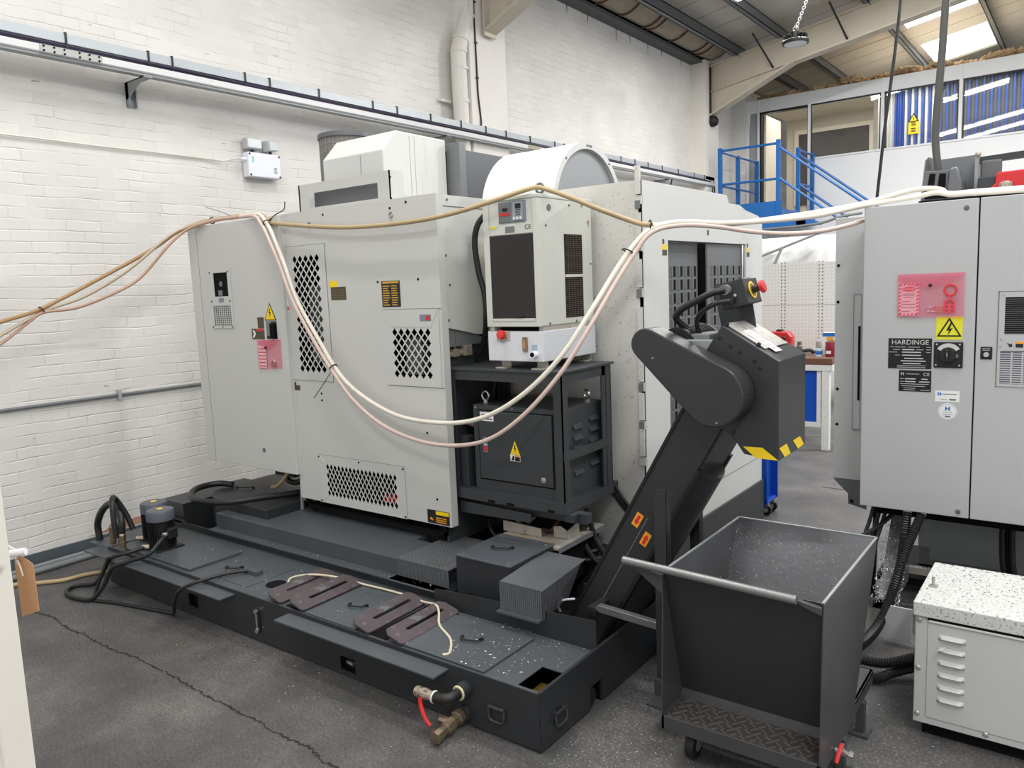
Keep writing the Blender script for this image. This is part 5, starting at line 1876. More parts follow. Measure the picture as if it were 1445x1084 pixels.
# ------------------------------------------------------------------ pumps
def pump(x, y, lab):
    p = thing('coolant_pump', (x, y, .238), lab, 'pump', 'coolant pump motors on the tank')
    z = .238
    MB().box(x - .09, x + .09, y - .085, y + .085, z, z + .01).done('base_plate', M_ink, p, bevel=.003)
    MB().cyl((x, y, z + .01), (x, y, z + .175), .066, n=32).done('motor_body', M_ink, p)
    mb = MB()
    for i in range(30):
        a = 2 * PI * i / 30
        c_, s_ = math.cos(a), math.sin(a)
        mb.prism([(x + .064 * c_ - .002 * s_, y + .064 * s_ + .002 * c_), (x + .064 * c_ + .002 * s_, y + .064 * s_ - .002 * c_),
                  (x + .077 * c_ + .0015 * s_, y + .077 * s_ - .0015 * c_), (x + .077 * c_ - .0015 * s_, y + .077 * s_ + .0015 * c_)], 'z', z + .02, z + .172)
    mb.done('cooling_fin', M_ink, p)
    MB().lathe((x, y, z + .172), (0, 0, 1), [(0, .079), (.05, .079), (.06, .074), (.064, .06), (.064, 0)], 32).done('fan_cap', M_cap, p, smooth=True)
    MB().cyl((x, y, z + .236), (x, y, z + .2375), .017, n=16).done('yellow_dot', M_yel, p)
    j = MB().box(x + .06, x + .11, y - .02, y + .04, z + .07, z + .13).done('terminal_box', M_ink, p, bevel=.005)
    MB().cyl((x + .09, y - .02, z + .1), (x + .09, y - .045, z + .1), .013, n=10).done('cable_gland', M_chrome, j)
    MB().cyl((x - .02, y - .075, z + .02), (x - .04, y - .11, z + .025), .014, n=10).done('hose_union', M_rustmetal, p)
    return p


pump(-4.40, 2.30, 'front coolant pump motor with ribbed black body and grey cap on the tank')
pump(-4.60, 2.37, 'rear coolant pump motor, half hidden behind the front one')

# hoses and cables of the pumps
def hose(name, pts, r, m, lab, cat='hose', parts=None, n=10):
    o = thing(name, pts[0], lab, cat)
    MB().tube(pts, r, n).done('tube', m, o, smooth=True)
    return o


h = hose('pump_hose', [(-4.98, 2.2, .215), (-4.985, 2.2, .32), (-4.90, 2.2, .42), (-4.78, 2.2, .48), (-4.67, 2.18, .475), (-4.59, 2.16, .41), (-4.583, 2.15, .32)], .021, M_rubber, 'thick arched black hose behind the pumps, ending in a brass coupling')
MB().lathe((-4.583, 2.15, .335), (0, 0, -1), [(0, .022), (.01, .026), (.03, .026), (.032, .022), (.045, .022), (.047, .027), (.065, .027), (.067, .02), (.09, .02)], 8).done('hose_coupling', M_brass, h)
h = hose('pump_hose', [(-4.50, 2.08, .34), (-4.51, 2.08, .45), (-4.53, 2.09, .53), (-4.58, 2.12, .56), (-4.62, 2.16, .53), (-4.61, 2.2, .44), (-4.58, 2.22, .34)], .016, M_rubber, 'tight upright loop of black hose above the thick arched one')
h.children[0]
MB().lathe((-4.62, 2.12, .39), (-.12, 0, -1), [(0, .016), (.01, .021), (.05, .021), (.052, .017), (.1, .019), (.12, .017)], 8).done('hose_coupling', M_brass, h)
hose('pump_cable', [(-4.27, 2.245, .338), (-4.25, 2.2, .32), (-4.25, 2.13, .27), (-4.34, 2.06, .235), (-4.42, 2.0, .2), (-4.47, 1.97, .1), (-4.53, 1.92, .02), (-4.66, 1.88, .016), (-4.80, 1.90, .016), (-4.84, 1.98, .016), (-4.74, 2.04, .03), (-4.60, 2.035, .14), (-4.52, 2.045, .226), (-4.45, 2.12, .25), (-4.43, 2.2, .26)], .0125, M_rubber, 'black cable looping from the front pump motor down to the floor', 'cable')
hose('sensor_cable', [(-4.52, 2.03, .235), (-4.54, 2.0, .15), (-4.57, 1.96, .03), (-4.52, 1.93, .012), (-4.37, 1.98, .011), (-4.15, 2.03, .011), (-3.97, 2.07, .012), (-3.9, 2.06, .03), (-3.83, 2.03, .11), (-3.77, 2.03, .19), (-3.70, 2.08, .232), (-3.64, 2.22, .246), (-3.58, 2.32, .245)], .0095, M_rubber, 'thin black cable along the tank foot ending at the small junction box', 'cable')
hose('rear_hose', [(-4.64, 2.95, .44), (-4.72, 2.9, .45), (-4.75, 2.82, .45), (-4.72, 2.72, .45), (-4.6, 2.62, .45), (-4.45, 2.57, .45), (-4.3, 2.6, .45), (-4.2, 2.68, .45), (-4.13, 2.82, .45), (-4.08, 2.98, .44), (-4.02, 3.15, .44)], .02, M_rubber, 'black hose curving over the rear drum of the tank below the electrical cabinet')
hose('floor_hose', [(-5.36, 1.2, .014), (-5.25, 1.7, .014), (-5.1, 1.88, .014), (-5.02, 1.98, .014), (-4.99, 2.12, .014), (-4.86, 2.3, .014)], .0125, M_tan, 'yellowed hose on the floor at the left end of the tank')
hose('loose_cord', [(-3.26, 2.33, .228), (-3.27, 2.37, .25), (-3.17, 2.42, .27), (-3.05, 2.48, .26), (-2.9, 2.53, .235), (-2.75, 2.545, .232), (-2.602, 2.545, .232), (-2.47, 2.51, .245), (-2.36, 2.475, .268), (-2.30, 2.43, .262), (-2.243, 2.37, .24), (-2.12, 2.3, .237), (-2.051, 2.224, .237), (-2.035, 2.19, .237), (-2.05, 2.175, .237)], .0055, mat('dirty_white_cord', S(206, 196, 172), .6), 'thin dirty white cord lying over the slotted plates on the tank', 'cord', n=8)

# ------------------------------------------------------------------ slotted plates lying on the tank
def plate(ox, oy, lab, tilt):
    """plate leaning on the tank deck: long slot, chamfered corners"""
    o = thing('slotted_plate', (ox, oy, .24), lab, 'plate', 'slotted purple brown plates on the tank')
    L, Wd, T = .385, .118, .012
    outer = [(0, .012), (.012, 0), (L - .012, 0), (L, .012), (L, Wd - .03), (L - .022, Wd), (.022, Wd), (0, Wd - .03)]
    s0, s1, c, hw = .095, .33, .062, .009
    inner = [(s0, c + hw), (s0 - .006, c), (s0, c - hw), (s1, c - hw), (s1 + .006, c), (s1, c + hw)]
    mb = MB()
    bm = mb.bm
    for z in (0, T):
        vo = [bm.verts.new((p[0], p[1], z)) for p in outer]
        vi = [bm.verts.new((p[0], p[1], z)) for p in inner]
        ed = [bm.edges.new((vo[i], vo[(i + 1) % 8])) for i in range(8)] + [bm.edges.new((vi[i], vi[(i + 1) % 6])) for i in range(6)]
        bmesh.ops.triangle_fill(bm, use_beauty=True, edges=ed)
    for pts in (outer, inner):
        n = len(pts)
        for i in range(n):
            a, b = pts[i], pts[(i + 1) % n]
            mb.poly([(a[0], a[1], 0), (b[0], b[1], 0), (b[0], b[1], T), (a[0], a[1], T)])
    bmesh.ops.remove_doubles(bm, verts=bm.verts, dist=1e-5)
    M4 = Matrix.Translation((ox, oy, .226)) @ Matrix.Rotation(math.radians(92), 4, 'Z') @ Matrix.Rotation(tilt, 4, 'X')
    mb.xf(M4)
    mb.done('plate', M_mag, o, bevel=.002)
    MB().box(.02, L - .02, Wd - .02, Wd - .008, -.014, 0).xf(M4).done('plate_rib', M_mag, o)


for (x, lab) in ((-3.075, 'leftmost slotted purplish brown plate on the tank, next to the round hole'),
                 (-2.905, 'second slotted purplish brown plate from the left on the tank'),
                 (-2.46, 'third slotted plate from the left on the tank, under the white cord end'),
                 (-2.255, 'rightmost slotted purplish brown plate on the tank, where the white cord crosses')):
    plate(x, 2.15, lab, math.radians(17))
# ================================================================== CHIP CONVEYOR
c = thing('chip_conveyor', (-1.45, 2.93, .07), 'black inclined chip conveyor with rounded belt guard and yellow hazard marks over the bin', 'conveyor')
Y0, Y1 = 2.77, 3.09
dv = Vector((.492, .871)).normalized()
nv = Vector((dv.y, -dv.x))
P0 = Vector((-1.90, .085))


def pt(a, b):
    """a along the slope, b across (towards the underside)"""
    q = P0 + dv * a + nv * b
    return (q.x, q.y)


LEN = 1.47
W_ = .178
MB().prism([pt(-.0, 0), pt(LEN, 0), pt(LEN, W_), pt(-.0, W_)], 'y', Y0 + .012, Y1 - .012).done('incline_casing', M_conv, c)
mb = MB()
mb.prism([pt(0, -.004), pt(LEN - .1, -.004), pt(LEN - .1, .010), pt(0, .010)], 'y', Y0 - .004, Y1 + .004)
mb.done('upper_flange', M_ink, c, bevel=.002)
mb = MB()
mb.prism([pt(.0, W_ - .012), pt(LEN - .36, W_ - .012), pt(LEN - .36, W_ + .006), pt(0, W_ + .006)], 'y', Y0 - .012, Y0 + .02)
mb.prism([pt(.0, W_ - .012), pt(LEN - .36, W_ - .012), pt(LEN - .36, W_ + .006), pt(0, W_ + .006)], 'y', Y1 - .02, Y1 + .012)
mb.done('lower_flange', M_ink, c, bevel=.002)
MB().prism([pt(.02, .006), pt(LEN - .1, .006), pt(LEN - .1, W_ - .01), pt(.02, W_ - .01)], 'y', Y0 + .001, Y0 + .013).done('side_plate', M_conv, c)
MB().prism([pt(.25, .088), pt(.80, .088), pt(.80, .0895), pt(.25, .0895)], 'y', Y0 - .0005, Y0 + .002).done('scribed_line', M_ltgrey, c)
# underside trough bulging below the casing
mb = MB()
n = 10
prof = [(Y0 + .03 + (Y1 - Y0 - .06) * i / n, .05 * math.sin(PI * i / n)) for i in range(n + 1)]
A = [mb.bm.verts.new((pt(.1, W_ + q)[0], y, pt(.1, W_ + q)[1])) for y, q in prof]
B = [mb.bm.verts.new((pt(LEN - .4, W_ + q)[0], y, pt(LEN - .4, W_ + q)[1])) for y, q in prof]
for i in range(n):
    mb.bm.faces.new([A[i], A[i + 1], B[i + 1], B[i]])
mb.bm.faces.new(A)
mb.bm.faces.new(B[::-1])
mb.done('underside_trough', M_conv, c, smooth=True)
# stickers with arrows
for (a0, b0, up) in ((.735, .040, -1), (.685, .108, 1)):
    a1, b1 = a0 + .062, b0 + .032
    s_ = MB().prism([pt(a0, b0), pt(a1, b0), pt(a1, b1), pt(a0, b1)], 'y', Y0 - .001, Y0 + .001).done('direction_sticker', M_oran, c)
    m_ = (b0 + b1) / 2
    if up > 0:
        ar_ = [(a1 - .008, m_), (a1 - .028, m_ + .012), (a1 - .028, m_ + .006), (a0 + .008, m_ + .007), (a0 + .008, m_ - .007), (a1 - .028, m_ - .006), (a1 - .028, m_ - .012)]
    else:
        ar_ = [(a0 + .008, m_), (a0 + .028, m_ + .012), (a0 + .028, m_ + .006), (a1 - .008, m_ + .007), (a1 - .008, m_ - .007), (a0 + .028, m_ - .006), (a0 + .028, m_ - .012)]
    MB().prism([pt(*q) for q in ar_], 'y', Y0 - .002, Y0 - .001).done('red_arrow', M_redin, s_)
MB().prism([pt(.83, .062), pt(.885, .062), pt(.885, .11), pt(.83, .125)], 'y', Y0 - .004, Y0 + .001).done('lifting_lug', M_conv, c)
MB().box(pt(.85, .118)[0] - .004, pt(.85, .118)[0] + .004, Y0 - .03, Y0, pt(.85, .118)[1] - .018, pt(.85, .118)[1] + .018).done('lifting_lug', M_conv, c)
# head
HD = [(-1.255, 1.30), (-1.145, 1.472), (-1.107, 1.526), (-.897, 1.397), (-.897, 1.032), (-1.026, 1.046), (-1.075, 1.115), (-1.2, 1.18)]
hd = MB().prism(HD, 'y', Y0, Y1).done('discharge_head', M_conv, c, bevel=.004)
screws(hd, Y0, [(-1.075, 1.448), (-1.04, 1.428), (-.985, 1.395), (-.965, 1.37), (-1.117, 1.478), (-1.065, 1.126), (-1.22, 1.24)], .008, M_ink)
tp = Vector((.21, -.129)).normalized()


def top(a, y):
    return (-1.107 + tp.x * a, y, 1.5285 + tp.y * a)


mb = MB()
mb.poly([top(.0, Y0 + .03), top(.175, Y0 + .03), top(.175, Y1 - .03), top(.0, Y1 - .03)])
mb.done('dusty_window', mat('dusty_clear_cover', S(176, 172, 166), .3, 0, .2, 30, 0, 60, (S(112, 108, 104), 26, .58)), hd, solid=.003)
mb = MB()
up = Vector((-tp.y, 0, tp.x)).normalized() * .004
q = [Vector(top(.06, Y0 + .07)), Vector(top(.205, Y0 + .07)), Vector(top(.205, Y0 + .14)), Vector(top(.06, Y0 + .14))]
lb_ = None
mb.poly([v + up for v in q])
lb_ = mb.done('notice_label', M_white, hd)
mb = MB()
for k in range(5):
    a = .075 + .026 * k
    mb.poly([Vector(top(a, Y0 + .08 + .004 * (k % 2))) + up * 1.2, Vector(top(a + .012, Y0 + .08)) + up * 1.2, Vector(top(a + .012, Y0 + .125)) + up * 1.2, Vector(top(a, Y0 + .118)) + up * 1.2])
mb.done('red_print', mat('faded_red_print', S(214, 170, 176), .5), lb_)
mb = MB()
for (a, y) in ((.01, Y0 + .02), (.15, Y0 + .02), (.01, Y1 - .02), (.15, Y1 - .02)):
    p_ = Vector(top(a, y))
    mb.cyl(p_, p_ + up * 3, .009, .007, 8)
mb.done('cover_screw', M_ink, hd)
mb = MB()
mb.prism([(-1.028, 1.075), (-.957, 1.077), (-.899, 1.035), (-.98, 1.036)], 'y', Y0 - .0015, Y0)
mb.done('hazard_stripe', M_yel, hd)
mb = MB()
for q in ([(2.776, 1.078), (2.858, 1.080), (2.905, 1.037), (2.836, 1.035)], [(2.935, 1.078), (3.02, 1.08), (3.07, 1.04), (2.995, 1.036)]):
    mb.prism(q, 'x', -.897, -.8955)
mb.done('hazard_stripe', M_yel, hd)
# belt guard: tapered capsule
ca, ra, cb, rb = Vector((-1.362, 1.462)), .06, Vector((-1.098, 1.277)), .116


def capsule(da):
    d = (cb - ca)
    D = d.length
    th = math.atan2(d.y, d.x)
    be = math.acos((ra - rb) / D)
    out = []
    r0, r1 = ra + da, rb + da
    for i in range(17):
        t = th + be + (2 * PI - 2 * be) * i / 16
        out.append((ca.x + r0 * math.cos(t), ca.y + r0 * math.sin(t)))
    for i in range(21):
        t = th - be + 2 * be * i / 20
        out.append((cb.x + r1 * math.cos(t), cb.y + r1 * math.sin(t)))
    return out


bg = MB().prism(capsule(0), 'y', 2.645, 2.765).done('belt_guard', M_conv, c, bevel=.006)
screws(bg, 2.645, [(-1.33, 1.41), (-1.08, 1.18)], .004, M_ltgrey)
MB().prism([(-1.2, 1.4235), (-1.13, 1.383), (-1.13, 1.385), (-1.2, 1.4255)], 'y', 2.66, 2.70).done('orange_label', M_oran, bg)
# gear motor behind the guard
MB().cyl((-1.30, 2.79, 1.44), (-1.30, 3.06, 1.44), .075, n=28).done('gear_motor', M_rubber, c, smooth=True)
mb = MB()
for k in range(9):
    mb.torus((-1.30, 2.83 + .024 * k, 1.44), (0, 1, 0), .076, .005, 24, 6)
mb.done('motor_fin', M_ink, c)
MB().box(-1.27, -1.17, 2.80, 2.98, 1.42, 1.49).done('terminal_box', M_midgrey, c, bevel=.005)
MB().box(-1.3, -1.14, 2.775, 2.80, 1.34, 1.47).done('motor_flange', M_ltgrey, c, bevel=.003)
# control box with emergency stop on its bracket
MB().prism([(-1.235, 1.672), (-1.195, 1.47), (-1.06, 1.50), (-1.09, 1.70)], 'y', 3.0, 3.005).done('box_bracket', M_stand, c)
BX = [(-1.16, 1.667), (-1.061, 1.698), (-1.036, 1.604), (-1.135, 1.578)]
cbx = MB().prism(BX, 'y', 2.85, 3.0).done('control_box', M_conv, c, bevel=.003)
ex = Vector((BX[1][0] - BX[0][0], 0, BX[1][1] - BX[0][1])).normalized()
ez = Vector((-ex.z, 0, ex.x))
pc = Vector(((BX[1][0] + BX[2][0]) / 2, 2.925, (BX[1][1] + BX[2][1]) / 2))
MB().cyl(pc, pc + ex * .002, .034, n=24).done('yellow_ring', M_yel, cbx)
MB().cyl(pc + ex * .002, pc + ex * .0025, .026, n=24).done('ring_print', mat('ring_print', S(120, 104, 30), .5), cbx)
MB().cyl(pc + ex * .002, pc + ex * .03, .014, n=16).done('stop_stem', M_ink, cbx)
MB().lathe(pc + ex * .028, ex, [(0, .014), (.006, .024), (.014, .025), (.02, .022), (.022, 0)], 20).done('stop_button', M_red, cbx, smooth=True)
MB().sphere((-1.088, 2.848, 1.632), .008, 10).done('rivet', M_chrome, cbx)
for (x, z, nm) in ((-1.135, 1.655, 0), (-1.115, 1.615, 1)):
    MB().cyl((x + .015, 2.85, z), (x + .015, 2.825, z), .02 - .005 * nm, n=14).done('cable_gland', M_midgrey if nm == 0 else M_ink, cbx)
MB().tube([(-1.12, 2.825, 1.655), (-1.16, 2.80, 1.645), (-1.21, 2.79, 1.62), (-1.275, 2.79, 1.588), (-1.305, 2.80, 1.555), (-1.285, 2.83, 1.52), (-1.255, 2.86, 1.48), (-1.245, 2.88, 1.44)], .0135, 10).done('cable', M_rubber, c, smooth=True)
MB().tube([(-1.10, 2.83, 1.615), (-1.14, 2.80, 1.607), (-1.194, 2.80, 1.578), (-1.232, 2.83, 1.54), (-1.235, 2.86, 1.49), (-1.225, 2.88, 1.45)], .0095, 10).done('cable', M_rubber, c, smooth=True)
# leg and brace
MB().box(-1.375, -1.33, 3.06, 3.10, .0, .87).done('support_leg', M_conv, c, bevel=.002)
MB().box(-1.42, -1.29, 3.03, 3.13, 0, .012).done('foot_plate', M_conv, c)
MB().prism([(-1.63, .348), (-1.61, .366), (-1.32, .352), (-1.32, .322), (-1.6, .335)], 'y', 2.66, 2.69).done('brace', M_darkwash, c, bevel=.002)
MB().box(-1.66, -1.62, 2.66, 2.78, .335, .35).done('brace_end', M_conv, c)
MB().box(-1.56, -1.30, 3.1, 3.3, .0, .3).done('side_bracket', M_black, c)
MB().cyl((-1.6, 3.2, .28), (-1.3, 3.2, .28), .09, n=24).done('drum_guard', M_black, c)

# ================================================================== CHIP BIN on wheels
b = thing('chip_bin', (-.89, 2.7, 0), 'dark steel chip bin on castors with push bar and tread plate step', 'bin')
BX0, BX1 = -1.165, -.625
zb, zt = .18, .70
yf_t, yf_b, yr_t, yr_b = 2.362, 2.50, 3.085, 2.77
t_ = .004
sides = []
for x in (BX0, BX1 - t_):
    MB().prism([(2.335, zb), (yr_b, zb), (yr_t, zt), (yf_t, zt)], 'x', x, x + t_).done('side_panel', M_bin, b)
mb = MB()
mb.prism([(yf_t, zt), (yf_t + .006, zt), (yf_b + .006, zb + .03), (yf_b, zb + .03)], 'x', BX0 + t_, BX1 - t_)
mb.done('front_panel', M_conv, b)
MB().prism([(yr_t, zt), (yr_t - .006, zt), (yr_b - .006, zb + .01), (yr_b, zb + .01)], 'x', BX0 + t_, BX1 - t_).done('back_panel', M_binin, b)
MB().box(BX0 + t_, BX1 - t_, yf_b - .002, yr_b, zb + .01, zb + .016).done('bottom_panel', M_binin, b)
mb = MB()
for x in (BX0, BX1 - .006):
    mb.prism([(yf_t, zt - .002), (yr_t, zt - .002), (yr_t, zt + .003), (yf_t, zt + .003)], 'x', x - .001, x + .007)
mb.box(BX0, BX1, yr_t - .008, yr_t + .002, zt - .002, zt + .003)
mb.done('rim', M_ltgrey, b)
# oil wetted inner skins
mb = MB()
mb.prism([(yf_t + .01, zt - .004), (yr_t - .008, zt - .004), (yr_b - .008, zb + .02), (yf_b + .01, zb + .02)], 'x', BX0 + t_, BX0 + t_ + .001)
mb.prism([(yf_t + .01, zt - .004), (yr_t - .008, zt - .004), (yr_b - .008, zb + .02), (yf_b + .01, zb + .02)], 'x', BX1 - t_ - .001, BX1 - t_)
mb.done('inner_skin', M_binin, b)
# base frame, step
mb = MB()
mb.box(BX0, BX1, 2.335, 2.345, .13, .182)
mb.box(BX0, BX0 + .012, 2.335, 3.08, .13, .182)
mb.box(BX1 - .012, BX1, 2.335, 3.06, .13, .182)
mb.box(BX0, BX1, 3.05, 3.06, .13, .182)
mb.done('base_frame', M_bin, b, bevel=.002)
MB().box(BX0 + .01, BX1 - .01, 2.345, 2.52, .168, .176).done('step_plate', M_stain, b)
MB().box(BX0, BX1, 2.78, 3.06, .172, .182).done('base_deck', M_stain, b)
mb = MB()
r_ = 0
y = 2.357
while y < 2.50:
    k = 0
    x = BX0 + .02 + (.0165 if r_ % 2 else 0)
    while x < BX1 - .03:
        ang = PI / 4 if (k + r_) % 2 else -PI / 4
        q = MB().box(-.0155, .0155, -.003, .003, 0, .0028)
        q.xf(Matrix.Translation((x, y, .176)) @ Matrix.Rotation(ang + .15, 4, 'Z'))
        for f in q.bm.faces:
            mb.poly([v.co.copy() for v in f.verts])
        q.bm.free()
        x += .033
        k += 1
    y += .0235
    r_ += 1
mb.done('tread_pattern', mat('worn_tread', S(128, 122, 118), .35, .5, .12, 20), b)
MB().prism([(2.49, .176), (2.51, .176), (2.51, .222), (2.505, .222)], 'x', BX0 + t_, BX1 - t_).done('step_upstand', M_bin, b)
# push bar with gussets
mb = MB().cyl((-1.30, 2.335, .722), (-.70, 2.335, .705), .0145, n=18)
mb.done('push_bar', M_darkwash, b, smooth=True)
MB().cyl((-1.302, 2.335, .722), (-1.30, 2.335, .722), .0155, n=18).done('bar_end', M_midgrey, b)
mb = MB()
mb.prism([(-.715, .718), (-.70, .70), (-.63, .69), (-.63, .665), (-.70, .688)], 'y', 2.345, 2.366)
mb.prism([(-1.29, .71), (-1.16, .69), (-1.16, .62), (-1.22, .66)], 'y', 2.35, 2.362)
mb.done('bar_gusset', M_bin, b, bevel=.002)
mb = MB()
mb.prism([(-1.31, .10), (-1.264, .10), (-1.264, .918), (-1.298, .918), (-1.312, .885)], 'y', 2.597, 2.604)
mb.prism([(2.6, .10), (2.64, .10), (2.64, .90), (2.6, .918)], 'x', -1.271, -1.264)
mb.done('lock_post', M_conv, b)
mb = MB()
mb.box(-1.315, -1.165, 2.58, 2.65, .10, .16)
mb.prism([(-1.31, .09), (-1.16, .09), (-1.16, .10), (-1.31, .10)], 'y', 2.5, 2.6)
mb.done('post_foot', M_bin, b)


def castor(x, y, lab=None):
    w = MB().cyl((x - .017, y, .05), (x + .017, y, .05), .05, n=24).done('castor_wheel', M_rubber, b, bevel=.004)
    MB().cyl((x - .019, y, .05), (x + .019, y, .05), .022, n=16).done('wheel_hub', M_midgrey, w)
    mb = MB()
    for s in (-1, 1):
        mb.prism([(y - .016, .045), (y + .016, .045), (y + .03, .12), (y - .03, .12)], 'x', x + s * .024 - .002, x + s * .024 + .002)
    mb.box(x - .035, x + .035, y - .04, y + .04, .12, .13)
    mb.done('castor_fork', M_midgrey, w)


castor(-1.085, 2.43)
castor(-.70, 2.43)
castor(-1.085, 2.98)
mb = MB()
for y in (2.62, 2.90):
    mb.box(-.648, -.618, y - .015, y + .015, .012, .13)
    mb.box(-.665, -.60, y - .035, y + .035, .0, .012)
mb.done('jack_leg', M_bin, b, bevel=.002)
v = MB().lathe((-.622, 2.50, .150), (1, 0, 0), [(0, .009), (.012, .009), (.014, .013), (.03, .013), (.032, .009), (.042, .009), (.044, .013), (.058, .012)], 10).done('drain_valve', M_chrome, b)
MB().cyl((-.60, 2.50, .150), (-.60, 2.50, .178), .006, n=8).done('valve_stem', M_chrome, v)
MB().prism([(2.515, .172), (2.495, .182), (2.44, .165), (2.425, .152), (2.43, .145), (2.45, .15)], 'x', -.607, -.595).done('red_handle', M_red, v, bevel=.003)

# chips: scattered slivers in the bin, on the floor, on the tank deck
random.seed(3)


def sliver(mb, p, n, s):
    n = Vector(n).normalized()
    a = n.orthogonal().normalized()
    a.rotate(Matrix.Rotation(random.random() * 2 * PI, 3, n))
    b_ = n.cross(a)
    l, w = s * random.uniform(.6, 1.8), s * random.uniform(.2, .5)
    p = Vector(p) + n * .0012
    q = [p - a * l, p - b_ * w + n * s * random.uniform(0, .6), p + a * l, p + b_ * w + n * s * random.uniform(0, .8)]
    mb.poly(q[:3])
    mb.poly([q[0], q[2], q[3]])


mb = MB()
for i in range(520):                                    # back wall of the bin, denser towards the left corner
    u = random.random() ** 1.6
    vv = random.random() ** 1.3
    z = zt - .03 - vv * .4
    f = (zt - z) / (zt - zb)
    y = yr_t - .0075 + (yr_b - yr_t) * f
    sliver(mb, (BX0 + .01 + u * .52, y, z), (0, -.84, .5), .0020)
for i in range(300):
    z = zt - .02 - random.random() * .42
    f = (zt - z) / (zt - zb)
    y = yr_t - .012 + (yr_b - yr_t) * f - abs(random.gauss(0, .012 if i < 200 else .15))
    sliver(mb, (BX0 + .008, y, z), (1, 0, 0), .0020)
for i in range(90):
    sliver(mb, (BX1 - .006, random.uniform(2.6, 3.0), random.uniform(.58, .69)), (-1, 0, 0), .002)
for i in range(300):
    sliver(mb, (random.uniform(BX0 + .02, BX1 - .02), random.uniform(2.51, 2.76), zb + .018), (0, 0, 1), .003)
mb.done('metal_chips', M_chipw, None, label='small bright metal chips clinging inside the chip bin', cat='metal chips', kind='stuff')
mb = MB()
for i in range(2600):
    r_ = random.random()
    if r_ < .45:
        x, y = random.uniform(-1.5, -1.15), random.uniform(2.05, 3.0)
    elif r_ < .75:
        x, y = random.gauss(-.55, .12), random.gauss(2.75, .35)
        if x < -.6 and y < 3.05:
            continue
    else:
        x, y = random.gauss(-.7, .5), random.gauss(2.2, .3)
    if -4.8 < x < -1.545 and y > 2.1:
        continue
    sliver(mb, (x, y, 0.001), (0, 0, 1), .0022)
for i in range(90):
    sliver(mb, (random.uniform(-3.6, -1.7), 2.11 - random.random() ** 2 * .3, .001), (0, 0, 1), .003)
mb.done('metal_chips', M_chipw, None, label='bright metal chips strewn over the floor round the chip bin', cat='metal chips', kind='stuff')
mb = MB()
for i in range(420):
    x = random.uniform(-4.4, -1.6)
    y = random.uniform(2.16, 2.54)
    if -1.68 < x < -1.55 and y < 2.34:
        continue
    zz = .2355 if (-2.33 < x < -1.825 and y < 2.5) else (.2395 if -4.6 < x < -3.9 and y < 2.5 else .2315 if -2.9 < x < -2.55 else .2255)
    if random.random() < .45:
        x = random.uniform(-2.1, -1.6)
        zz = .2355 if x < -1.825 else .2255
        if x > -1.69 and y < 2.34:
            continue
    sliver(mb, (x, y, zz), (0, 0, 1), random.choice((.002, .002, .003, .005)))
for i in range(60):
    sliver(mb, (random.uniform(-4.3, -2.5), random.uniform(2.59, 2.64), .273), (0, 0, 1), .003)
mb.done('metal_chips', M_chipw, None, label='bright metal chips sprinkled on the deck of the coolant tank', cat='metal chips', kind='stuff')
# ================================================================== GREY MACHINE CABINET ON THE RIGHT
g = thing('machine_cabinet', (-.3, 4.4, 0), 'grey control cabinet of a second machine with black name plate and pink pouch', 'cabinet')
YR = 4.0
Z0, Z1 = .557, 2.003
GX = -.895
MB().box(GX + .004, .45, YR + .018, 4.30, Z0 + .004, Z1 - .002).done('body', M_mach2, g)
dl = MB().box(GX, -.428, YR, YR + .02, Z0, Z1).done('left_door', M_mach2, g, bevel=.003)
FR = (-.338, -.10, 1.175, 1.59)
d2 = MB().box(-.422, .45, YR, YR + .02, Z0, Z1).done('right_door', M_mach2, g, bevel=.003)
MB().box(-.43, -.42, YR + .014, YR + .02, Z0, Z1).done('door_gap', M_void, g)
for (x, z, par) in ((-.475, 1.965, dl), (-.47, .585, dl)):
    MB().lathe((x, YR, z), (0, -1, 0), [(0, .011), (.003, .011), (.005, .007), (.005, 0)], 14).done('door_lock', M_dgrey, par)
# set back side strip with black handle slot
MB().box(-1.1, GX + .06, 4.3, 4.8, .604, 1.984).done('side_column', M_mach2, g, bevel=.003)
mb = MB()
mb.box(-1.005, -.97, 4.296, 4.301, .88, 1.588)
p_ = mb.done('handle_recess', M_mach2, g, bevel=.002)
mb = MB()
for q in ((-1.0065, -1.005, .88, 1.59), (-1.0065, -.97, 1.588, 1.59), (-1.0065, -.94, .878, .88)):
    mb.box(q[0], q[1], 4.2945, 4.297, q[2], q[3])
mb.done('recess_line', M_midgrey, g)
MB().box(-.982, -.971, 4.292, 4.297, 1.035, 1.425).done('black_slot', M_void, g, bevel=.003)
screws(g, 4.3, [(-1.085, 1.74), (-1.085, 1.55), (-1.083, 1.09), (-1.083, .90)], .008)
mb = MB()
mb.prism([(-1.098, .602), (-.93, .602), (-.93, .45), (-1.02, .47), (-1.022, .525)], 'y', 4.3, 4.31)
mb.done('corner_bracket', M_dgrey, g)
MB().box(-1.01, -.995, 4.295, 4.3, .48, .495).done('bracket_hole', M_void, g)
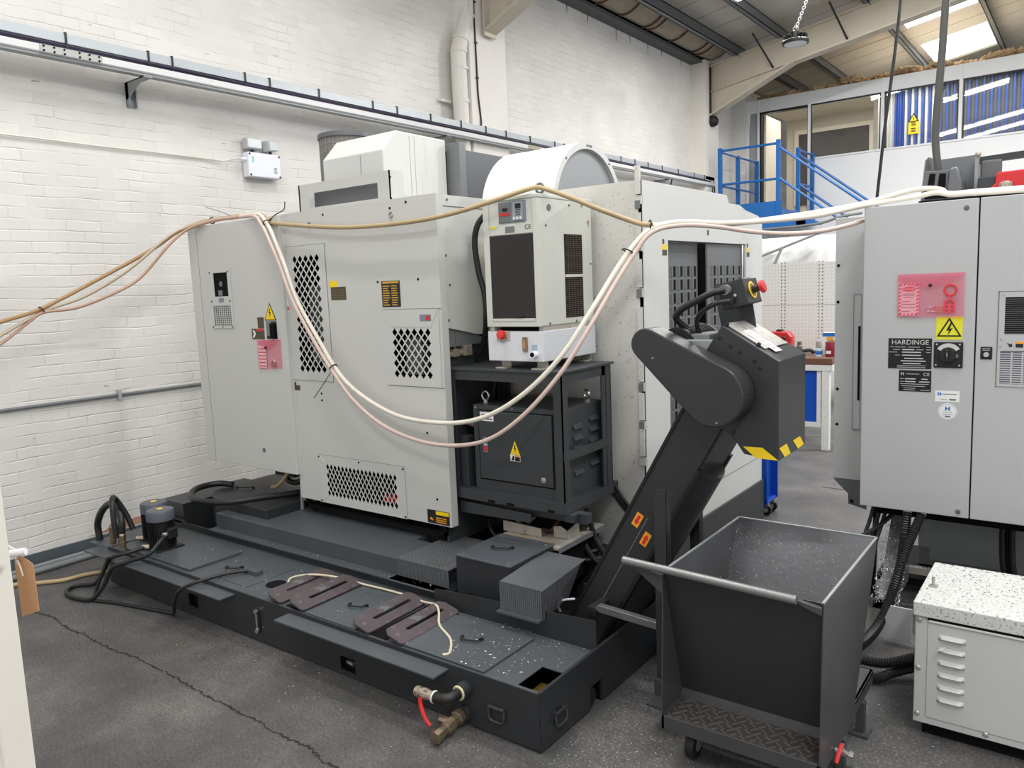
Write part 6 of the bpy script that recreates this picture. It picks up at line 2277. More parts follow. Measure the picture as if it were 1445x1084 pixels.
# plates and labels on the left door
pl = MB().box(-.779, -.596, YR - .002, YR, 1.244, 1.386).done('name_plate', M_ink, dl)
tx_ = text('plate_lettering', 'HARDINGE', (-.687, YR - .0025, 1.3665), .0315, M_plabel, pl)
mb = MB()
rows_ = [(1.345, [(-.772, -.755), (-.750, -.705), (-.695, -.645), (-.618, -.60)]), (1.333, [(-.76, -.73), (-.72, -.668), (-.66, -.63), (-.618, -.60)]),
         (1.321, [(-.775, -.74), (-.72, -.64), (-.618, -.60)]), (1.307, [(-.75, -.73), (-.72, -.64)]), (1.292, [(-.71, -.63)]), (1.280, [(-.725, -.62)]), (1.268, [(-.715, -.64)]), (1.258, [(-.74, -.62)]), (1.250, [(-.74, -.62)])]
for z, segs in rows_:
    for a, b_ in segs:
        h_ = .0022 if (b_ - a) > .05 and z > 1.26 else .001
        mb.box(a, b_, YR - .0028, YR - .002, z - h_, z + h_)
mb.done('plate_print', M_plabel, pl)
pl = MB().box(-.731, -.595, YR - .002, YR, 1.137, 1.236).done('rating_plate', M_ink, dl)
text('ce_mark', 'CE', (-.615, YR - .0025, 1.218), .022, M_plabel, pl)
mb = MB()
mb.box(-.722, -.719, YR - .0028, YR - .002, 1.212, 1.226)
mb.box(-.713, -.710, YR - .0028, YR - .002, 1.212, 1.226)
mb.box(-.72, -.712, YR - .0028, YR - .002, 1.2175, 1.2205)
for z, segs in ((1.219, [(-.70, -.645)]), (1.196, [(-.725, -.71), (-.705, -.66), (-.635, -.61)]), (1.183, [(-.725, -.71), (-.705, -.66), (-.645, -.602)]), (1.172, [(-.725, -.605)]), (1.162, [(-.72, -.62)]), (1.152, [(-.71, -.66)]), (1.144, [(-.71, -.66), (-.64, -.6)])):
    for a, b_ in segs:
        h_ = .0022 if z in (1.196, 1.183) and (b_ - a) > .02 else .001
        mb.box(a, b_, YR - .0028, YR - .002, z - h_, z + h_)
mb.done('plate_print', M_plabel, pl)
hz = MB().box(-.581, -.475, YR - .0015, YR, 1.381, 1.486).done('hazard_sign', M_lyel, dl)


def tri_ring(c, r, w):
    out = []
    for rr in (r, r - w):
        out.append([(c[0] + rr * math.cos(PI / 2 + 2 * PI * k / 3) * 1.0, c[1] + rr * math.sin(PI / 2 + 2 * PI * k / 3)) for k in range(3)])
    return out


mb = MB()
o_, i_ = tri_ring((-.528, 1.424), .058, .013)
for k in range(3):
    a, b_, c_, d_ = o_[k], o_[(k + 1) % 3], i_[(k + 1) % 3], i_[k]
    mb.prism([a, b_, c_, d_], 'y', YR - .0025, YR - .0015)
mb.prism([(-.523, 1.459), (-.541, 1.421), (-.529, 1.424), (-.534, 1.401), (-.514, 1.434), (-.526, 1.431), (-.517, 1.457)], 'y', YR - .0025, YR - .0015)
mb.done('triangle_and_bolt', M_ink, hz)
sw = MB().box(-.587, -.47, YR - .008, YR, 1.253, 1.371).done('isolator_switch', M_ink, dl, bevel=.004)
mb = MB()
n = 14
ou = [(-.528 + .054 * math.cos(PI * .82 - PI * .64 * i / n), 1.311 + .054 * math.sin(PI * .82 - PI * .64 * i / n)) for i in range(n + 1)]
inn = [(-.528 + .036 * math.cos(PI * .82 - PI * .64 * i / n), 1.311 + .036 * math.sin(PI * .82 - PI * .64 * i / n)) for i in range(n + 1)]
for i in range(n):
    mb.prism([ou[i], ou[i + 1], inn[i + 1], inn[i]], 'y', YR - .0092, YR - .008)
mb.done('dial_scale', M_plabel, sw)
MB().cyl((-.528, YR - .008, 1.31), (-.528, YR - .024, 1.31), .034, .031, 24).done('rotary_knob', M_rubber, sw)
MB().prism([(-.534, 1.285), (-.522, 1.283), (-.524, 1.335), (-.536, 1.337)], 'y', YR - .036, YR - .024).done('knob_grip', M_rubber, sw, bevel=.002)
MB().box(-.531, -.529, YR - .037, YR - .036, 1.305, 1.325).done('pointer', M_plabel, sw)
MB().cyl((-.496, YR - .008, 1.308), (-.496, YR - .016, 1.308), .009, n=12).done('lock_tab', M_midgrey, sw)
screws(sw, YR - .008, [(-.575, 1.36), (-.483, 1.36), (-.577, 1.265), (-.483, 1.265)], .005, M_chrome)
st_ = MB().box(-.577, -.479, YR - .001, YR, 1.095, 1.146).done('service_sticker', M_white, dl)
mb = MB()
mb.box(-.567, -.561, YR - .0018, YR - .001, 1.124, 1.138)
mb.box(-.558, -.552, YR - .0018, YR - .001, 1.124, 1.138)
mb.done('blue_logo', M_bluein, st_)
mb = MB()
mb.box(-.546, -.49, YR - .0018, YR - .001, 1.130, 1.133)
mb.box(-.52, -.492, YR - .0018, YR - .001, 1.103, 1.110)
mb.box(-.555, -.53, YR - .0018, YR - .001, 1.106, 1.108)
mb.done('print_line', M_midgrey, st_)
st_ = MB().cyl((-.525, YR, 1.05), (-.525, YR - .001, 1.05), .0385, n=32).done('round_sticker', M_white, dl)
mb = MB()
mb.torus((-.525, YR - .0012, 1.05), (0, 1, 0), .0345, .0006, 30, 4)
mb.box(-.535, -.529, YR - .0018, YR - .001, 1.055, 1.073)
mb.box(-.521, -.515, YR - .0018, YR - .001, 1.055, 1.073)
mb.box(-.53, -.52, YR - .0018, YR - .001, 1.062, 1.066)
mb.done('blue_logo', M_bluein, st_)
mb = MB()
mb.box(-.545, -.507, YR - .0018, YR - .001, 1.047, 1.049)
mb.box(-.547, -.503, YR - .0018, YR - .001, 1.037, 1.039)
mb.box(-.535, -.513, YR - .0018, YR - .001, 1.024, 1.031)
mb.done('print_line', M_midgrey, st_)
ky = MB().box(-.403, -.358, YR - .004, YR, 1.295, 1.351).done('key_switch', M_ink, d2, bevel=.002)
MB().cyl((-.38, YR - .004, 1.317), (-.38, YR - .012, 1.317), .011, n=16).done('key_barrel', M_chrome, ky)
mb = MB()
mb.box(-.397, -.365, YR - .005, YR - .004, 1.342, 1.344)
mb.box(-.395, -.367, YR - .005, YR - .004, 1.335, 1.337)
mb.done('print_line', M_plabel, ky)
# fan unit
fu = MB().holes_plate('y', YR - .004, -.338, -.02, 1.177, 1.59, [(-.316, -.05, 1.407, 1.568), (-.328, -.03, 1.188, 1.33)]).done('fan_plate', M_mach2, d2, solid=-.004)
MB().box(-.32, -.04, YR - .0012, YR - .0005, 1.40, 1.575).done('fan_opening', M_void, d2)
mb = MB()
for k in range(18):
    z = 1.41 + k * .0087
    mb.box(-.316, -.05, YR - .002, YR - .001, z, z + .0025)
mb.done('fan_mesh', M_dgrey, d2)
MB().box(-.33, -.028, YR - .0012, YR - .0005, 1.186, 1.332).done('grille_backing', mat('violet_filter', S(92, 84, 112), .6), d2)
mb = MB()
for k in range(15):
    z = 1.19 + k * .0099
    mb.box(-.328, -.03, YR - .004, YR - .0015, z, z + .005)
for x in (-.285, -.245, -.2, -.155):
    mb.box(x - .003, x + .003, YR - .0045, YR - .0015, 1.188, 1.33)
mb.done('grille', M_mach2, d2)
mb = MB()
mb.box(-.342, -.338, YR - .003, YR, 1.172, 1.594)
mb.box(-.342, -.02, YR - .003, YR, 1.59, 1.594)
mb.done('fan_frame_edge', M_midgrey, d2)
MB().box(-.272, -.245, YR - .0055, YR - .004, 1.35, 1.366).done('label', M_ink, d2)
MB().box(-.272, -.245, YR - .0055, YR - .004, 1.366, 1.374).done('label_strip', M_oran, d2)
MB().prism([(-.305, 1.37), (-.29, 1.362), (-.286, 1.368), (-.284, 1.355), (-.295, 1.35), (-.298, 1.36)], 'y', YR - .0055, YR - .004).done('pictogram', M_ink, d2)
screws(d2, YR - .004, [(-.326, 1.58), (-.326, 1.385), (-.328, 1.355)], .005, M_chrome)
# undercarriage
mb = MB()
mb.box(-.88, .5, 4.35, 4.9, .06, .10)
mb.box(-.6, .5, 4.5, 5.2, 0, .12)
mb.box(-.84, .5, 4.1, 4.35, .50, .557)
mb.done('base_beam', M_void, g)
mb = MB()
mb.box(-.655, -.30, 4.5, 4.52, .165, .44)
mb.box(-.71, -.655, 4.5, 4.52, .23, .46)
mb.box(-.72, -.3, 4.60, 4.62, .1, .5)
mb.box(-.28, .45, 4.5, 4.52, .22, .46)
mb.done('pedestal_panel', M_ltgrey, g)
mb = MB()
mb.box(-.72, .45, 4.44, 4.5, .44, .475)
mb.done('pedestal_rail', M_ink, g)
for (x, yy) in ((-.31, 4.3), (-.29, 4.32), (-.27, 4.3)):
    MB().tube([(x, yy, .56), (x - .005, yy, .4), (x + .01, yy, .22), (x + .06, yy + .05, .08)], .014, 8).done('cable', M_rubber, g)
for (x, yy) in ((-.86, 4.2), (-.83, 4.22), (-.80, 4.2)):
    MB().tube([(x, yy, .56), (x - .02, yy - .03, .45), (x - .05, yy - .1, .3), (x - .08, yy - .1, .12), (x - .06, yy, .02)], .010, 8).done('cable', M_rubber, g)
MB().tube([(-.76, 4.2, .5), (-.84, 4.1, .42), (-.95, 4.0, .36), (-1.05, 4.0, .35)], .011, 8).done('cable', M_rubber, g)
mb = MB()
for (x0, y0) in ((-.9, 4.25),):
    mb.prism([(-.91, .0), (-.88, .0), (-.865, .55), (-.885, .55)], 'y', 4.28, 4.31)
mb.done('leg', M_void, g)
for x in (-.686, -.625):
    MB().cyl((x, 3.98 + .05, .565), (x, 3.98 + .05, .535), .02, n=12).done('conduit_nut', M_plast, g)
mb = MB()
mb.prism([(3.86, .10), (3.98, .10), (4.25, .42), (4.28, .5), (4.3, .5), (4.3, .10)], 'x', -.80, -.72)
mb.done('chip_chute', M_midgrey, g)
mb = MB().prism([(-.74, .03), (-.60, .03), (-.60, .19), (-.69, .19), (-.715, .12)], 'y', 3.7, 3.71)
mb.done('guard_sheet', M_mach2, g, bevel=.002)
MB().box(-.85, .4, 4.33, 4.36, .13, .165).done('swarf_rail', M_rustlight, g)
random.seed(21)
mb = MB()
for i in range(700):
    t1 = random.random()
    y = 3.9 + t1 * .35
    sliver(mb, (random.uniform(-.82, -.69), y, .11 + t1 * .31), (0, -.7, .7), .004)
for i in range(500):
    sliver(mb, (random.uniform(-.85, -.3), random.uniform(4.33, 4.36), .166), (0, -.3, 1), .004)
mb.done('metal_chips', M_chip, None, label='bright pile of metal chips spilling below the grey cabinet', cat='metal chips', kind='stuff')
# machine parts that stand on its roof
hd_ = MB().prism([(-.72, 2.03), (-.70, 2.18), (-.60, 2.175), (-.585, 2.03)], 'y', 4.36, 4.46).done('gear_housing', M_dgrey, g, bevel=.004)
mb = MB()
mb.prism([(-.69, 2.10), (-.68, 2.165), (-.655, 2.163), (-.66, 2.098)], 'y', 4.357, 4.361)
mb.prism([(-.645, 2.098), (-.638, 2.162), (-.61, 2.16), (-.61, 2.095)], 'y', 4.357, 4.361)
mb.box(-.70, -.60, 4.355, 4.361, 2.045, 2.085)
mb.done('housing_window', M_void, hd_)
MB().prism([(-.60, 2.03), (-.592, 2.175), (-.565, 2.185), (-.54, 2.12), (-.535, 2.03)], 'y', 4.33, 4.5).done('bearing_block', mat('cast_grey', S(98, 100, 104), .45), hd_, bevel=.008)
mb = MB()
mb.prism([(-.72, 2.0), (-.72, 2.27), (-.665, 2.25), (-.49, 2.255), (-.49, 2.0)], 'y', 4.55, 4.57)
mb.prism([(4.4, 2.06), (4.57, 2.06), (4.57, 2.27), (4.5, 2.25)], 'x', -.725, -.72)
mb.done('dented_cover', M_midgrey, g)
MB().box(-.50, -.485, 4.45, 4.6, 2.0, 2.235).done('cover_edge', M_ltgrey, g)
MB().box(-.48, -.39, 4.48, 4.5, 2.0, 2.215).done('grey_plate', M_dgrey, g, bevel=.012)
MB().box(-.48, -.40, 4.4, 4.47, 2.0, 2.13).done('dark_motor', M_stand, g, bevel=.006)
MB().prism([(-.43, 2.02), (-.42, 2.075), (-.405, 2.09), (-.40, 2.14), (.0, 2.15), (.0, 2.02)], 'y', 4.36, 4.46).done('red_cover', M_red, g, bevel=.006)
MB().box(-.42, .0, 4.35, 4.36, 2.05, 2.06).done('cover_seam', M_bred, g)
MB().prism([(-.50, 2.205), (-.50, 2.235), (.1, 2.26), (.1, 2.225)], 'y', 4.5, 4.54).done('cross_bar', M_stand, g)
MB().sphere((-.487, 4.45, 2.245), .014, 10).done('bar_knob', M_rustlight, g)
mb = MB()
mb.box(-.72, .3, 4.32, 4.6, 1.99, 2.035)
mb.done('roof_frame', M_void, g)
MB().lathe((-.36, 4.34, 2.035), (0, 0, 1), [(0, .02), (.02, .02), (.03, .028), (.05, .028), (.06, .012)], 12).done('roof_fitting', M_rustmetal, g)

# pink pouch with its contents on the left door
p = thing('document_pouch', (-.608, 3.993, 1.484), 'pink plastic press-stud pouch on the door of the right hand grey cabinet', 'pouch')
MB().prism([(-.742, 1.485), (-.469, 1.482), (-.471, 1.683), (-.743, 1.683)], 'y', YR - .012, YR - .010).done('pouch_body', M_pinkfilm, p)
mb = MB()
n = 12
fl = [(-.743, 1.683)] + [(-.743 + .272 * i / n, 1.655 - .045 * math.sin(PI * i / n) + .02 * (i / n)) for i in range(n + 1)] + [(-.471, 1.683)]
mb.prism(fl, 'y', YR - .0155, YR - .0145)
mb.done('flap', M_pinkfilm, p)
MB().cyl((-.607, YR - .019, 1.629), (-.607, YR - .0155, 1.629), .0075, n=14).done('press_stud', M_ink, p)
t = thing('lockout_tag', (-.695, 3.994, 1.492), 'white and red striped danger tag inside the pink pouch on the right cabinet', 'tag')
MB().box(-.739, -.653, YR - .008, YR - .0065, 1.492, 1.643).done('card', M_white, t)
mb = MB()
y_ = YR - .0085
for k in range(9):
    z = 1.494 + .0165 * k
    mb.prism([(-.739, z), (-.728, z + .006), (-.728, z + .014), (-.739, z + .008)], 'y', y_, y_ + .0005)
    mb.prism([(-.664, z), (-.653, z + .006), (-.653, z + .014), (-.664, z + .008)], 'y', y_, y_ + .0005)
for k in range(5):
    x = -.737 + .0165 * k
    mb.prism([(x, 1.494), (x + .008, 1.494), (x + .013, 1.502), (x + .005, 1.502)], 'y', y_, y_ + .0005)
    mb.prism([(x, 1.630), (x + .008, 1.630), (x + .014, 1.642), (x + .006, 1.642)], 'y', y_, y_ + .0005)
mb.prism([(-.696 + .030 * math.cos(2 * PI * k / 20), 1.614 + .0115 * math.sin(2 * PI * k / 20)) for k in range(20)], 'y', y_ - .0003, y_ + .0002)
mb.done('red_print', M_redin, t)
text('tag_heading', 'DANGER', (-.696, y_ - .0006, 1.614), .0125, M_white, t)
mb = MB()
for z, a, b_ in ((1.592, -.722, -.670), (1.584, -.722, -.672), (1.576, -.716, -.678), (1.558, -.725, -.69), (1.545, -.725, -.668), (1.53, -.725, -.668), (1.512, -.725, -.69)):
    mb.box(a, b_, y_, y_ + .0005, z - .0014, z + .0014)
mb.done('small_print', M_dgrey, t)
h = thing('lockout_hasp', (-.53, 3.994, 1.50), 'red lockout hasp inside the pink pouch on the right cabinet', 'hasp')
MB().torus((-.527, YR - .0075, 1.605), (0, 1, 0), .025, .0055, 8, 6).done('jaw_ring', M_bred, h)
MB().box(-.552, -.506, YR - .0095, YR - .0065, 1.502, 1.560).done('hasp_plate', M_bred, h, bevel=.001)
MB().prism([(-.535, 1.55), (-.52, 1.55), (-.518, 1.585), (-.538, 1.585)], 'y', YR - .0095, YR - .0065).done('hasp_neck', M_bred, h)
mb = MB()
for (x, z) in ((-.54, 1.547), (-.518, 1.547), (-.54, 1.53), (-.518, 1.53), (-.54, 1.513), (-.518, 1.513)):
    mb.cyl((x, YR - .0095, z), (x, YR - .010, z), .005, n=10)
mb.done('hasp_hole', M_maroon, h)
k = thing('lockout_padlock', (-.58, 3.994, 1.50), 'brass padlock beside the red hasp in the pink pouch on the right cabinet', 'padlock')
MB().box(-.588, -.556, YR - .0095, YR - .0055, 1.503, 1.536).done('lock_body', mat('padlock_brass', S(196, 140, 90), .4, .3), k, bevel=.002)
MB().tube([(-.588, YR - .0075, 1.530), (-.61, YR - .0075, 1.530), (-.62, YR - .0075, 1.520), (-.61, YR - .0075, 1.509), (-.588, YR - .0075, 1.509)], .0025, 8, 4).done('shackle', M_chrome, k)

# louvred transformer box in front
b = thing('louvred_box', (-.05, 3.22, 0), 'light grey louvred floor box with chips on its white lid, at the right edge', 'box')
MB().box(-.476, .35, 3.0, 3.44, .052, .475).done('body', M_boxg, b, bevel=.003)
MB().box(-.482, .355, 2.988, 3.452, .463, .515).done('lid', M_boxtop, b, bevel=.003)
MB().box(-.435, .3, 2.996, 3.0, .08, .452).done('front_cover', M_boxg, b, bevel=.003)
MB().box(-.435, .3, 2.994, 3.0, .452, .461).done('cover_gap', M_void, b)
MB().cyl((-.43, 2.995, .448), (.3, 2.995, .448), .005, n=10).done('cover_lip', M_boxg, b)
for i in range(6):
    z = .385 - .047 * i
    mb = MB()
    n = 8
    L, h_, d_ = .085, .021, .016
    sec = [(0, 0)] + [(-d_ * math.sin(PI * .5 * (1 + j / n)) ** .7 if j < n else 0, h_ * j / n) for j in range(n + 1)]
    x0 = -.40
    rings = []
    for j in range(9):
        f = j / 8
        k_s = math.sqrt(max(0, 1 - (abs(2 * f - 1)) ** 6))
        rings.append([mb.bm.verts.new((x0 + L * f, 2.9955 - d_ * k_s * math.sin(PI * q / 8) * (1.0 if q < 5 else .8), z + h_ * q / 8)) for q in range(9)])
    for A_, B_ in zip(rings, rings[1:]):
        for q in range(8):
            mb.bm.faces.new([A_[q], A_[q + 1], B_[q + 1], B_[q]])
    mb.done('louvre', M_boxg, b, smooth=True)
MB().prism([(-.40, .352), (-.383, .358), (-.375, .373), (-.382, .366), (-.39, .362)], 'y', 2.970, 2.98).done('paper_scrap', M_white, b)
mb = MB()
for (x, z) in ((-.462, .445), (-.462, .262), (-.462, .085), (-.245, .072)):
    mb.lathe((x, 3.0, z), (0, -1, 0), [(0, .0095), (.003, .0095), (.006, .006), (.006, 0)], 12)
mb.done('cover_screw', M_wash, b)
MB().box(-.45, .33, 3.03, 3.4, 0.0, .055).done('plinth', M_void, b)
o = thing('bolt', (-.445, 3.17, .515), 'upright bolt with washer standing on the white lid of the louvred box', 'bolt')
MB().cyl((-.445, 3.17, .515), (-.445, 3.17, .52), .016, n=16).done('washer', M_wash, o)
MB().cyl((-.445, 3.17, .52), (-.445, 3.17, .553), .0055, n=10).done('shank', M_wash, o)
random.seed(9)
mb = MB()
for i in range(420):
    sliver(mb, (random.uniform(-.46, .3), min(3.44, 2.99 + abs(random.gauss(.3, .14))), .515), (0, 0, 1), .004)
bm_keep = [v for v in mb.bm.verts]
mb.done('metal_chips', M_midgrey, None, label='dull metal chips scattered on the white lid of the louvred box', cat='metal chips', kind='stuff')

# ribbed cable conduits
def cond(pts, r, lab):
    o = thing('cable_conduit', pts[0], lab, 'conduit', 'ribbed black conduits by the grey cabinet')
    MB().tube(pts, r, 12, 6, rib=.011).done('ribbed_tube', M_cond, o)


cond([(-.686, 4.03, .545), (-.688, 3.98, .42), (-.688, 3.88, .30), (-.715, 3.80, .165), (-.742, 3.68, .076), (-.78, 3.5, .05), (-.85, 3.35, .045)], .0225, 'left hand ribbed black conduit hanging from the grey cabinet to the floor')
cond([(-.625, 4.03, .545), (-.646, 3.98, .47), (-.672, 3.93, .38), (-.70, 3.86, .25), (-.725, 3.72, .12), (-.76, 3.55, .07), (-.82, 3.42, .05)], .0225, 'right hand ribbed black conduit hanging from the grey cabinet to the floor')
cond([(-.82, 3.42, .05), (-.75, 3.36, .065), (-.66, 3.36, .068), (-.59, 3.385, .085), (-.53, 3.43, .10), (-.46, 3.46, .11)], .0225, 'upper of two ribbed black conduits lying along the floor into the louvred box')
cond([(-.85, 3.35, .025), (-.74, 3.29, .025), (-.66, 3.305, .027), (-.61, 3.36, .04), (-.53, 3.43, .055), (-.46, 3.46, .06)], .0205, 'lower of two ribbed black conduits lying along the floor into the louvred box')
# ================================================================== BLUE LANDING AND STAIR IN FRONT OF THE OFFICE
s = thing('stair_landing', (-4.5, 13.3, 2.7), 'blue steel stair landing with railings in front of the office door', 'stairs')
LZ0 = 2.74
YN = 12.42
MB().box(-5.0, -3.98, YN, YO - .02, LZ0 - .16, LZ0).done('platform', M_blue, s)
mb = MB()
mb.box(-5.0, -3.98, YN - .02, YN, LZ0 - .16, LZ0 + .12)
mb.box(-4.55, -3.7, YN - .02, YN, LZ0 - .30, LZ0 - .16)
mb.done('kick_plate', M_blue, s)
for (x, y, z0, z1) in ((-4.98, YN, 2.5, 3.78), (-4.04, YN, 2.5, 3.79), (-4.96, 13.15, LZ0, 3.74), (-4.95, 14.05, LZ0, 3.74), (-4.0, 13.28, LZ0 - .05, 3.76), (-4.0, 14.08, LZ0 - .05, 3.76)):
    MB().box(x - .03, x + .03, y - .03, y + .03, z0, z1).done('post', M_blue, s, bevel=.004)
mb = MB()
for z in (3.735, 3.2):
    mb.tube([(-4.98, YN, z), (-4.04, YN, z + .0)], .019, 8, 1)
    mb.tube([(-4.96, YN, z - .02), (-4.95, 14.05, z - .02)], .019, 8, 1)
    mb.tube([(-4.0, 13.28, z - .01), (-4.0, 14.08, z - .01)], .019, 8, 1)
mb.done('guard_rail', M_blue, s)
sl = -.785
for y in (YN, 13.28):
    mb = MB()
    for z in (3.68, 3.21):
        mb.tube([(-4.03, y, z), (-1.6, y, z + sl * 2.43)], .02, 8, 1)
    mb.done('hand_rail', M_blue, s)
o = thing('steel_brace', (-3.75, 10.4, 0.0), 'grey steel brace fixed in front of the white sheeting behind the pegboard', 'brace')
MB().tube([(-3.75, 10.4, 1.90), (-3.57, 10.4, 1.98), (-2.6, 10.4, 2.31)], .017, 8, 1).done('long_bar', M_ltgrey, o)
MB().tube([(-3.33, 10.4, 2.07), (-3.52, 10.4, 1.65), (-3.6, 10.4, 1.4)], .02, 8, 1).done('short_bar', M_ltgrey, o)
MB().box(-4.25, -3.55, 12.2, 12.35, 2.42, 2.53).done('blue_casing', M_blue, s, bevel=.01)
MB().prism([(-3.7, 2.60), (-3.35, 2.47), (-3.35, 2.43), (-3.7, 2.45)], 'y', 12.2, 12.3).done('blue_wedge', M_blue, s)
MB().tube([(-4.7, 12.2, 2.45), (-4.5, 12.18, 2.48), (-4.28, 12.2, 2.47)], .055, 10).done('black_sleeve', M_rubber, s)
MB().tube([(-4.2, 12.15, 2.42), (-3.4, 12.15, 2.44), (-3.05, 12.15, 2.52), (-2.75, 12.15, 2.55)], .02, 8, 3).done('grey_bar', M_midgrey, s)

MB().tube([(-3.75, 10.4, 0.0), (-3.75, 10.4, 1.91)], .02, 8, 1).done('upright', M_ltgrey, o)

# white sheeting behind the pegboard
mb = MB()
nx, nz = 40, 10
V = [[mb.bm.verts.new((-4.3 + 3.3 * i / nx, 10.55 + .03 * math.sin(i * .8) * math.sin(j * .6) + .02 * math.sin(i * 2.1 + j), 0.0 + 2.2 * j / nz)) for j in range(nz + 1)] for i in range(nx + 1)]
for i in range(nx):
    for j in range(nz):
        mb.bm.faces.new([V[i][j], V[i + 1][j], V[i + 1][j + 1], V[i][j + 1]])
mb.done('white_sheet', M_sheet, None, smooth=True, solid=.004, label='white plastic sheeting hanging behind the pegboard', cat='sheet')

# ------------------------------------------------------------------ workbench with pegboard
w = thing('workbench', (-2.5, 8.05, 0), 'white framed workbench with brown top and blue door under it', 'workbench')
MB().box(-3.3, -1.985, 7.68, 8.45, .835, .90).done('bench_top', M_wood, w, bevel=.006)
mb = MB()
mb.box(-3.3, -1.98, 7.685, 7.74, .775, .835)
mb.box(-3.3, -2.085, 7.70, 7.74, .22, .27)
mb.box(-2.13, -2.09, 7.701, 7.739, .272, .774)
mb.done('frame', M_bench, w, bevel=.003)
for (x, y) in ((-2.045, 7.72), (-2.045, 8.4), (-3.25, 7.72)):
    MB().box(x - .035, x + .035, y - .03, y + .03, 0, .835).done('leg', M_bench, w, bevel=.003)
MB().box(-3.2, -2.13, 7.715, 7.735, .27, .775).done('blue_door', M_rblue, w)
p = thing('pegboard', (-2.6, 8.4, .9), 'pale perforated pegboard behind the workbench', 'pegboard')
mb = MB()
mb.box(-3.6, -1.6, 8.42, 8.44, .9, 1.382)
mb.box(-3.6, -1.6, 8.42, 8.44, 1.386, 1.825)
mb.done('perforated_panel', M_peg, p)
mb = MB()
for x in (-2.70, -2.663, -2.315, -2.28):
    for k in range(26):
        mb.cyl((x, 8.42, .93 + .036 * k), (x, 8.417, .93 + .036 * k), .007, n=6)
mb.done('bolt_hole', M_dgrey, p)
MB().box(-3.6, -1.6, 8.44, 8.46, .88, 1.82).done('back_frame', M_bench, p)
v = thing('bench_vice', (-2.6, 8.1, .9), 'red tool housing on the bench behind the conveyor head', 'tool')
MB().prism([(-2.78, .9), (-2.78, 1.10), (-2.66, 1.135), (-2.50, 1.13), (-2.46, 1.08), (-2.46, .9)], 'y', 7.98, 8.1).done('red_body', M_red, v, bevel=.015)
MB().box(-2.62, -2.57, 8.0, 8.08, 1.13, 1.15).done('black_cap', M_ink, v)
MB().cyl((-2.50, 7.9, .98), (-2.50, 7.98, .98), .03, n=14).done('spindle', M_midgrey, v)
o = thing('dark_bottle', (-2.37, 7.9, .9), 'dark small bottle standing on the bench beside the conveyor head', 'bottle')
MB().lathe((-2.37, 7.95, .9), (0, 0, 1), [(0, .03), (.09, .03), (.1, .022), (.135, .022), (.137, 0)], 16).done('body', M_dgrey, o)
o = thing('hand_tool', (-2.3, 7.85, .9), 'small metal tool with a black grip lying on the bench', 'tool')
MB().tube([(-2.36, 7.85, .93), (-2.30, 7.85, .95), (-2.24, 7.86, .96), (-2.2, 7.87, .93)], .018, 8).done('grip', M_rubber, o)
MB().cyl((-2.34, 7.84, .935), (-2.28, 7.84, .925), .015, n=12).done('metal_tip', M_chrome, o)
o = thing('wipes_box', (-2.1, 8.0, .9), 'tilted white and blue cardboard box on the bench', 'box')
MB().prism([(-2.25, .9), (-2.16, 1.12), (-2.02, 1.12), (-2.02, .9)], 'y', 8.0, 8.1).done('carton', M_white, o)
MB().box(-2.16, -2.02, 7.997, 8.0, 1.085, 1.12).done('blue_band', M_bluein, o)
MB().box(-2.12, -2.06, 7.997, 8.0, 1.05, 1.08).done('yellow_band', M_oran, o)
MB().prism([(-2.11, 1.02), (-2.05, 1.03), (-2.05, 1.05), (-2.11, 1.045)], 'y', 7.996, 8.0).done('green_band', mat('print_green', S(90, 170, 90), .5), o)
o = thing('spray_bottle', (-2.155, 7.85, .9), 'small pale bottle with a cream cap and blue label on the bench', 'bottle')
MB().lathe((-2.155, 7.85, .9), (0, 0, 1), [(0, .034), (.07, .034), (.085, .02), (.09, .02), (.092, 0)], 16).done('body', M_skin, o, smooth=True)
MB().cyl((-2.155, 7.85, .99), (-2.155, 7.85, 1.05), .028, n=14).done('cap', M_rustlight, o)
MB().cyl((-2.155, 7.85, .92), (-2.155, 7.85, .955), .035, n=16).done('label', M_bluein, o)
o = thing('maroon_tin', (-2.06, 7.85, .9), 'maroon red tin with a white label on the bench by the grey cabinet', 'tin')
MB().lathe((-2.045, 7.86, .9), (0, 0, 1), [(0, .048), (.004, .05), (.14, .05), (.145, .048), (.145, 0)], 22).done('can', M_maroon, o, smooth=True)
MB().box(-2.075, -2.03, 7.808, 7.815, .93, .96).done('label', M_white, o)

# blue trolley beyond the machine
t = thing('blue_trolley', (-1.85, 5.42, 0), 'royal blue tool trolley on castors beyond the machine corner', 'trolley')
mb = MB()
mb.box(-2.1, -1.80, 5.32, 5.335, .10, .62)
mb.box(-2.1, -1.80, 5.535, 5.55, .10, .62)
mb.box(-2.1, -1.81, 5.32, 5.55, .09, .115)
mb.box(-1.86, -1.845, 5.32, 5.55, .1, .62)
mb.box(-2.1, -1.8, 5.32, 5.55, .6, .62)
mb.done('body', M_rblue, t, bevel=.003)
for y in (5.38, 5.5):
    w_ = MB().cyl((-1.83, y - .012, .04), (-1.83, y + .012, .04), .04, n=18).done('castor_wheel', M_rubber, t)
    MB().cyl((-1.83, y - .014, .04), (-1.83, y + .014, .04), .018, n=12).done('wheel_hub', M_ltgrey, w_)
    MB().box(-1.85, -1.81, y - .018, y + .018, .065, .09).done('castor_fork', M_midgrey, t)

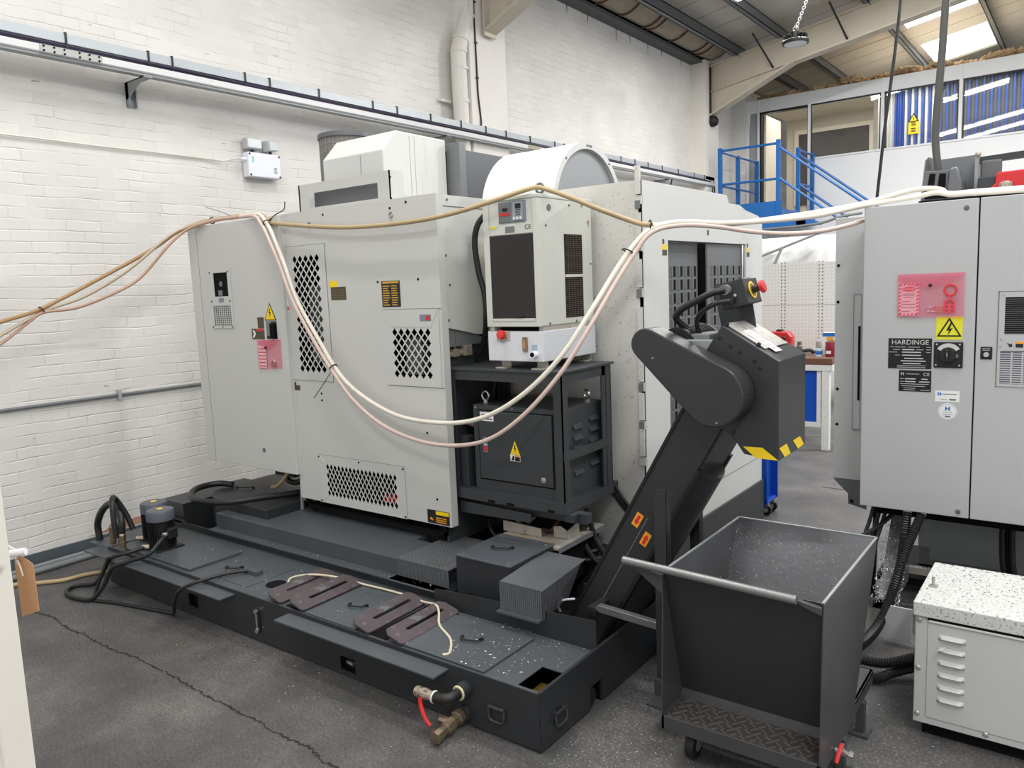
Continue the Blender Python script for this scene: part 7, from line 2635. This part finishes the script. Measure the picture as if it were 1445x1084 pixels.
# ------------------------------------------------------------------ white door post at the left edge, with tag
p = thing('white_cabinet', (-1.9, .5, 0), 'edge of a white painted metal cabinet at the left edge of the picture', 'cabinet')
PX = -1.522
mb = MB()
mb.box(-2.3, PX - .030, .30, .500, .02, 2.1)
mb.done('body', M_post, p)
MB().box(PX - .030, PX, .466, .518, .02, 2.1).done('door_edge', M_post, p, bevel=.004)
MB().box(PX - .034, PX - .004, .40, .47, .02, 2.1).done('frame_edge', M_post, p, bevel=.003)
MB().cyl((PX + .0, .49, 1.362), (PX + .002, .49, 1.362), .004, n=8).done('rivet', M_ink, p)
MB().cyl((-1.645, .495, 1.236), (-1.575, .562, 1.247), .007, n=14).done('metal_peg', M_plast, p)
t = thing('luggage_tag', (-1.58, .56, 1.108), 'brown manila tag on white string hanging from the white cabinet edge', 'tag')
MB().prism([(-1.626, 1.218), (-1.605, 1.236), (-1.567, 1.233), (-1.541, 1.229), (-1.539, 1.14), (-1.622, 1.109)], 'y', .559, .5598).done('card', M_tag, t)
MB().tube([(-1.60, .545, 1.258), (-1.604, .552, 1.235), (-1.608, .557, 1.222), (-1.604, .557, 1.216)], .0013, 6).done('string', M_string, t)
MB().tube([(-1.607, .557, 1.222), (-1.597, .555, 1.226), (-1.588, .555, 1.214), (-1.585, .556, 1.199)], .0015, 6).done('string', M_string, t)
MB().tube([(-1.631, .55, 1.254), (-1.60, .552, 1.25), (-1.585, .554, 1.243)], .0013, 6).done('string', M_string, t)

# ================================================================== AIR HOSES draped over the machines
def ties(o, pts, m=M_rubber, r=.02):
    for (p, d) in pts:
        MB().torus(p, d, r, .0035, 14, 6).done('cable_tie', m, o)


TL_ = [(-4.88, 1.2, 1.46), (-4.909, 1.55, 1.54), (-4.957, 1.78, 1.614), (-5.054, 2.05, 1.683), (-4.997, 2.42, 1.874), (-4.893, 2.68, 2.03), (-4.82, 2.83, 2.145), (-4.74, 2.93, 2.195), (-4.6, 2.95, 2.205), (-4.299, 2.95, 2.206), (-4.09, 2.93, 2.196), (-3.96, 2.90, 2.15)]
o = thing('air_hose', (-4.0, 2.9, 2.1), 'yellowed tan hose draped from the left over the machines along their top edges', 'hose')
MB().tube(TL_, .0115, 10).done('brown_length', M_brown, o, smooth=True)
MB().tube([(-3.97, 2.905, 2.16), (-3.917, 2.89, 2.131), (-3.664, 2.88, 2.094), (-3.293, 2.87, 2.054), (-2.966, 2.87, 2.04), (-2.666, 2.87, 2.044), (-2.46, 2.9, 2.068), (-2.281, 2.95, 2.107), (-2.145, 3.02, 2.147), (-2.107, 3.07, 2.153), (-1.982, 3.1, 2.104), (-1.842, 3.18, 2.031), (-1.713, 3.28, 1.967), (-1.651, 3.3, 1.956)], .0115, 10).done('tan_length', M_tan, o, smooth=True)
MB().tube([(-1.652, 3.3, 1.953), (-1.566, 3.42, 1.956), (-1.42, 3.57, 1.949), (-1.271, 3.72, 1.965), (-1.086, 3.87, 1.99), (-.902, 4.03, 2.025), (-.74, 4.14, 2.072), (-.653, 4.16, 2.078), (-.60, 4.16, 2.066), (-.563, 4.15, 2.044), (-.451, 4.15, 2.043), (-.276, 4.15, 2.04), (-.087, 4.15, 2.041), (.2, 4.15, 2.04)], .0125, 10).done('right_length', M_cream, o, smooth=True)
ties(o, [((-3.93, 2.9, 2.135), (1, 0, -.2)), ((-1.66, 3.295, 1.957), (1, 1, -.2)), ((-5.045, 2.04, 1.675), (.1, 1, .7)), ((-4.6, 2.94, 2.2), (1, 0, 0))])
MB().tube([(-3.95, 2.9, 2.14), (-3.9, 2.9, 2.17), (-3.84, 2.9, 2.185), (-3.80, 2.9, 2.2), (-3.79, 2.9, 2.24)], .003, 6).done('tie_tail', M_rubber, o)
MB().tube([(-4.38, 2.94, 2.21), (-4.5, 2.93, 2.25), (-4.63, 2.92, 2.285)], .0022, 6).done('tie_tail', M_midgrey, o)
WL = [(-4.92, 1.2, 1.35), (-4.952, 1.55, 1.415), (-4.98, 1.78, 1.537), (-5.06, 2.05, 1.661), (-5.003, 2.28, 1.745), (-4.884, 2.5, 1.895), (-4.77, 2.72, 2.1), (-4.74, 2.84, 2.165), (-4.579, 2.925, 2.2), (-4.27, 2.925, 2.20), (-4.05, 2.9, 2.19), (-3.94, 2.87, 2.13), (-3.871, 2.855, 2.061), (-3.779, 2.85, 1.892), (-3.676, 2.85, 1.665), (-3.512, 2.85, 1.442), (-3.378, 2.85, 1.277), (-3.242, 2.85, 1.172), (-3.028, 2.85, 1.079), (-2.821, 2.85, 1.036), (-2.511, 2.83, 1.043), (-2.276, 2.82, 1.1), (-2.078, 2.84, 1.212), (-1.918, 2.9, 1.373), (-1.824, 3.0, 1.558), (-1.758, 3.15, 1.759), (-1.713, 3.24, 1.869), (-1.652, 3.3, 1.94), (-1.557, 3.4, 1.966), (-1.412, 3.55, 1.954), (-1.264, 3.7, 1.958), (-1.08, 3.85, 1.972), (-.896, 4.0, 2.012), (-.706, 4.12, 2.041), (-.62, 4.14, 2.053), (-.56, 4.14, 2.040), (-.477, 4.14, 2.036), (-.275, 4.14, 2.03), (-.086, 4.14, 2.028), (.2, 4.14, 2.03)]
o = thing('air_hose', (-2.8, 2.85, 1.0), 'cream white hose hanging in the upper of two long loops across the machine', 'hose')
MB().tube(WL[:10], .0095, 10).done('dull_length', mat('dull_clear_hose', S(190, 176, 152), .35, 0, .1, 7), o, smooth=True)
MB().tube(WL[9:], .0115, 10).done('white_length', M_cream, o, smooth=True)
ties(o, [((-3.40, 2.846, 1.29), (1, 0, -1)), ((-1.73, 3.21, 1.84), (.3, .4, 1)), ((-3.93, 2.87, 2.13), (.6, -.3, -1))], r=.024)
MB().tube([(-3.40, 2.84, 1.28), (-3.46, 2.82, 1.20), (-3.53, 2.80, 1.115)], .0022, 6).done('tie_tail', M_rubber, o)
PL = [(-4.93, 1.2, 1.29), (-4.966, 1.55, 1.376), (-4.995, 1.78, 1.489), (-5.045, 1.96, 1.603), (-5.041, 2.05, 1.657), (-4.979, 2.22, 1.678), (-4.885, 2.42, 1.764), (-4.851, 2.57, 1.857), (-4.77, 2.73, 2.055), (-4.73, 2.84, 2.148), (-4.549, 2.905, 2.19), (-4.242, 2.905, 2.19), (-4.06, 2.88, 2.178), (-3.96, 2.85, 2.12), (-3.904, 2.838, 2.063), (-3.799, 2.833, 1.885), (-3.695, 2.833, 1.662), (-3.532, 2.833, 1.435), (-3.386, 2.833, 1.262), (-3.237, 2.84, 1.11), (-3.025, 2.84, .992), (-2.769, 2.84, .93), (-2.509, 2.82, .932), (-2.267, 2.8, .988), (-2.068, 2.82, 1.118), (-1.907, 2.88, 1.302), (-1.814, 2.98, 1.495), (-1.75, 3.12, 1.695), (-1.703, 3.22, 1.827), (-1.642, 3.28, 1.92), (-1.548, 3.38, 1.948), (-1.427, 3.5, 1.937), (-1.303, 3.62, 1.909), (-1.177, 3.74, 1.894), (-1.05, 3.86, 1.901), (-.946, 3.95, 1.926), (-.92, 4.1, 1.95), (-.9, 4.4, 1.99)]
o = thing('air_hose', (-2.75, 2.84, .9), 'pinkish hose hanging in the lower of two long loops across the machine', 'hose')
MB().tube(PL[:12], .009, 10).done('dull_length', mat('dull_pink_hose', S(186, 150, 128), .35, 0, .1, 7), o, smooth=True)
MB().tube(PL[11:], .0105, 10).done('pink_length', M_pink, o, smooth=True)
